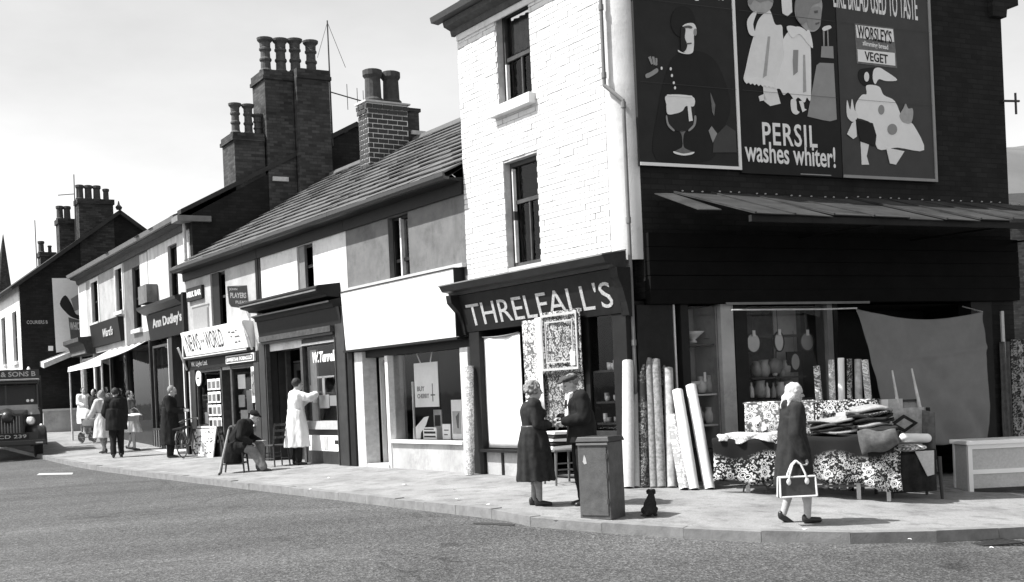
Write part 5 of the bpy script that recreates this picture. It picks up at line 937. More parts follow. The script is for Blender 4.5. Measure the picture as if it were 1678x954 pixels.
# ---- woman with headscarf and shopping bag, walking past the stall
P, h = stand(1306, 857, 226); h *= 1.01
tw = {'R': (1, 0, -.12), 'L': (.75, 0, -.75)}
J = dict(anR=(.11, -.07, .075), knR=(.12, -.085, .48), anL=(-.14, .07, .12), knL=(.0, .085, .5), elR=(-.06, -.22, 1.1), wrR=(.03, -.24, .83), elL=(-.02, .21, 1.1), wrL=(.12, .2, .9), neck=(.01, 0, 1.44), head=(.04, 0, 1.575))
T, j, hp = person('woman in pale headscarf and dark coat walking past the stall with a bag', P, hd(.97, .16), h, J, hyaw=-.15, hpitch=.08, curl=1.3, toes=tw)
stockings(T, j, 'skin'); shoes(T, j, heel=0, toes=tw)
c = MB(); torso(c, j, 1.06); sleeves(c, j, (.092, .076, .066), .96); loft(c, [(1.3, 0, 0, .15, .2), (1.08, -.01, 0, .165, .2), (.9, -.01, 0, .2, .225), (.65, -.01, 0, .225, .24), (.46, -.01, 0, .245, .25)], 44, 9, .05); caps(c, (-.06, 0, 1.44), (.07, 0, 1.42), .08, .07); put('coat', wrinkle(bake(c, .011, 4), seed=random.uniform(0, 50)), 'coat_dark', T, local=True)
for k in range(4): put('button', MB().ell((.20-.0*k, .06, 1.2-.13*k), (.012, .014, .014), 8, 6), 'shoe', T, local=True)
s_ = MB(); s_.ell((-.012, 0, .035), (.108, .093, .112), 18, 12); s_.ell((-.07, 0, -.04), (.06, .085, .09), 14, 10)
for q in (-1, 1): caps(s_, (.0, q*.082, .03), (.045, q*.06, -.1), .022, .018); caps(s_, (-.04, q*.07, -.04), (.03, q*.05, -.12), .04, .024)
caps(s_, (.05, 0, -.125), (.07, .02, -.17), .022, .014); caps(s_, (-.1, .0, -.06), (-.15, 0, -.17), .06, .025); caps(s_, (-.07, -.06, -.08), (-.09, -.09, -.16), .04, .02)
hp('headscarf', s_, 'scarf', .0085, 2)
bg_ = thing('shopping_bag', 'dark shopping bag with white piping and pale looped handles held by the walking woman', 'bag', Matrix.Translation(P))
wq = MW[T.name] @ Vector(tuple(j['wrR'])); fb = Frame((wq.x, wq.y, 0), 85, 1); zt_ = wq.z-.07; bwid, bhei = 60/px_per_m(P), 38/px_per_m(P)
bx0, bx1, bz1 = -bwid*.5, bwid*.5, EYEP[2]-.0; bz1 = float(fb.at(1306, 781)[1]); bz0 = float(fb.at(1306, 815)[1]); bc = fb.at(1306, 800)[0]; bx0 += bc; bx1 += bc
sc_ = .055
put('bag_body', MB().hexa([(bx0, -.05, bz0), (bx1, -.05, bz0), (bx1, .05, bz0), (bx0, .05, bz0), (bx0+.01, -.03, bz1), (bx1-.01, -.03, bz1), (bx1-.01, .03, bz1), (bx0+.01, .03, bz1)]), 'leather', bg_, fb.mw, bevel=.012)
for y in (-.055, .055): put('piping', MB().tube([(bx0, y, bz0+.012), (bx1, y, bz0+.012), (bx1-.005, y*.65, bz1), (bx0+.005, y*.65, bz1), (bx0, y, bz0+.012)], .011, 6), 'piping', bg_, fb.mw)
for y in (-.04, .04):
    put('handle', MB().tube([(bc-.1, y, bz1-.05), (bc-.085, y, bz1+.03), (bc-.045, y*.6, bz1+.13), (bc, y*.3, zt_+.02), (bc+.045, y*.6, bz1+.13), (bc+.085, y, bz1+.03), (bc+.1, y, bz1-.05)], .011, 8), 'piping', bg_, fb.mw)
    for q in (-.1, .1): put('handle_tab', MB().ell((bc+q, y*1.05, bz1-.05), (.026, .012, .038), 10, 6), 'piping', bg_, fb.mw, smooth=True)
# ---- woman in the dark dress
P, h = stand(880, 828, 201)
J = dict(elR=(.02, -.22, 1.12), wrR=(.22, -.13, 1.1), elL=(.03, .21, 1.12), wrL=(.24, .1, 1.13), anR=(.03, -.06, .08), anL=(-.03, .06, .08), chest=(-.02, 0, 1.29), head=(.03, 0, 1.58))
T, j, hp = person('woman with curly greying hair in dark belted dress facing the capped man', P, hd(.98, .12), h, J, hpitch=.06, curl=1.2, build=1.08)
stockings(T, j); shoes(T, j, heel=1)
c = MB(); torso(c, j, 1.12); sleeves(c, j, (.088, .072, .055), .85); c.ell((.09, .06, 1.27), (.09, .085, .08)); c.ell((.09, -.06, 1.27), (.09, .085, .08)); put('bodice', wrinkle(bake(c, .011, 4), seed=random.uniform(0, 50)), 'dress_dark', T, local=True)
c = MB(); loft(c, [(1.1, -.0, 0, .165, .19), (1.0, -.01, 0, .195, .215), (.85, -.01, 0, .225, .235), (.6, 0, 0, .245, .25), (.34, .01, 0, .265, .265)], 60, 11, .06); put('skirt', wrinkle(bake(c, .011, 2), seed=random.uniform(0, 50)), 'dress_dark', T, local=True)
put('belt', MB().lathe([(.175, -.02), (.182, 0), (.175, .02)], (0, 0, 1.09), 28), 'leather', T, local=True, smooth=True); put('collar', MB().lathe([(.07, 0), (.095, -.02), (.1, -.035), (.08, -.03)], (.0, 0, 1.465), 20), 'shirt', T, local=True, smooth=True)
s_ = MB(); s_.ell((-.025, 0, .04), (.105, .092, .11), 16, 12)
for k in range(60):
    q = random.uniform(0, 6.28); e_ = random.uniform(-.5, 1.3); x, y, z = -.03+.105*math.cos(q)*math.cos(e_), .09*math.sin(q)*math.cos(e_), .03+.11*math.sin(e_)
    if x > .05 and z < .07: continue
    s_.ell((x, y, z), (.026, .026, .024), 8, 6)
hp('hair', s_, 'hair_grey', .0085, 1)
put('spectacles', MB().tube([(.13, -.06, 1.59), (.135, 0, 1.592), (.13, .06, 1.59)], .004, 5), 'iron', T, local=True)
# ---- man in flat cap and dark suit
P, h = stand(958, 827, 217)
J = dict(neck=(.06, 0, 1.43), head=(.12, 0, 1.545), chest=(.03, 0, 1.28), shL=(.03, .18, 1.38), shR=(.03, -.18, 1.38), elR=(.0, -.25, 1.12), wrR=(.24, -.12, 1.12), elL=(.02, .25, 1.12), wrL=(.25, .1, 1.08))
T, j, hp = person('man in flat cap and dark suit with open white shirt, looking down', P, hd(-.97, -.22), h, J, hpitch=.3, curl=1.1, build=1.05)
trousers(T, j, 'suit_black', (.118, .092, .078)); shoes(T, j)
c = MB(); torso(c, j, 1.13); sleeves(c, j, (.094, .078, .062), .93); loft(c, [(1.2, .01, 0, .17, .2), (1.0, 0, 0, .185, .205), (.8, .0, 0, .2, .215)], 36); put('jacket', wrinkle(bake(c, .011, 4), seed=random.uniform(0, 50)), 'suit_black', T, local=True)
put('shirt_front', bake((lambda m: (m.add(*(lambda v: (v, [(0, 1, 2, 3), (4, 7, 6, 5), (0, 4, 5, 1), (1, 5, 6, 2), (2, 6, 7, 3), (3, 7, 4, 0)]))([(.17, -.085, 1.44), (.17, .085, 1.44), (.205, .05, 1.1), (.205, -.05, 1.1), (.1, -.09, 1.46), (.1, .09, 1.46), (.1, .05, 1.1), (.1, -.05, 1.1)])), m)[1])(MB()), .011, 3), 'shirt', T, local=True)
s_ = MB(); s_.ell((-.03, 0, .045), (.098, .084, .1), 16, 12); hp('hair', s_, 'hair_grey', .01, 2)
s_ = MB(); s_.ell((0, 0, .09), (.125, .108, .042), 18, 10); s_.ell((.1, 0, .075), (.06, .075, .014), 14, 8); s_.ell((-.02, 0, .075), (.11, .096, .04), 16, 8); hp('flat_cap', s_, 'cap_cloth', .009, 3)
# ---- old man hunched on a chair with a stick
P, h = stand(396, 774, 1); h = 1.72
J = dict(pel=(-.1, 0, .52), waist=(-.06, 0, .68), chest=(.1, 0, .9), neck=(.22, 0, 1.02), head=(.31, 0, 1.1), shL=(.12, .18, .97), shR=(.12, -.18, .97), elL=(.12, .27, .7), wrL=(.34, .17, .6), elR=(.1, -.27, .72), wrR=(.28, -.2, .6), hipL=(-.08, .1, .5), knL=(.36, .13, .5), anL=(.34, .13, .08), hipR=(-.08, -.1, .5), knR=(.28, -.15, .47), anR=(.5, -.16, .09))
J2 = dict(J); J2.update(elL=(-.02, .26, .72), wrL=(-.16, .34, .62))
T, j, hp = person('old man in dark coat hunched on a chair outside the newsagent with a stick', P, hd(.9, -.1), h, J, hpitch=.55, curl=1.2)
trousers(T, j, 'trouser_grey', (.118, .1, .085)); shoes(T, j)
c = MB(); torso(c, j, 1.16); sleeves(c, j, (.098, .082, .066), .93); chain(c, [(-.12, .0, .5), (-.02, .12, .5), (.2, .15, .52)], [.17, .15, .12]); chain(c, [(-.12, .0, .5), (-.02, -.12, .5), (.1, -.15, .5)], [.17, .15, .12]); loft(c, [(.6, -.1, 0, .2, .24), (.4, -.14, 0, .2, .26), (.2, -.16, 0, .18, .26)], 36, 6, .06); put('overcoat', wrinkle(bake(c, .012, 4), seed=random.uniform(0, 50)), 'suit_black', T, local=True)
s_ = MB(); s_.ell((-.02, 0, .06), (.11, .096, .07), 16, 10); s_.ell((.08, 0, .065), (.06, .07, .014)); hp('flat_cap', s_, 'suit_black', .01, 3)
put('paper', MB().box(.36, .5, -.12, .1, .615, .625), 'paper', T, local=True)
a = G(359, 779); b = EYEP+ray(375, 704)*(a[1]*1.01); T2 = thing('walking_stick', 'pale walking stick propped at the hunched old man', 'stick', Matrix.Translation(a)); put('shaft', MB().cone(a+V3(0, 0, .02), b, .02, .022, 8), 'pale_render', T2); put('ferrule', MB().cone(a, a+(b-a)*.06, .028, .026, 8), 'shoe', T2); put('crook', MB().tube([b, b+V3(.02, 0, .05), b+V3(.07, .0, .06), b+V3(.1, 0, .02)], .022, 8), 'wood', T2)
def chair(label, P, ang, k=1., m='dark_wood', group=None, back=True):
    T = thing('chair', label, 'chair', Matrix.Translation(P) @ Matrix.Rotation(ang, 4, 'Z') @ Matrix.Scale(k, 4), group)
    put('seat', MB().hexa([(-.2, -.19, .43), (.22, -.22, .43), (.22, .22, .43), (-.2, .19, .43), (-.2, -.19, .46), (.22, -.22, .46), (.22, .22, .46), (-.2, .19, .46)]), m, T, local=True, bevel=.01)
    for x, y in ((.18, .18), (.18, -.18)): put('leg', MB().cone((x+.03, y*1.15, 0), (x, y, .43), .016, .022, 8), m, T, local=True)
    for y in (.16, -.16): put('leg', MB().cone((-.24, y*1.1, 0), (-.18, y, .43), .016, .022, 8), m, T, local=True)
    for z, y0 in ((.2, .19), (.28, .18)): put('stretcher', MB().cone((.19, -y0, z), (.19, y0, z), .011, .011, 6), m, T, local=True)
    for y in (.17, -.17): put('side_stretcher', MB().cone((-.21, y, .17), (.2, y*1.1, .17), .011, .011, 6), m, T, local=True)
    if back:
        for y in (.16, -.16): put('back_post', MB().cone((-.19, y, .46), (-.28, y, .9), .02, .016, 8), m, T, local=True)
        for z in (.62, .76, .88): put('back_rail', MB().box(-.29+.0*z, -.262, -.16, .16, z-.025, z+.025), m, T, local=True)
    return T
chair('dark wooden chair that the hunched old man sits on', P-V3(.12, 0, 0), 0., 1.05)
Pc = G(455, 764); chair('small wooden chair standing by the white-coated shopkeeper', Pc, 2.2, 1.0, 'dark_wood', None)
# ---- shopkeeper in a white coat at the dark shop window
P, h = stand(489, 762, 140)
J = dict(elR=(.2, -.26, 1.32), wrR=(.4, -.16, 1.4), elL=(.16, .24, 1.2), wrL=(.38, .12, 1.36), head=(.05, 0, 1.59), chest=(.01, 0, 1.29))
T, j, hp = person('shopkeeper in long white coat reaching up to the dark shop window', P, hd(.88, .47), h, J, hyaw=.2, curl=.8)
trousers(T, j, 'suit_black'); shoes(T, j)
c = MB(); torso(c, j, 1.1); sleeves(c, j, (.096, .085, .07), .8); loft(c, [(1.1, 0, 0, .165, .185), (.95, 0, 0, .19, .215), (.7, 0, 0, .225, .24), (.36, 0, 0, .26, .27)], 48, 8, .07); put('white_coat', wrinkle(bake(c, .011, 2), seed=random.uniform(0, 50)), 'white_coat', T, local=True); put('belt', MB().lathe([(.172, -.025), (.18, 0), (.172, .025)], (0, 0, 1.08), 24), 'grey_coat', T, local=True, smooth=True)
s_ = MB(); s_.ell((-.02, 0, .045), (.1, .086, .1), 16, 12); hp('hair', s_, 'hair_dark', .01, 2)
# ---- man in long dark coat by the bicycle
P, h = stand(281, 750, 117)
J = dict(elR=(.06, -.23, 1.12), wrR=(.3, -.12, 1.1), elL=(.05, .23, 1.12), wrL=(.3, .08, 1.14), neck=(.02, 0, 1.44), head=(.08, 0, 1.57))
T, j, hp = person('man in long dark overcoat reading beside the parked bicycle', P, hd(.9, .1), h, J, hpitch=.35)
trousers(T, j, 'suit_black'); shoes(T, j); c = MB(); torso(c, j, 1.15); sleeves(c, j, (.1, .085, .07), .95); loft(c, [(1.2, 0, 0, .18, .21), (.9, 0, 0, .21, .23), (.6, 0, 0, .225, .24), (.3, 0, 0, .24, .25)], 40, 6, .04); put('overcoat', wrinkle(bake(c, .012, 3), seed=random.uniform(0, 50)), 'suit_black', T, local=True)
s_ = MB(); s_.ell((-.04, 0, .04), (.088, .086, .1), 16, 12); hp('hair', s_, 'hair_grey', .01, 2); put('paper', MB().box(.36, .46, -.1, .1, 1.08, 1.14), 'paper', T, local=True)
# ---- the group further up
P, h = stand(193, 750, 113); T, j, hp = person('broad man in dark jacket seen from behind among the group', P, hd(-.35, .93), h, dict(anR=(.1, -.09, .08), knR=(.1, -.09, .48), anL=(-.12, .1, .1), elL=(.05, .26, 1.12), wrL=(.2, .2, 1.0)), build=1.1)
trousers(T, j, 'suit_black'); shoes(T, j); c = MB(); torso(c, j, 1.28); sleeves(c, j, (.108, .09, .07), .95); loft(c, [(1.2, 0, 0, .2, .24), (.95, 0, 0, .22, .25), (.68, 0, 0, .23, .26)], 36); put('jacket', wrinkle(bake(c, .012, 3), seed=random.uniform(0, 50)), 'suit_black', T, local=True); s_ = MB(); s_.ell((-.01, 0, .045), (.1, .086, .1), 16, 12); hp('hair', s_, 'hair_dark', .01, 2)
P, h = stand(171, 743, 103); T, j, hp = person('woman in pale belted coat pushing the pram', P, hd(-.75, .5), h, dict(elR=(.1, -.22, 1.14), wrR=(.34, -.16, 1.02), elL=(.1, .22, 1.14), wrL=(.34, .16, 1.02), head=(.05, 0, 1.58), anR=(.12, -.07, .08), anL=(-.14, .07, .1)))
stockings(T, j); shoes(T, j, heel=1); c = MB(); torso(c, j, 1.08); sleeves(c, j, (.092, .078, .062), .95); loft(c, [(1.1, 0, 0, .16, .185), (.9, 0, 0, .2, .22), (.6, 0, 0, .25, .26), (.42, 0, 0, .27, .28)], 44, 8, .06); put('coat', wrinkle(bake(c, .011, 3), seed=random.uniform(0, 50)), 'grey_coat', T, local=True); put('belt', MB().lathe([(.175, -.02), (.182, 0), (.175, .02)], (0, 0, 1.09), 24), 'leather', T, local=True, smooth=True); s_ = MB(); s_.ell((-.03, 0, .03), (.1, .09, .11), 16, 12); hp('hair', s_, 'hair_grey', .01, 2)
P, h = stand(216, 738, 97); T, j, hp = person('girl in pale dress and cardigan carrying a basket', P, hd(.9, -.2), h, dict(elR=(.06, -.23, 1.14), wrR=(.24, -.16, 1.02), anR=(.13, -.07, .08), knR=(.13, -.08, .48), anL=(-.16, .07, .12)))
shoes(T, j); c = MB(); torso(c, j, .98); sleeves(c, j, (.084, .07, .054), .7); put('cardigan', wrinkle(bake(c, .011, 3), seed=random.uniform(0, 50)), 'tweed', T, local=True); c = MB(); loft(c, [(1.08, 0, 0, .14, .165), (.9, 0, 0, .2, .22), (.52, 0, 0, .3, .3)], 44, 9, .08); put('skirt', wrinkle(bake(c, .011, 2), seed=random.uniform(0, 50)), 'pale_dress', T, local=True); s_ = MB(); s_.ell((-.03, 0, .035), (.1, .09, .105), 16, 12); hp('hair', s_, 'hair_dark', .01, 2)
T2 = thing('basket', 'pale covered shopping basket on the girl\'s arm', 'basket', MW[T.name]); put('basket_body', MB().hexa([(.16, -.42, .84), (.5, -.42, .84), (.5, -.22, .84), (.16, -.22, .84), (.12, -.46, 1.0), (.54, -.46, 1.0), (.54, -.18, 1.0), (.12, -.18, 1.0)]), 'tweed', T2, local=True); put('cover', MB().ell((.33, -.32, 1.0), (.22, .15, .06), 14, 8), 'paper', T2, local=True, smooth=True); put('handle', MB().tube([(.13, -.32, .98), (.17, -.3, 1.15), (.28, -.26, 1.22), (.42, -.3, 1.15), (.53, -.32, .98)], .014, 6), 'wood', T2, local=True)
P, h = stand(139, 712, 76); T, j, hp = person('far woman in white coat at the edge of the group', P, hd(.5, -.5), h, dict(elR=(.06, -.22, 1.14), wrR=(.22, -.1, 1.05)), build=1.1)
stockings(T, j); shoes(T, j); c = MB(); torso(c, j, 1.15); sleeves(c, j, (.1, .085, .066), .95); loft(c, [(1.1, 0, 0, .18, .2), (.8, 0, 0, .22, .24), (.4, 0, 0, .25, .26)], 36, 7, .05); put('coat', wrinkle(bake(c, .012, 3), seed=random.uniform(0, 50)), 'white_coat', T, local=True); s_ = MB(); s_.ell((-.03, 0, .03), (.1, .09, .11)); hp('hair', s_, 'hair_dark', .01, 2)
P, h = stand(157, 716, 78); T, j, hp = person('dark-haired figure in dark clothes behind the pram', P, hd(-.3, -.9), h, {})
trousers(T, j, 'suit_black'); shoes(T, j); c = MB(); torso(c, j, 1.05); sleeves(c, j); put('jacket', wrinkle(bake(c, .012, 3), seed=random.uniform(0, 50)), 'dress_dark', T, local=True); s_ = MB(); s_.ell((-.03, 0, .03), (.1, .09, .11)); hp('hair', s_, 'hair_dark', .01, 2)
# ================================================================== carpets, rolls and goods of the corner shop
floral_mat('floral_bold', .02, .75, 7, .75, False, 6);  floral_mat('floral_pale', .13, .8, 6.5, 1.1, True, 5); floral_mat('floral_mid', .045, .42, 8, .8); floral_mat('floral_dim', .03, .24, 9, .6); floral_mat('rug_pile', .035, .5, 10, .9, False, 4); floral_mat('small_fleck', .3, .78, 10, .9)
mat('plain_roll', .78, .95, .08, 6, .4, 90, .1); mat('grey_roll', .5, .95, .15, 30, .5, 110, .1); mat('dull_roll', .1, .95, .4, 14, .5, 110, .1); mat('dark_rug', .025, .95, .5, 9, .6, 60, .1); mat('mid_rug', .3, .95, .3, 14, .6, 80, .1); mat('fleck_roll', .24, .95, .6, 26, .5, 90, .1); mat('check_roll', .4, .95, .55, 9, .5, 90, .1)
mat('china', .6, .25, .2, 9, .1, 20, .5); mat('china_dim', .3, .3, .3, 9, .1, 20, .5); mat('mirror', .35, .12, .2, 3, 0, 5, 1.0); mat('tin', .3, .3, .3, 9, .1, 30, .6); mat('steel', .2, .35, .3, 14, .1, 30, .6)
def hang(name, label, cat, x0, x1, z0, z1, y, m, fr=F1, sag=0., wave=.015, grp=None, n=16, thick=.012, skew=0., bsag=0., border=None):
    T = thing(name, label, cat, fr.mw @ Matrix.Translation((x0, y, z0)), grp)
    fn = lambda u, v: (x0+(x1-x0)*u+skew*v*(1-u), y+wave*math.sin(u*9+v*2)+wave*.6*math.sin(u*23+v*5)*(1-v*.4), z0+(z1-z0)*v-sag*math.sin(math.pi*u)*v**3-bsag*math.sin(math.pi*u)*(1-v))
    o = put('cloth', MB().grid(fn, n*2, n), m, T, fr.mw, smooth=True, fix=False); s_ = o.modifiers.new('t', 'SOLIDIFY'); s_.thickness = thick
    return T
r = F1.rect(790, 857, 548, 738, .05); T = hang('dust_sheet', 'white sheet stretched across the left of the carpet shop front', 'sheet', r[0], r[1], .43, r[3], .04, 'cloth_white', sag=.03, wave=.012)
put('hem', MB().tube([(r[0]+(r[1]-r[0])*k/8, .02, r[3]-.03*math.sin(math.pi*k/8)) for k in range(9)], .012, 6), 'cloth_grey', T, F1.mw)
r = F1.rect(858, 880, 520, 650, -.12); hang('hanging_carpet', 'narrow pale floral carpet strip hanging beside the white sheet', 'carpet', r[0]-.02, r[1], .9, 2.42, -.12, 'floral_pale', grp='carpets hung on the shop front')
r = F1.rect(880, 889, 520, 640, -.1); hang('hanging_carpet', 'thin plain white carpet edge hanging left of the bordered rug', 'carpet', r[0]+.01, r[1]+.02, 1.0, 2.44, -.13, 'plain_roll', grp='carpets hung on the shop front', n=6)
r = F1.rect(889, 957, 512, 611, -.1); T = hang('hanging_carpet', 'bordered patterned rug hanging under the shop lettering', 'rug', r[0]+.04, r[1], r[2], 2.5, -.15, 'rug_pile', grp='carpets hung on the shop front', wave=.008)
m1, m2 = MB().ring(r[0]+.09, r[1]-.05, r[2]+.04, 2.46, -.186, -.174, .035), MB().ring(r[0]+.2, r[1]-.16, r[2]+.15, 2.35, -.188, -.174, .02); put('border', m1, 'mid_paper', T, F1.mw); put('border', m2, 'mid_paper', T, F1.mw); put('price_ticket', MB().box(r[1]-.22, r[1]-.11, -.195, -.187, r[2]+.1, r[2]+.3), 'paper', T, F1.mw)
r = F1.rect(889, 957, 612, 700, -.05); hang('hanging_carpet', 'darker floral carpet hanging below the bordered rug', 'carpet', r[0]-.02, r[1]+.03, r[2], r[3]+.05, -.06, 'floral_mid', grp='carpets hung on the shop front')
# striped blankets on a chair in the shop entrance
Pc = G(925, 793); chair('low pale-legged chair holding folded striped blankets behind the two talkers', Pc, -1.2, 1.1, 'wood', None, back=False)
T = thing('blanket_pile', 'folded striped blankets stacked on the pale-legged chair', 'blankets', Matrix.Translation(Pc+V3(0, 0, .51)) @ Matrix.Rotation(.3, 4, 'Z'))
for k in range(5): put('blanket', MB().box(-.24+.01*k, .24, -.2, .2, .0+k*.05, .047+k*.05, .012), ('cloth_white', 'dark_rug')[k % 2], T, local=True, bevel=.012)
# dark corner window with glassware on shelves
for k, py in enumerate((608, 658, 692, 719)):
    x0, z = F1.at(976, py, .2); x1, _ = F1.at(1019, py, .2); put('shelf', MB().box(-.88, -.34, .05, .4, z-.03, z), 'dark_wood', A, F1.mw)
    for q in range(5):
        x = -.8+q*.1+random.uniform(-.02, .02); hh = random.uniform(.07, .16); rr = random.uniform(.03, .045)
        T = thing('glass_tumbler', '%s cup on the %s shelf of the dark corner window' % (('leftmost', 'second', 'middle', 'fourth', 'rightmost')[q], ('top', 'second', 'third', 'lowest')[k]), 'glassware', F1.mw @ Matrix.Translation((x, .16, z)), 'glassware on the corner shelves')
        put('vessel', MB().lathe([(rr*.7, 0), (rr, hh*.4), (rr, hh), (rr*.85, hh), (rr*.8, .02)], (x, .16+random.uniform(-.04, .08), z), 10), random.choice(('china', 'china_dim', 'china_dim')), T, F1.mw, smooth=True)
pane(A, F1, -.9, -.33, .75, 2.36, .0, g='shop_glass'); put('stall_riser', MB().box(-.9, -.33, .0, .2, -.1, .72), 'dark_paint', A, F1.mw); put('shelf_back', MB().box(-.9, -.3, .42, .45, .0, 2.4), 'grey_render', A, F1.mw)
# ---- carpet rolls
def roll(label, a, b, r, m, grp, cap=True, nm='carpet_roll'):
    a, b = V3(*a), V3(*b); T = thing(nm, label, 'carpet roll', Matrix.Translation(a), grp)
    d = b-a; L = np.linalg.norm(d); q = Vector(d).to_track_quat('Z', 'Y').to_matrix().to_4x4(); mw = Matrix.Translation(a) @ q
    m_ = MB(); n = 20; k = 9
    for j in range(k):
        for i in range(n):
            g = 2*math.pi*i/n; rr = r*(1+.03*math.sin(g*2+j*.6)+.015*math.sin(j*2.3+g))*(1.06 if i == 0 else 1); m_.v.append((rr*math.cos(g), rr*math.sin(g), L*j/(k-1)))
    m_.f = [(j*n+i, j*n+(i+1) % n, (j+1)*n+(i+1) % n, (j+1)*n+i) for j in range(k-1) for i in range(n)]
    put('outer_turn', m_, m, T, mw, smooth=True)
    sp = MB(); tt = np.linspace(0, 5*2*math.pi, 90)
    pts = [(r*(.15+.82*t/tt[-1])*math.cos(t), r*(.15+.82*t/tt[-1])*math.sin(t)) for t in tt]
    for zz in (L-.01,):
        for (x0, y0), (x1, y1) in zip(pts[:-1], pts[1:]):
            sp.add([(x0, y0, zz-.05), (x1, y1, zz-.05), (x1, y1, zz), (x0, y0, zz)], [(0, 1, 2, 3)])
    put('coil', sp, 'dull_roll', T, mw, fix=False); put('core', MB().cone((0, 0, .01), (0, 0, L-.06), r*.8, r*.8, 14), 'dark_rug', T, mw)
    return T
def lean(label, bx, by, tx, ty, wpx, m, grp, y0=None, back=.55, dD=0.):
    """standing roll: foot at the pavement seen at (bx,by), top towards (tx,ty) leaning back to the wall"""
    a = G(bx, by); a = a+ray(bx, by)/np.linalg.norm(ray(bx, by))*dD; a[2] = float(gz(a[0], a[1]))
    D = a[1]+back; b = EYEP+ray(tx, ty)*D; return roll(label, a, b, wpx/px_per_m(a)/2, m, grp)
GR = 'rolls leaning at the corner'
for args in (('tall plain grey roll at the very corner, beside the metal cabinet', 1030, 800, 1029, 592, 19, 'grey_roll'), ('thin grey roll just right of the tall plain corner roll', 1043, 799, 1043, 628, 13, 'grey_roll'), ('dark flecked roll third from the corner', 1056, 799, 1052, 590, 15, 'floral_dim'), ('tall narrow speckled roll fourth from the corner', 1071, 799, 1062, 588, 13, 'fleck_roll'), ('tall mottled roll fifth from the corner', 1084, 799, 1074, 590, 16, 'fleck_roll'), ('dark mottled roll in the middle of the corner group', 1093, 797, 1085, 592, 14, 'floral_dim'),
             ('pale mottled roll with blocky checks in the corner group', 1101, 799, 1095, 604, 16, 'check_roll'), ('short dim roll squeezed behind the blocky checked one', 1110, 798, 1089, 626, 12, 'fleck_roll'), ('short roll patterned with small rings before the white rolls', 1122, 803, 1101, 682, 17, 'small_fleck'), ('plain white roll left of the outermost white one', 1137, 803, 1110, 640, 18, 'plain_roll'), ('outermost plain white roll leaning most, nearest the stall', 1163, 802, 1132, 632, 18, 'plain_roll')):
    lean(*args, GR)
for args in (('dark roll wedged behind the tall plain corner roll', 1044, 796, 1042, 598, 16, 'floral_mid'), ('mottled roll at the back between the second and third corner rolls', 1050, 796, 1047, 606, 13, 'fleck_roll'), ('dark patterned roll at the back of the corner group', 1066, 796, 1057, 600, 15, 'fleck_roll'), ('dull roll at the back, behind the tall mottled ones', 1080, 796, 1069, 606, 16, 'floral_mid'), ('dark roll at the back beside the blocky checked one', 1097, 796, 1080, 612, 14, 'floral_mid'), ('checked roll at the back behind the ringed roll', 1112, 796, 1097, 640, 14, 'check_roll')): lean(*args, GR, dD=.22, back=.4)
lean('white plain roll standing alone behind the stall', 1212, 785, 1199, 622, 17, 'plain_roll', None, dD=.5)
lean('pale mottled roll standing at the left pilaster of the carpet shop', 770, 779, 769, 600, 15, 'small_fleck', None, back=.15)
# ---- stall: trestle with carpets thrown over it
S0, S1 = G(1180, 806), G(1470, 824); ang = math.degrees(math.atan2(S1[0]-S0[0], S1[1]-S0[1])); FS = Frame((S0[0], S0[1], 0), ang, 1); SL = float(np.linalg.norm((S1-S0)[:2])); zg0 = float(gz(S0[0]+.5, S0[1]))-.02; TZ = float(FS.at(1300, 716)[1])
BZ = TZ-.3; 
def sg_(x, y): P_ = FS.W(x, y, 0); return float(gz(P_[0], P_[1]))
ST = thing('stall_table', 'long trestle table outside the shop buried under carpets', 'table', FS.mw @ Matrix.Translation((0, 0, zg0)))
put('table_top', MB().box(0, SL, .05, .85, TZ-.05, TZ-.02), 'wood', ST, FS.mw)
for x in (.35, .95, 1.75, SL-.1):
    for y in (.12, .78): put('leg', MB().box(x-.025, x+.025, y-.025, y+.025, sg_(x, y), TZ-.05), 'light_trim' if y < .5 else 'wood', ST, FS.mw)
for x in (.45, .75):                      # bent tube feet
    put('tube_foot', MB().tube([(x+.16*math.cos(q), .1, sg_(x, .1)+.02+.14*math.sin(q)) for q in np.linspace(0, math.pi, 10)], .012, 6), 'iron', ST, FS.mw)
put('foot_rail', MB().box(.2, SL, .1, .14, sg_(1, .1)+.1, sg_(1, .1)+.13), 'wood', ST, FS.mw)
floral_mat('floral_border', .016, .72, 6.2, .9, False, 7, .6, (TZ-.3, TZ-.2)); floral_mat('floral_border_fine', .02, .66, 8.5, .85, False, 6, .6, (TZ-.34, TZ-.22))
def drape(name, label, cat, x0, x1, zb0, zb1, m, y0=-.02, back=.7, lift=.0, grp='carpets on the stall', seed=0., th=.014, hangback=None):
    T = thing(name, label, cat, FS.mw @ Matrix.Translation((x0, y0, TZ)), grp)
    def fn(u, v):
        x = x0+(x1-x0)*u; zb = zb0+(zb1-zb0)*u+.03*math.sin(u*11+seed)
        if v < .5: t = v/.5; return (x+.02*math.sin(t*3+u*7+seed), y0-.03*(1-t)-.035*math.sin(u*17+seed)*(1-t), zb+(TZ+lift-zb)*t)
        t = (v-.5)/.5; return (x, y0+back*t, TZ+lift+.012*math.sin(u*9+t*5+seed))
    o = put('cloth', MB().grid(fn, 60, 24), m, T, FS.mw, smooth=True, fix=False); s_ = o.modifiers.new('t', 'SOLIDIFY'); s_.thickness = th; return T
z_at = lambda px, py, y=0.: float(FS.at(px, py, y)[1]); x_at = lambda px, y=0.: float(FS.at(px, 760, y)[0])
drape('draped_carpet', 'dark carpet with bold white floral border draped over the stall front, left half', 'carpet', x_at(1168), x_at(1322), z_at(1200, 788), z_at(1322, 790), 'floral_border')
drape('draped_carpet', 'dark carpet with bold white floral border draped over the stall front, right half', 'carpet', x_at(1324), x_at(1476), z_at(1330, 782), z_at(1470, 806), 'floral_border_fine', seed=2.)
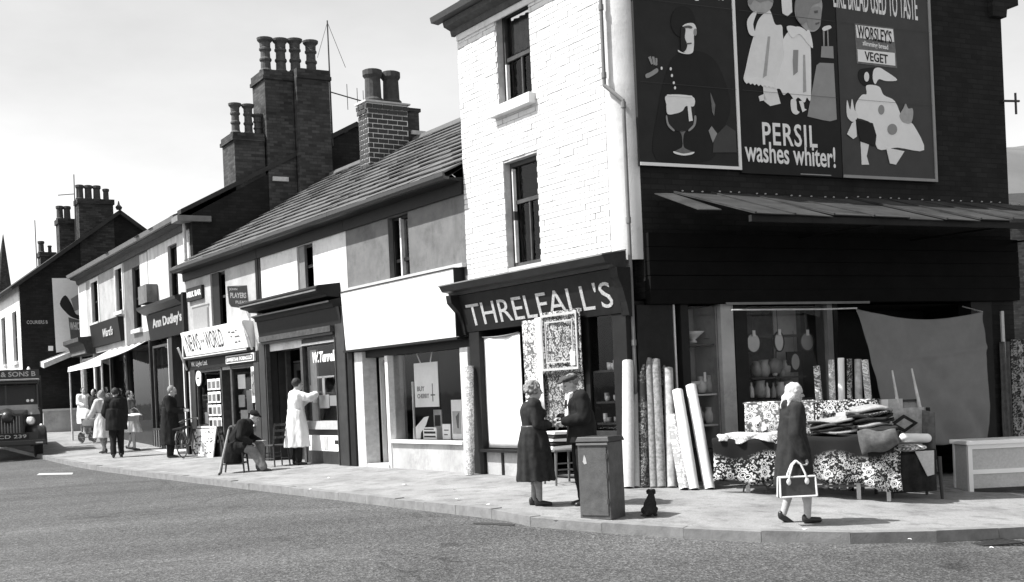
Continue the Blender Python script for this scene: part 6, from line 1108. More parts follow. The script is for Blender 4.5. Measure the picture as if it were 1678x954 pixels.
drape('folded_carpet', 'pale carpet lying folded on the left end of the stall', 'carpet', x_at(1178), x_at(1280), TZ-.05, TZ-.03, 'small_fleck', y0=.0, back=.6, lift=.05, seed=1.)
def pile(label, x0, x1, y0, y1, z, m, k, th=.03, grp='rugs piled on the stall'):
    T = thing('rug_pile', label, 'rugs', FS.mw @ Matrix.Translation((x0, y0, z)), grp)
    for i in range(k):
        def fn(u, v, i=i): return (x0+(x1-x0)*u+.03*math.sin(v*5+i), y0+(y1-y0)*v+.02*math.sin(u*7+i), z+i*th+.022*math.sin(u*5+i*1.7+v*3)+.03*math.sin(math.pi*u)*math.sin(math.pi*v))
        o = put('rug', MB().grid(fn, 18, 10), m if isinstance(m, str) else m[i % len(m)], T, FS.mw, smooth=True, fix=False); s_ = o.modifiers.new('t', 'SOLIDIFY'); s_.thickness = th*.8
    return T
pile('dark rugs heaped in the middle of the stall beside the walking woman', x_at(1332, .2), x_at(1405, .2), .0, .5, TZ+.03, ('dark_rug', 'mid_rug', 'dark_rug', 'dull_roll'), 6, .034)
pile('crumpled dark patterned rugs heaped at the right of the stall', x_at(1395, .2), x_at(1462, .2), .05, .6, TZ+.04, ('dark_rug', 'floral_dim', 'mid_rug', 'dark_rug'), 7, .048)
T = pile('brown-toned rug flap hanging over the stall edge at the right', x_at(1408), x_at(1470), -.06, .3, TZ+.03, ('dull_roll', 'dark_rug'), 2, .05)
T = thing('rug_flap', 'grey folded rug corner drooping over the stall front at the right', 'rug', FS.mw @ Matrix.Translation((x_at(1415), -.1, TZ)))
o = put('cloth', MB().grid(lambda u, v: (x_at(1408)+(x_at(1470)-x_at(1408))*u+.05*v, -.09-.08*math.sin(math.pi*v)*math.sin(math.pi*u), TZ+.05-.3*v*(1-.4*u)+.02*math.sin(u*8)), 24, 12), 'dull_roll', T, FS.mw, smooth=True, fix=False); o.modifiers.new('t', 'SOLIDIFY').thickness = .02
# floral carpet over a rail at the back of the stall
for k, (pa, pb, pt, pb_, m, lb) in enumerate(((1224, 1338, 657, 716, 'floral_pale', 'pale floral carpet hung over a rail at the back of the stall, left'), (1340, 1444, 655, 700, 'floral_bold', 'floral carpet with dark ground hung over a rail at the back of the stall, right'))):
    a, b = x_at(pa, .8), x_at(pb, .8); z1, z0 = z_at((pa+pb)/2, pt, .8), z_at((pa+pb)/2, pb_, .8)-.1
    T = thing('railed_carpet', lb, 'carpet', FS.mw @ Matrix.Translation((a, .8, z0)), 'carpets on the back rail'); o = put('cloth', MB().grid(lambda u, v: (a+(b-a)*u, .8-.03*math.sin(math.pi*min(1, v*1.6))+.012*math.sin(u*15+k) if v < .7 else .8+(v-.7)*.25, (z0+(z1-z0)*min(1, v/.7)) if v < .7 else z1-.3*(v-.7)**2), 40, 20), m, T, FS.mw, smooth=True, fix=False); o.modifiers.new('t', 'SOLIDIFY').thickness = .012
    put('rail', MB().cone((a-.02, .82, z1-.02), (b+.02, .82, z1-.02), .015, .015, 6), 'wood', T, FS.mw)
for k, (px, py, w_, h_, v) in enumerate(((1238, 690, 10, 12, 'paper'), (1378, 683, 15, 13, 'paper'), (1405, 690, 18, 8, 'paper'), (1252, 703, 8, 7, 'paper'))):
    x, z = FS.at(px, py, .74); s_ = px_per_m(FS.W(x, .74, 0)); T = thing('price_ticket', ('square white ticket on the pale floral carpet', 'tilted white ticket on the dark floral carpet', 'lying white ticket beside the dark rugs', 'small white tag low on the pale floral carpet')[k], 'ticket', FS.mw @ Matrix.Translation((x, .74, z))); put('card', MB().hexa([(x-w_/s_/2, .73, z-h_/s_/2), (x+w_/s_/2, .73, z-h_/s_/2+.015), (x+w_/s_/2, .738, z-h_/s_/2+.015), (x-w_/s_/2, .738, z-h_/s_/2), (x-w_/s_/2, .735, z+h_/s_/2), (x+w_/s_/2, .735, z+h_/s_/2+.015), (x+w_/s_/2, .743, z+h_/s_/2+.015), (x-w_/s_/2, .743, z+h_/s_/2)]), v, T, FS.mw)
names = ('dark-spotted', 'slender grey', 'broad pale', 'narrow flecked', 'white-blotched', 'right-leaning pale')
for k, (tx, ty, bx, w_, m) in enumerate(((1338, 600, 1352, 11, 'floral_pale'), (1362, 590, 1368, 10, 'small_fleck'), (1378, 587, 1380, 11, 'plain_roll'), (1392, 588, 1393, 9, 'floral_mid'), (1406, 589, 1409, 12, 'check_roll'), (1417, 590, 1436, 11, 'small_fleck'))):
    a = np.array(FS.W(*((FS.at(bx, 760, 1.15)[0]), 1.15, 0))); a[2] = float(gz(a[0], a[1])); b = EYEP+ray(tx, ty)*(a[1]+.15); roll(names[k]+' roll in the row standing behind the stall, number %s from the left' % ('first', 'second', 'third', 'fourth', 'fifth', 'sixth')[k], a, b, w_/px_per_m(a)/2, m, 'rolls standing behind the stall')
# armchair with a rug and cushions
PC = G(1512, 818); fa = Frame((PC[0], PC[1], 0), 80, 1); zc = float(gz(PC[0], PC[1])); s_ = px_per_m(PC)
T = thing('armchair', 'dark armchair at the end of the stall draped with a diamond-patterned rug', 'armchair', fa.mw @ Matrix.Translation((0, 0, zc)))
xL, xR = fa.at(1462, 800)[0], fa.at(1546, 800)[0]; zs = fa.at(1500, 738)[1]; zt2 = fa.at(1500, 672, .3)[1]
put('seat', MB().box(xL, xR-.06, -.0, .5, zs-.14, zs, .01), 'dark_rug', T, fa.mw, bevel=.03); put('skirt', MB().grid(lambda u, v: (xL-.0+(xR-.1-xL)*u, -.03+.015*math.sin(u*20), zc+.1+(zs-.05-zc-.1)*v), 30, 4), 'dark_rug', T, fa.mw, smooth=True, fix=False)
put('backrest', MB().hexa([(xL, .45, zs-.05), (xR, .45, zs-.05), (xR, .55, zs-.05), (xL, .55, zs-.05), (xL+.02, .52, zt2), (xR, .52, zt2), (xR, .62, zt2), (xL+.02, .62, zt2)]), 'dark_wood', T, fa.mw, bevel=.03)
for x, y in ((xL+.04, .04), (xR-.02, .04), (xL+.04, .5), (xR+.02, .5)): put('leg', MB().cone((x+(.02 if x > 0 else -.02), y, zc-.02), (x, y, zs-.1), .02, .032, 8), 'dark_wood', T, fa.mw)
T = thing('draped_rug', 'grey rug with dark diamonds thrown over the armchair back', 'rug', fa.mw @ Matrix.Translation((xL, .5, zs)))
o = put('cloth', MB().grid(lambda u, v: (xL+.06+(xR-xL)*u, (.42+.07*v if v < .6 else .48+.3*(v-.6)), (zs-.02+(zt2+.03-zs)*v/.6) if v < .6 else zt2+.03-.1*(v-.6)), 20, 16), 'mid_rug', T, fa.mw, smooth=True, fix=False); o.modifiers.new('t', 'SOLIDIFY').thickness = .02
o = put('side_fall', MB().grid(lambda u, v: (xR+.07+.015*v+.01*math.sin(v*6), .42+.3*u, zt2+.02-(zt2-zc-.22)*v*(.75+.25*u)), 8, 16), 'dark_rug', T, fa.mw, smooth=True, fix=False); o.modifiers.new('t', 'SOLIDIFY').thickness = .02
o = put('end_fall', MB().grid(lambda u, v: (xR-.06+.1*u+.02*v, .36-.14*u+.02*math.sin(u*6+v*3), zt2-.0-.04*u-(zt2-zc-.25)*v*(1-.12*u)), 8, 16), 'dull_roll', T, fa.mw, smooth=True, fix=False); o.modifiers.new('t', 'SOLIDIFY').thickness = .02
for q, (cx, cz) in enumerate((((xL+xR)/2+.06, (zs+zt2)/2+.08),)): put('diamond', MB().prism([(cx-.2, cz), (cx, cz+.12), (cx+.2, cz), (cx, cz-.12)], .4, .415), 'dark_rug', T, fa.mw); put('diamond_centre', MB().prism([(cx-.12, cz), (cx, cz+.07), (cx+.12, cz), (cx, cz-.07)], .394, .399), 'mid_rug', T, fa.mw)
T = thing('bolster', 'white bolster roll lying on the armchair', 'cushion', fa.mw @ Matrix.Translation((0, .2, zs))); a, b = fa.at(1478, 718, .2), fa.at(1528, 718, .2); put('cover', bake((lambda m: (caps(m, (a[0]+.05, .25, a[1]), (b[0]-.05, .25, b[1]), .062), m)[1])(MB()), .012, 3), 'cloth_white', T, fa.mw)
T = thing('cushion', 'floral seat cushion with its cover hanging over the armchair front', 'cushion', fa.mw @ Matrix.Translation((0, .05, zs)))
put('pad', bake((lambda m: (m.ell(((fa.at(1460, 735)[0]+fa.at(1524, 735)[0])/2, .1, zs+.03), (.27, .2, .05), 24, 10), m)[1])(MB()), .012, 3), 'floral_pale', T, fa.mw); x = fa.at(1462, 760)[0]; o = put('hanging_edge', MB().grid(lambda u, v: (x-.06+.16*u-.04*v, -.06-.02*math.sin(u*5), zs+.02-.5*v), 10, 14), 'floral_bold', T, fa.mw, smooth=True, fix=False); o.modifiers.new('t', 'SOLIDIFY').thickness = .012; put('lining', MB().prism([(fa.at(1496, 745)[0], zs-.01), (fa.at(1527, 745)[0], zs-.01), (fa.at(1527, 770)[0], zs-.32), (fa.at(1516, 770)[0], zs-.34)], -.06, -.05), 'grey_roll', T, fa.mw)
# upturned chair behind
T = thing('upturned_chair', 'upturned chair with pale tapering legs behind the armchair', 'chair', fa.mw @ Matrix.Translation((-.3, .9, zc)))
for (p0, p1) in (((1476, 690), (1462, 607)), ((1512, 690), (1494, 604))): a, b = fa.at(*p0, .95), fa.at(*p1, .95); put('leg', MB().cone((a[0], .95, a[1]), (b[0], .95, b[1]), .032, .012, 8), 'light_trim', T, fa.mw)
a, b = fa.at(1442, 655, .95), fa.at(1478, 655, .95); put('seat_panel', MB().box(a[0], b[0]-.0, .93, .99, fa.at(1460, 692, .95)[1]-.3, a[1]), 'grey_roll', T, fa.mw); a, b = fa.at(1443, 655, .9), fa.at(1454, 655, .9); put('seat_edge', MB().box(a[0], b[0], .88, .925, fa.at(1450, 690, .9)[1], a[1]), 'paper', T, fa.mw)
a, b = fa.at(1480, 655, 1.0), fa.at(1506, 655, 1.0); put('webbing', MB().box(a[0], b[0], 1.0, 1.03, fa.at(1490, 690, 1.)[1]-.2, a[1]), 'mid_rug', T, fa.mw); put('rail', MB().box(a[0], b[0], .98, 1.0, a[1]-.03, a[1]), 'dark_wood', T, fa.mw)
for q, lx in enumerate((xL+.05, xR-.05)): put('back_post', MB().cone((lx, 1.0, zc), (lx, .98, zc+.75), .02, .02, 6), 'dark_wood', T, fa.mw)
# grey sheet hung across the side entrance
YS = -.55
T = thing('hanging_sheet', 'large grey canvas sheet slung across the side entrance behind the stall', 'sheet', F2.mw @ Matrix.Translation((4, YS, .2)))
tl, tr, br, bl = F2.at(1404, 505, YS), F2.at(1610, 511, YS), F2.at(1622, 720, YS), F2.at(1462, 735, YS)
def fn(u, v):
    x = (bl[0]*(1-u)+br[0]*u)*(1-v)+(tl[0]*(1-u)+tr[0]*u)*v; z = (bl[1]*(1-u)+br[1]*u)*(1-v)+(tl[1]*(1-u)+tr[1]*u)*v-.14*math.sin(math.pi*u)*v**6+.02*math.sin(u*9)*(1-v)
    y = YS+.05*math.sin(6*(u-.2*v))*(1-.3*v)-.08*math.sin(math.pi*u)*math.sin(math.pi*v)+.05*math.exp(-((u+.9*v-1.0)*11)**2)+.05*math.exp(-((u+.6*v-.62)*13)**2)+.04*math.exp(-((u-.8*v-.25)*14)**2)*v-.03*math.exp(-((v-.62-.1*u)*40)**2)*(u > .3)+.018*math.sin(21*u+9*v)*(1-v)+.01*mnoise.noise((u*9, v*9, 0))*2
    return (x, y, z)
o = put('cloth', MB().grid(fn, 70, 60), 'cloth_grey', T, F2.mw, smooth=True, fix=False); o.modifiers.new('t', 'SOLIDIFY').thickness = .006
put('cord', MB().tube([(tl[0], YS, tl[1]), (tl[0]-.6, YS, tl[1]-.01), (tl[0]-2.2, YS+.05, tl[1]+.0)], .012, 6), 'light_trim', T, F2.mw); put('cord', MB().tube([(tr[0], YS, tr[1]), (tr[0]+.05, -.1, tr[1]+.12)], .01, 6), 'light_trim', T, F2.mw)
# carpets beyond the sheet
for k, (px0, px1, pt, m, lb) in enumerate(((1660, 1678, 556, 'floral_mid', 'carpet strip with pale crossed motifs hanging at the right edge'), (1642, 1657, 560, 'dull_roll', 'dull dark carpet hanging right of the grey sheet'))):
    r = F2.rect(px0, px1+(10 if k == 0 else 0), pt, 720, -.1); T = hang('hanging_carpet', lb, 'carpet', r[0], r[1], r[2]-.1, r[3], -.1, m, F2, grp='carpets right of the sheet')
    if k == 0:
        for q in range(6): z = r[3]-.15-q*.24; xm = (r[0]+r[1])/2-.03; put('cross', MB().prism([(xm-.06, z-.05), (xm-.03, z-.07), (xm+.06, z+.05), (xm+.03, z+.07)], -.145, -.135), 'mid_paper', T, F2.mw); put('cross', MB().prism([(xm+.06, z-.05), (xm+.03, z-.07), (xm-.06, z+.05), (xm-.03, z+.07)], -.15, -.146), 'mid_paper', T, F2.mw)
put('pier_edge', MB().box(7.02, 7.08, -.09, -.06, .0, 2.3), 'light_trim', A, F2.mw)
# white framed crate at the right
PB = G(1592, 806); fx = Frame((PB[0], PB[1], 0), 88, 1); zc = float(gz(PB[0], PB[1])); zt3 = fx.at(1600, 722)[1]; x0 = fx.at(1588, 780)[0]; x1 = x0+1.15; dpt = .55
T = thing('framed_cabinet', 'low white-framed cabinet with grey panel at the right edge of the pavement', 'cabinet', fx.mw @ Matrix.Translation((x0, 0, zc)))
mat('gloss_white', .85, .35, .04, 4, .05); put('top', MB().box(x0-.03, x1+.03, -.03, dpt+.03, zt3-.06, zt3), 'gloss_white', T, fx.mw, bevel=.008); put('panel', MB().box(x0+.03, x1-.03, .04, .06, zc+.28, zt3-.1), 'grey_roll', T, fx.mw)
for x in (x0, x1-.06):
    for y in (0, dpt-.06): put('post', MB().box(x, x+.06, y, y+.06, zc-.03, zt3-.061), 'gloss_white', T, fx.mw)
put('rail', MB().box(x0+.061, x1-.061, .01, .05, zt3-.12, zt3-.062), 'gloss_white', T, fx.mw); put('rail', MB().box(x0+.061, x1-.061, .005, .05, zc+.24, zc+.3), 'gloss_white', T, fx.mw); put('kick_panel', MB().box(x0+.061, x1-.061, .02, .04, zc+.041, zc+.239), 'grey_roll', T, fx.mw); put('base_rail', MB().box(x0+.061, x1-.061, .0, .05, zc-.01, zc+.04), 'dark_paint', T, fx.mw); put('side_panel', MB().box(x0+.01, x0+.03, .061, dpt-.061, zc+.0, zt3-.07), 'grey_roll', T, fx.mw); put('back_panel', MB().box(x0+.061, x1-.061, dpt-.04, dpt-.02, zc+.1, zt3-.07), 'grey_roll', T, fx.mw)
# ---- goods in the side windows
def good(nm, label, cat, px, py, prof, m, y=.3, grp='crockery in the narrow side window', n=16, fr=F2, sc=1.):
    x, z = fr.at(px, py, y); T = thing(nm, label, cat, fr.mw @ Matrix.Translation((x, y, z)), grp); put('vessel', MB().lathe([(r*sc, h*sc) for r, h in prof], (x, y, z), n), m, T, fr.mw, smooth=True); return T, x, z
BOWL = [(.06, 0), (.06, .02), (.03, .04), (.1, .1), (.17, .16), (.16, .165), (.09, .1), (.0, .06)]; VASE = [(.05, 0), (.08, .06), (.085, .14), (.05, .2), (.06, .24), (.05, .24), (.03, .2)]; JUG = [(.06, 0), (.09, .05), (.1, .12), (.07, .2), (.08, .26), (.07, .26), (.05, .2)]; BOT = [(.035, 0), (.04, .02), (.04, .13), (.015, .18), (.015, .23), (.012, .23)]
for z_px in (565, 646, 696): x, z = F2.at(1140, z_px, .3); put('shelf', MB().box(.98, 1.5, .1, .6, z-.025, z), 'light_trim' if z_px != 565 else 'worn_dark', A, F2.mw)
good('bowl', 'pale fluted fruit bowl on the top shelf of the narrow side window', 'bowl', 1136, 562, BOWL, 'china'); good('bowl', 'dim bowl at the left of the top shelf', 'bowl', 1100, 562, BOWL, 'china_dim'); good('plate', 'flat dim dish at the right of the top shelf', 'dish', 1170, 558, [(.05, 0), (.16, .03), (.17, .04), (.05, .02)], 'china_dim')
for k, (px, v, pr, lb) in enumerate(((1123, 'china', JUG, 'squat pale pot at the left of the middle shelf'), (1132, 'china', BOWL, 'pale bowl among the middle shelf pots'), (1150, 'china', VASE, 'white-labelled vase in the middle of the shelf'), (1162, 'china_dim', JUG, 'dark jug right of the white-labelled vase'), (1175, 'china_dim', BOT, 'small bottle at the right of the middle shelf'))):
    T, x, z = good('pot', lb, 'pot', px, 644, pr, v, y=.3)
    if k == 2: put('label_patch', MB().box(x-.02, x+.02, .2, .21, z+.16, z+.3), 'paper', T, F2.mw)
for px, lb in ((1128, 'dim jar at the left of the lowest side window shelf'), (1145, 'dim jar in the middle of the lowest side window shelf'), (1163, 'pale ornament on the lowest side window shelf')): good('jar', lb, 'jar', px, 694, VASE, 'china' if px == 1163 else 'china_dim')
def mirror(label, px, py, rx, ry, fm='dark_wood', ticket=True, square=False, y=.35):
    x, z = F2.at(px, py, y); s_ = px_per_m(F2.W(x, y, 0)); a, b = rx/s_, ry/s_; T = thing('hanging_mirror', label, 'mirror', F2.mw @ Matrix.Translation((x, y, z)), 'mirrors hung in the wide side window')
    pts = [(x+a*math.cos(q), z+b*math.sin(q)) for q in np.linspace(0, 2*math.pi, 28, endpoint=False)]; put('glass_face', MB().prism(pts, y-.01, y), 'mirror', T, F2.mw)
    if square: put('frame', MB().wall(x-a*2, x+a*2, z-b*1.3, z+b*1.3, y-.005, y+.03), fm, T, F2.mw)
    else:
        o = MB(); n = 28
        for (qa, qb, yy) in ((a, b, y-.02), (a*1.16, b*1.14, y-.02), (a*1.16, b*1.14, y+.01)): o.v += [(x+qa*math.cos(2*math.pi*i/n), yy, z+qb*math.sin(2*math.pi*i/n)) for i in range(n)]
        o.f = [(i+k*n, (i+1) % n+k*n, (i+1) % n+(k+1)*n, i+(k+1)*n) for k in range(2) for i in range(n)]; put('frame', o, fm, T, F2.mw, smooth=True)
    if ticket: put('ticket', MB().box(x-.025, x+.025, y-.035, y-.025, z+b*.7, z+b*.7+.09), 'paper', T, F2.mw)
    put('chain', MB().cone((x, y+.01, z+b), (x, y+.02, z+b+.35), .006, .006, 4), 'iron', T, F2.mw)
mirror('round mirror with white ticket at the left of the wide side window', 1234, 562, 13, 15); mirror('oval mirror with slanted frame in the middle of the wide side window', 1276, 560, 9, 15); mirror('dim round dish-like mirror at the right of the wide side window', 1322, 560, 13, 14, 'worn_dark'); mirror('oval glass in a black square frame below the other mirrors', 1303, 593, 8, 13, 'black_paint', False, True)
put('display_rail', MB().box(1.99, 3.45, .36, .4, 1.98, 2.02), 'worn_dark', A, F2.mw); put('display_shelf', MB().box(2.0, 3.45, .2, .65, 1.02, 1.05), 'dark_wood', A, F2.mw); put('display_shelf', MB().box(2.3, 3.3, .3, .65, 1.36, 1.385), 'worn_dark', A, F2.mw)
for q, (px, py, pr, v) in enumerate(((1222, 652, VASE, 'china_dim'), (1232, 652, BOT, 'china'), (1246, 652, JUG, 'tin'), (1258, 652, BOT, 'china'), (1268, 652, BOT, 'china_dim'), (1280, 652, VASE, 'china'), (1292, 652, JUG, 'china_dim'), (1252, 618, JUG, 'tin'), (1270, 616, BOT, 'china'), (1288, 616, VASE, 'china_dim'), (1240, 618, VASE, 'steel'), (1302, 652, VASE, 'steel'))):
    good('ornament', '%s on the %s wide-window shelf, %s from left' % ({'china': 'pale pot or bottle', 'china_dim': 'dim grey pot or bottle', 'tin': 'shiny tin pot', 'steel': 'dark metal pot'}[v], 'lower' if py > 640 else 'upper', ('first', 'second', 'third', 'fourth', 'fifth', 'sixth', 'seventh', 'second', 'third', 'fourth', 'first', 'eighth')[q]), 'ornament', px, py, pr, v, y=.42, grp='ornaments on the wide window shelves')
for q, px in enumerate((1272, 1282)):       # kettle and pan hung dark
    x, z = F2.at(px+8*q, 600+12*q, .4); T = thing('hanging_pan', ('dark pan hanging below the oval mirror', 'dark kettle hanging lower in the wide side window')[q], 'pan', F2.mw @ Matrix.Translation((x, .4, z))); put('bowl', MB().lathe([(.1, -.03), (.13, .02), (.13, .05), (.11, .05), (.09, -.01)], (x, .4, z), 18, 'y'), 'steel', T, F2.mw, smooth=True); put('handle', MB().cone((x, .4, z+.12), (x+.02, .4, z+.32), .012, .012, 6), 'iron', T, F2.mw)
# ================================================================== street things
# metal cabinet by the kerb
PA, PBx = G(951, 849), G(1002, 853); ang = math.degrees(math.atan2(PBx[0]-PA[0], PBx[1]-PA[1])); fk = Frame((PA[0], PA[1], 0), ang, 1); zc = float(gz(PA[0], PA[1]))-.02; wd3 = float(np.linalg.norm((PBx-PA)[:2])); zt4 = fk.at(975, 716)[1]
mat('cabinet_paint', .085, .55, .3, 9, .35, 60, .35, streak=.5); T = thing('metal_cabinet', 'grey steel service cabinet standing on the pavement corner', 'cabinet', fk.mw @ Matrix.Translation((0, 0, zc)))
put('body', MB().box(0, wd3, 0, .36, zc, zt4-.06), 'cabinet_paint', T, fk.mw, bevel=.012); put('cap', MB().hexa([(-.02, -.02, zt4-.058), (wd3+.02, -.02, zt4-.058), (wd3+.02, .38, zt4-.058), (-.02, .38, zt4-.058), (.0, 0, zt4), (wd3, 0, zt4), (wd3, .36, zt4), (0, .36, zt4)]), 'dark_paint', T, fk.mw, bevel=.008); d_ = put('door', MB().box(.025, wd3-.025, -.012, -.001, zc+.05, zt4-.11), 'cabinet_paint', T, fk.mw, bevel=.004)
for z in (zc+.18, (zc+zt4)/2, zt4-.25): put('hinge', MB().box(wd3-.03, wd3-.005, -.025, -.013, z, z+.06), 'iron', d_, fk.mw)
put('lip', MB().box(.0, wd3, -.03, -.013, zt4-.09, zt4-.07), 'lead', T, fk.mw); put('chalk_mark', MB().prism([(.07, zt4-.28), (.09, zt4-.2), (.11, zt4-.24), (.12, zt4-.3), (.09, zt4-.31)], -.0145, -.0125), 'mid_paper', d_, fk.mw); put('plinth', MB().box(-.01, wd3+.01, -.01, .37, zc-.1, zc), 'stone', T, fk.mw)
# small dog sitting on the kerb side
PD = G(1066, 846); T = thing('dog', 'small dark dog sitting on the pavement beside the metal cabinet', 'dog', Matrix.Translation(PD) @ Matrix.Rotation(1.15, 4, 'Z') @ Matrix.Scale(46/px_per_m(PD)/.42, 4))
mat('fur', .025, .9, .5, 30, .8, 140, .1); mat('pale_fur', .28, .9, .3, 30, .8, 140, .1); b = MB()
chain(b, [(-.1, 0, .09), (-.04, 0, .17), (.05, 0, .25), (.08, 0, .31)], [.085, .085, .07, .05]); b.ell((.11, 0, .35), (.058, .05, .05)); chain(b, [(.13, 0, .345), (.19, 0, .33)], [.034, .024]); b.ell((.205, 0, .335), (.014, .014, .012))
for s_ in (-1, 1): chain(b, [(.06, s_*.045, .2), (.085, s_*.048, .1), (.08, s_*.048, .025)], [.034, .024, .018]); b.ell((.1, s_*.048, .016), (.032, .02, .016)); chain(b, [(-.1, s_*.06, .1), (.0, s_*.085, .11), (-.06, s_*.085, .03), (.03, s_*.085, .018)], [.055, .038, .022, .018]); chain(b, [(.09, s_*.04, .385), (.07, s_*.056, .37), (.075, s_*.062, .335)], [.02, .02, .012])
chain(b, [(-.16, 0, .05), (-.24, .03, .035), (-.29, .06, .05)], [.022, .017, .01]); put('body', bake(b, .007, 3), 'fur', T, local=True)
b = MB(); b.ell((.155, 0, .352), (.05, .035, .035)); b.ell((.1, .0, .392), (.035, .028, .014)); put('pale_muzzle', bake(b, .006, 3), 'pale_fur', T, local=True); b = MB(); b.ell((.1, -.048, .016), (.036, .023, .019)); put('pale_paw', b, 'pale_fur', T, local=True, smooth=True); put('nose', MB().ell((.21, 0, .352), (.012, .013, .011)), 'ink', T, local=True, smooth=True)
# bicycle leaning by the newsagent
PB = G(313, 749); T = thing('bicycle', 'dark bicycle parked at the newsagent, seen nearly end on', 'bicycle', Matrix.Translation(PB) @ Matrix.Rotation(math.pi*.5-.12, 4, 'Z') @ Matrix.Rotation(-.12, 4, 'X'))
for x, nm in ((-.5, 'wheel'), (.5, 'wheel')):
    o = MB(); o.v = []; n = 28
    for i in range(n):
        q = 2*math.pi*i/n
        for k in range(6): g = 2*math.pi*k/6; rr = .33+.018*math.cos(g); o.v.append((x+rr*math.cos(q), .018*math.sin(g), .345+rr*math.sin(q)))
    o.f = [(i*6+k, ((i+1) % n)*6+k, ((i+1) % n)*6+(k+1) % 6, i*6+(k+1) % 6) for i in range(n) for k in range(6)]; wh = put('wheel', o, 'iron', T, local=True, smooth=True); sp = MB()
    for i in range(14): q = 2*math.pi*i/14; sp.cone((x, 0, .345), (x+.32*math.cos(q), 0, .345+.32*math.sin(q)), .003, .003, 4)
    put('spokes', sp, 'steel', wh, local=True, kind='stuff'); put('mudguard', MB().tube([(x+.37*math.cos(q), 0, .345+.37*math.sin(q)) for q in np.linspace(.3, 2.8, 10)], .018, 6), 'iron', T, local=True)
put('frame', MB().tube([(-.5, 0, .345), (-.06, 0, .3), (.36, 0, .78), (-.16, 0, .82), (-.06, 0, .3)], .018, 8).tube([(-.5, 0, .345), (-.15, 0, .8)], .013, 6), 'iron', T, local=True); put('fork', MB().tube([(.5, .0, .345), (.42, 0, .6), (.34, 0, .92)], .016, 8), 'iron', T, local=True); put('handlebar', MB().tube([(.2, -.26, .95), (.36, -.2, 1.0), (.36, .2, 1.0), (.2, .26, .95)], .014, 8), 'steel', T, local=True); put('saddle', bake((lambda m: (m.ell((-.22, 0, .93), (.12, .09, .035)), m.ell((-.08, 0, .93), (.1, .035, .028)), m)[2])(MB()), .01, 2), 'leather', T, local=True); put('crank', MB().cone((-.06, -.09, .2), (-.06, -.09, .4), .012, .012, 6).cone((-.06, -.1, .3), (-.06, .1, .3), .015, .015, 6), 'steel', T, local=True); put('carrier_cloth', MB().box(-.62, -.3, -.14, .14, .72, .8, .02), 'dark_rug', T, local=True, bevel=.02)
# pram
PP = G(152, 726); T = thing('pram', 'pale grey pram in front of the woman in the belted coat', 'pram', Matrix.Translation(PP) @ Matrix.Rotation(hd(-.75, .5), 4, 'Z'))
put('tub', bake((lambda m: (loft(m, [(.5, 0, 0, .28, .13), (.56, 0, 0, .4, .19), (.7, 0, 0, .46, .21), (.8, 0, 0, .48, .22)], 30), m)[1])(MB()), .014, 3), 'cloth_grey', T, local=True)
o = MB(); o.v = [(-.0+.0, 0, 0)]; o.v = []; n = 14; o.grid(lambda u, v: (.46-.42*math.cos(math.pi*.5*v)*1.0+.0*u-.42*(1-math.cos(math.pi*.5*v))*0+0.0, .22*math.cos(math.pi*u), .8+.36*math.sin(math.pi*u)*(.35+.65*math.sin(math.pi*.5*v))), 16, 8); put('hood', o, 'grey_coat', T, local=True, smooth=True, fix=False)
for x in (-.3, .3):
    for y in (-.2, .2):
        o = MB(); o.lathe([(.17, -.012), (.185, 0), (.17, .012), (.155, 0)], (x, y, .19), 22, 'y'); wh = put('wheel', o, 'iron', T, local=True); sp = MB()
        for i in range(8): q = 2*math.pi*i/8; sp.cone((x, y, .19), (x+.165*math.cos(q), y, .19+.165*math.sin(q)), .004, .004, 4)
        put('spokes', sp, 'steel', wh, local=True, kind='stuff')
put('chassis', MB().tube([(-.3, -.2, .19), (-.3, .2, .19)], .012, 6).tube([(.3, -.2, .19), (.3, .2, .19)], .012, 6).tube([(-.3, 0, .19), (-.2, 0, .4), (.2, 0, .4), (.3, 0, .19)], .012, 6).tube([(-.2, 0, .4), (-.2, 0, .52)], .012, 6).tube([(.2, 0, .4), (.2, 0, .52)], .012, 6), 'steel', T, local=True); put('handle', MB().tube([(-.45, -.2, .72), (-.7, -.2, .98), (-.7, .2, .98), (-.45, .2, .72)], .012, 6), 'steel', T, local=True)
# lorry
a = G(76, 751, -.1); ld = V3(.40, -.92, 0); ld /= np.linalg.norm(ld)
T = thing('lorry', 'dark lorry with bonnet and roof nameboard coming down the street at the left edge', 'lorry', Matrix.Translation(a+V3(-ld[1], ld[0], 0)*-1.0+V3(0, 0, 0)) @ Matrix.Rotation(math.atan2(ld[1], ld[0]), 4, 'Z'))
mat('lorry_paint', .02, .35, .3, 4, .05, 20, .5); mat('lorry_roof', .28, .5, .2, 6, .1); mat('tyre', .02, .85, .3, 20, .4)
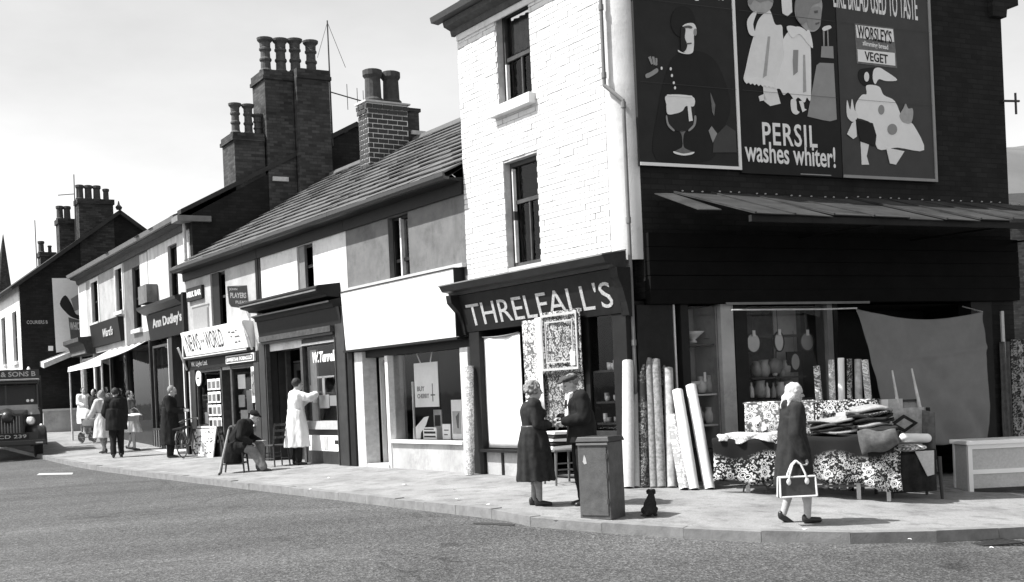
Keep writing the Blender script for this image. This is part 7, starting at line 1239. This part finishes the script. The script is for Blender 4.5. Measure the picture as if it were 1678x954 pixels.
# local x forwards, y to the lorry's left (our right); front at x=0
put('bonnet', bake((lambda m: (m.hexa([(-1.15, -.62, .75), (-.1, -.45, .75), (-.1, .45, .75), (-1.15, .62, .75), (-1.15, -.6, 1.46), (-.12, -.42, 1.36), (-.12, .42, 1.36), (-1.15, .6, 1.46)]), caps(m, (-1.1, 0, 1.3), (-.15, 0, 1.24), .22, .2), m)[2])(MB()), .03, 4), 'lorry_paint', T, local=True)
gr = put('grille', MB().ring(-.4, .4, .72, 1.32, -.02, .04, .05), 'lorry_paint', T, Matrix.Rotation(math.pi/2, 4, 'Z') @ Matrix.Translation((0, .07, 0)), local=True)
for k in range(9): put('slat', MB().box(-.09, -.06, -.34+k*.08, -.315+k*.08, .77, 1.27), 'steel', T, local=True)
cabm = MB().hexa([(-2.3, -.95, .8), (-1.15, -.95, .8), (-1.15, .95, .8), (-2.3, .95, .8), (-2.3, -.95, 1.5), (-1.15, -.95, 1.5), (-1.15, .95, 1.5), (-2.3, .95, 1.5)]); cabm.box(-2.3, -1.2, -.93, .93, 2.22, 2.32)
for y in (-.93, .86): cabm.hexa([(-1.24, y, 1.5), (-1.16, y, 1.5), (-1.16, y+.07, 1.5), (-1.24, y+.07, 1.5), (-1.34, y, 2.24), (-1.26, y, 2.24), (-1.26, y+.07, 2.24), (-1.34, y+.07, 2.24)]); cabm.box(-2.3, -2.2, y, y+.07, 1.5, 2.24)
cabm.box(-2.32, -2.26, -.9, .9, 1.5, 2.24); put('cab', cabm, 'lorry_paint', T, local=True, bevel=.03)
put('roof_edge', MB().box(-2.25, -1.15, -.95, .95, 2.325, 2.38), 'lorry_roof', T, local=True, bevel=.02); put('scuttle', MB().hexa([(-1.14, -.93, 1.3), (-.98, -.7, 1.3), (-.98, .7, 1.3), (-1.14, .93, 1.3), (-1.2, -.9, 1.6), (-1.13, -.7, 1.6), (-1.13, .7, 1.6), (-1.2, .9, 1.6)]), 'lorry_roof', T, local=True)
put('windscreen', MB().add([(-1.18, -.86, 1.58), (-1.18, .86, 1.58), (-1.29, .86, 2.22), (-1.29, -.86, 2.22)], [(0, 1, 2, 3)]), 'glass', T, local=True, fix=False); put('windscreen_bar', MB().hexa([(-1.17, -.02, 1.58), (-1.15, -.02, 1.58), (-1.15, .02, 1.58), (-1.17, .02, 1.58), (-1.29, -.02, 2.22), (-1.27, -.02, 2.22), (-1.27, .02, 2.22), (-1.29, .02, 2.22)]), 'lorry_paint', T, local=True)
for q in (.6, .72): put('licence_disc', MB().lathe([(.045, 0), (.045, .01)], (-1.2, q, 1.72), 14, 'x'), 'paper', T, local=True)
nb = put('nameboard', MB().box(-1.3, -1.22, -.95, .95, 2.385, 2.66), 'lorry_paint', T, local=True); tx = text_mesh('& SONS B', .02); co = np.empty(len(tx.vertices)*3); tx.vertices.foreach_get('co', co); co = co.reshape(-1, 3); mn, mx_ = co.min(0), co.max(0); out = np.stack([-1.215+.01*(co[:, 2] > 0), -.12+.97*(co[:, 0]-mn[0])/(mx_[0]-mn[0]), 2.45+.15*(co[:, 1]-mn[1])/(mx_[1]-mn[1])], 1); tx.vertices.foreach_set('co', out.ravel()); put('lettering', tx, 'letter', nb, local=True)
for s_ in (-1, 1):
    fm = MB(); qs = np.linspace(-.1, math.pi*.95, 14)
    for yy, rr in ((.5, .5), (1.0, .5)): fm.v += [(-.72+rr*1.15*math.cos(q), s_*yy, .48+rr*math.sin(q)) for q in qs]
    fm.v += [(-.72+.42*1.15*math.cos(q), s_*1.06, .44+.46*math.sin(q)) for q in qs]; fm.f = [(k*14+i, k*14+i+1, (k+1)*14+i+1, (k+1)*14+i) for k in range(2) for i in range(13)]
    o = put('wing', fm, 'lorry_paint', T, local=True, smooth=True); o.modifiers.new('t', 'SOLIDIFY').thickness = .03
    wh = put('wheel', MB().lathe([(.2, -.1), (.36, -.12), (.43, -.08), (.43, .08), (.36, .12), (.2, .1)], (-.72, s_*.82, .44), 24, 'y'), 'tyre', T, local=True, smooth=True); put('hub', MB().lathe([(.2, -.06), (.22, .0), (.2, .06), (.08, .13)], (-.72, s_*.86, .44), 16, 'y'), 'steel', wh, local=True)
    lm = put('headlamp', MB().lathe([(.05, -.14), (.12, -.08), (.13, .0), (.125, .03), (.0, .05)], (-.02, s_*.62, 1.12), 18, 'x'), 'steel', T, local=True, smooth=True); put('lens', MB().lathe([(.11, 0), (.09, .02), (.0, .03)], (.015, s_*.62, 1.12), 16, 'x'), 'china', lm, local=True, smooth=True)
    put('side_lamp', MB().lathe([(.03, -.05), (.045, .0), (.0, .03)], (-.1, s_*.9, .98), 12, 'x'), 'china', T, local=True, smooth=True)
put('bumper', MB().box(.1, .18, -1.0, 1.0, .42, .56), 'lorry_paint', T, local=True, bevel=.02); pl = put('number_plate', MB().box(.19, .2, -.45, .55, .6, .76), 'ink', T, local=True); tx = text_mesh('FCD 239', .01); co = np.empty(len(tx.vertices)*3); tx.vertices.foreach_get('co', co); co = co.reshape(-1, 3); mn, mx_ = co.min(0), co.max(0); out = np.stack([.2+.006*(co[:, 2] > 0), -.38+.86*(co[:, 0]-mn[0])/(mx_[0]-mn[0]), .63+.1*(co[:, 1]-mn[1])/(mx_[1]-mn[1])], 1); tx.vertices.foreach_set('co', out.ravel()); put('lettering', tx, 'letter', pl, local=True)
put('apron', MB().box(-.1, .1, -.8, .8, .4, .78), 'lorry_paint', T, local=True); put('badge', MB().box(.185, .195, .72, .92, .46, .5), 'letter', T, local=True); put('flatbed', MB().box(-6.2, -2.4, -1.05, 1.05, .95, 1.1), 'dark_wood', T, local=True); put('headboard', MB().box(-2.48, -2.4, -1.05, 1.05, 1.1, 2.5), 'dark_wood', T, local=True); put('chassis', MB().box(-6, -1, -.4, .4, .6, .9), 'iron', T, local=True)
for s_ in (-1, 1): put('wheel', MB().lathe([(.2, -.1), (.36, -.12), (.43, -.08), (.43, .08), (.36, .12), (.2, .1)], (-4.9, s_*.85, .44), 20, 'y'), 'tyre', T, local=True, smooth=True)
lw = MW[T.name]
for k, (x, y, r_) in enumerate(((-2.9, .3, .2), (-2.9, .72, .16), (-3.1, .0, .22))):
    T2 = thing('sack', ('pale sack on the lorry load, middle', 'small pale sack on the lorry load, nearest the kerb', 'large pale sack on the lorry load, farthest from the kerb')[k], 'sack', lw, 'sacks on the lorry'); put('sack_body', bake((lambda m: (m.ell((x, y, 2.55), (r_, r_, r_*1.1)), caps(m, (x, y, 1.12), (x, y, 2.5), r_*1.1, r_*.9), m.ell((x, y, 2.55+r_*1.1), (.05, .05, .09)), m)[3])(MB()), .025, 3), 'cloth_white', T2, local=True)
# white road marking far up the road
q = [G(60, 779, -.1), G(118, 778, -.1), G(120, 775, -.1), G(64, 776, -.1)]
tag(put('road_marking', MB().add([(p[0], p[1], float(gz(p[0], p[1]))-.094) for p in q], [(0, 1, 2, 3)]), 'mid_paper'), kind='structure')
# litter on the pavement edge
for k, px in enumerate(sorted(random.uniform(180, 1650) for _ in range(9))):
    py = 748+(px-150)*.083+random.uniform(4, 34); P = G(px, py); r_ = random.uniform(.02, .045)
    T = put('paper_scrap', MB().add([(P[0]+r_*math.cos(q)*random.uniform(.6, 1.3), P[1]+r_*math.sin(q)*random.uniform(.6, 1.3), float(gz(P[0], P[1]))+.012+random.uniform(0, .02)) for q in np.linspace(0, 6.28, 6, endpoint=False)], [(0, 1, 2, 3, 4, 5)]), 'paper'); tag(T, 'tiny pale litter scrap on the pavement, %s from the left' % ('first', 'second', 'third', 'fourth', 'fifth', 'sixth', 'seventh', 'eighth', 'ninth')[k], 'litter', 'litter scraps on the pavement')

# drain cover and worn patches in the road
PDn = G(1628, 890, -.1); T = thing('drain_cover', 'dark iron drain grating at the kerb near the right edge', 'drain', Matrix.Translation(PDn) @ Matrix.Rotation(.25, 4, 'Z')); put('frame', MB().box(-.26, .26, -.2, -.16, 0, .016).box(-.26, .26, .16, .2, 0, .016).box(-.26, -.22, -.16, .16, 0, .016).box(.22, .26, -.16, .16, 0, .016), 'iron', T, local=True)
for k in range(7): put('bar', MB().box(-.2+k*.06, -.17+k*.06, -.158, .158, .0, .014), 'iron', T, local=True)
mat('tar_patch', .035, .7, .3, 6, .5, 60, .3)
def patch(pts, dz=-.095):
    q = [G(px, py, -.1) for px, py in pts]; c_ = sum(q)/len(q); out = []
    for i in range(len(q)):
        a, b = q[i], q[(i+1) % len(q)]
        for t in np.linspace(0, 1, 6, endpoint=False): p = a*(1-t)+b*t+V3(random.uniform(-.03, .03), random.uniform(-.03, .03), 0); out.append((p[0], p[1], float(gz(p[0], p[1]))+dz))
    tag(put('road_patch', MB().add(out, [tuple(range(len(out)))]), 'tar_patch', fix=False), kind='structure')
patch([(776, 857), (842, 860), (842, 863), (775, 860)])
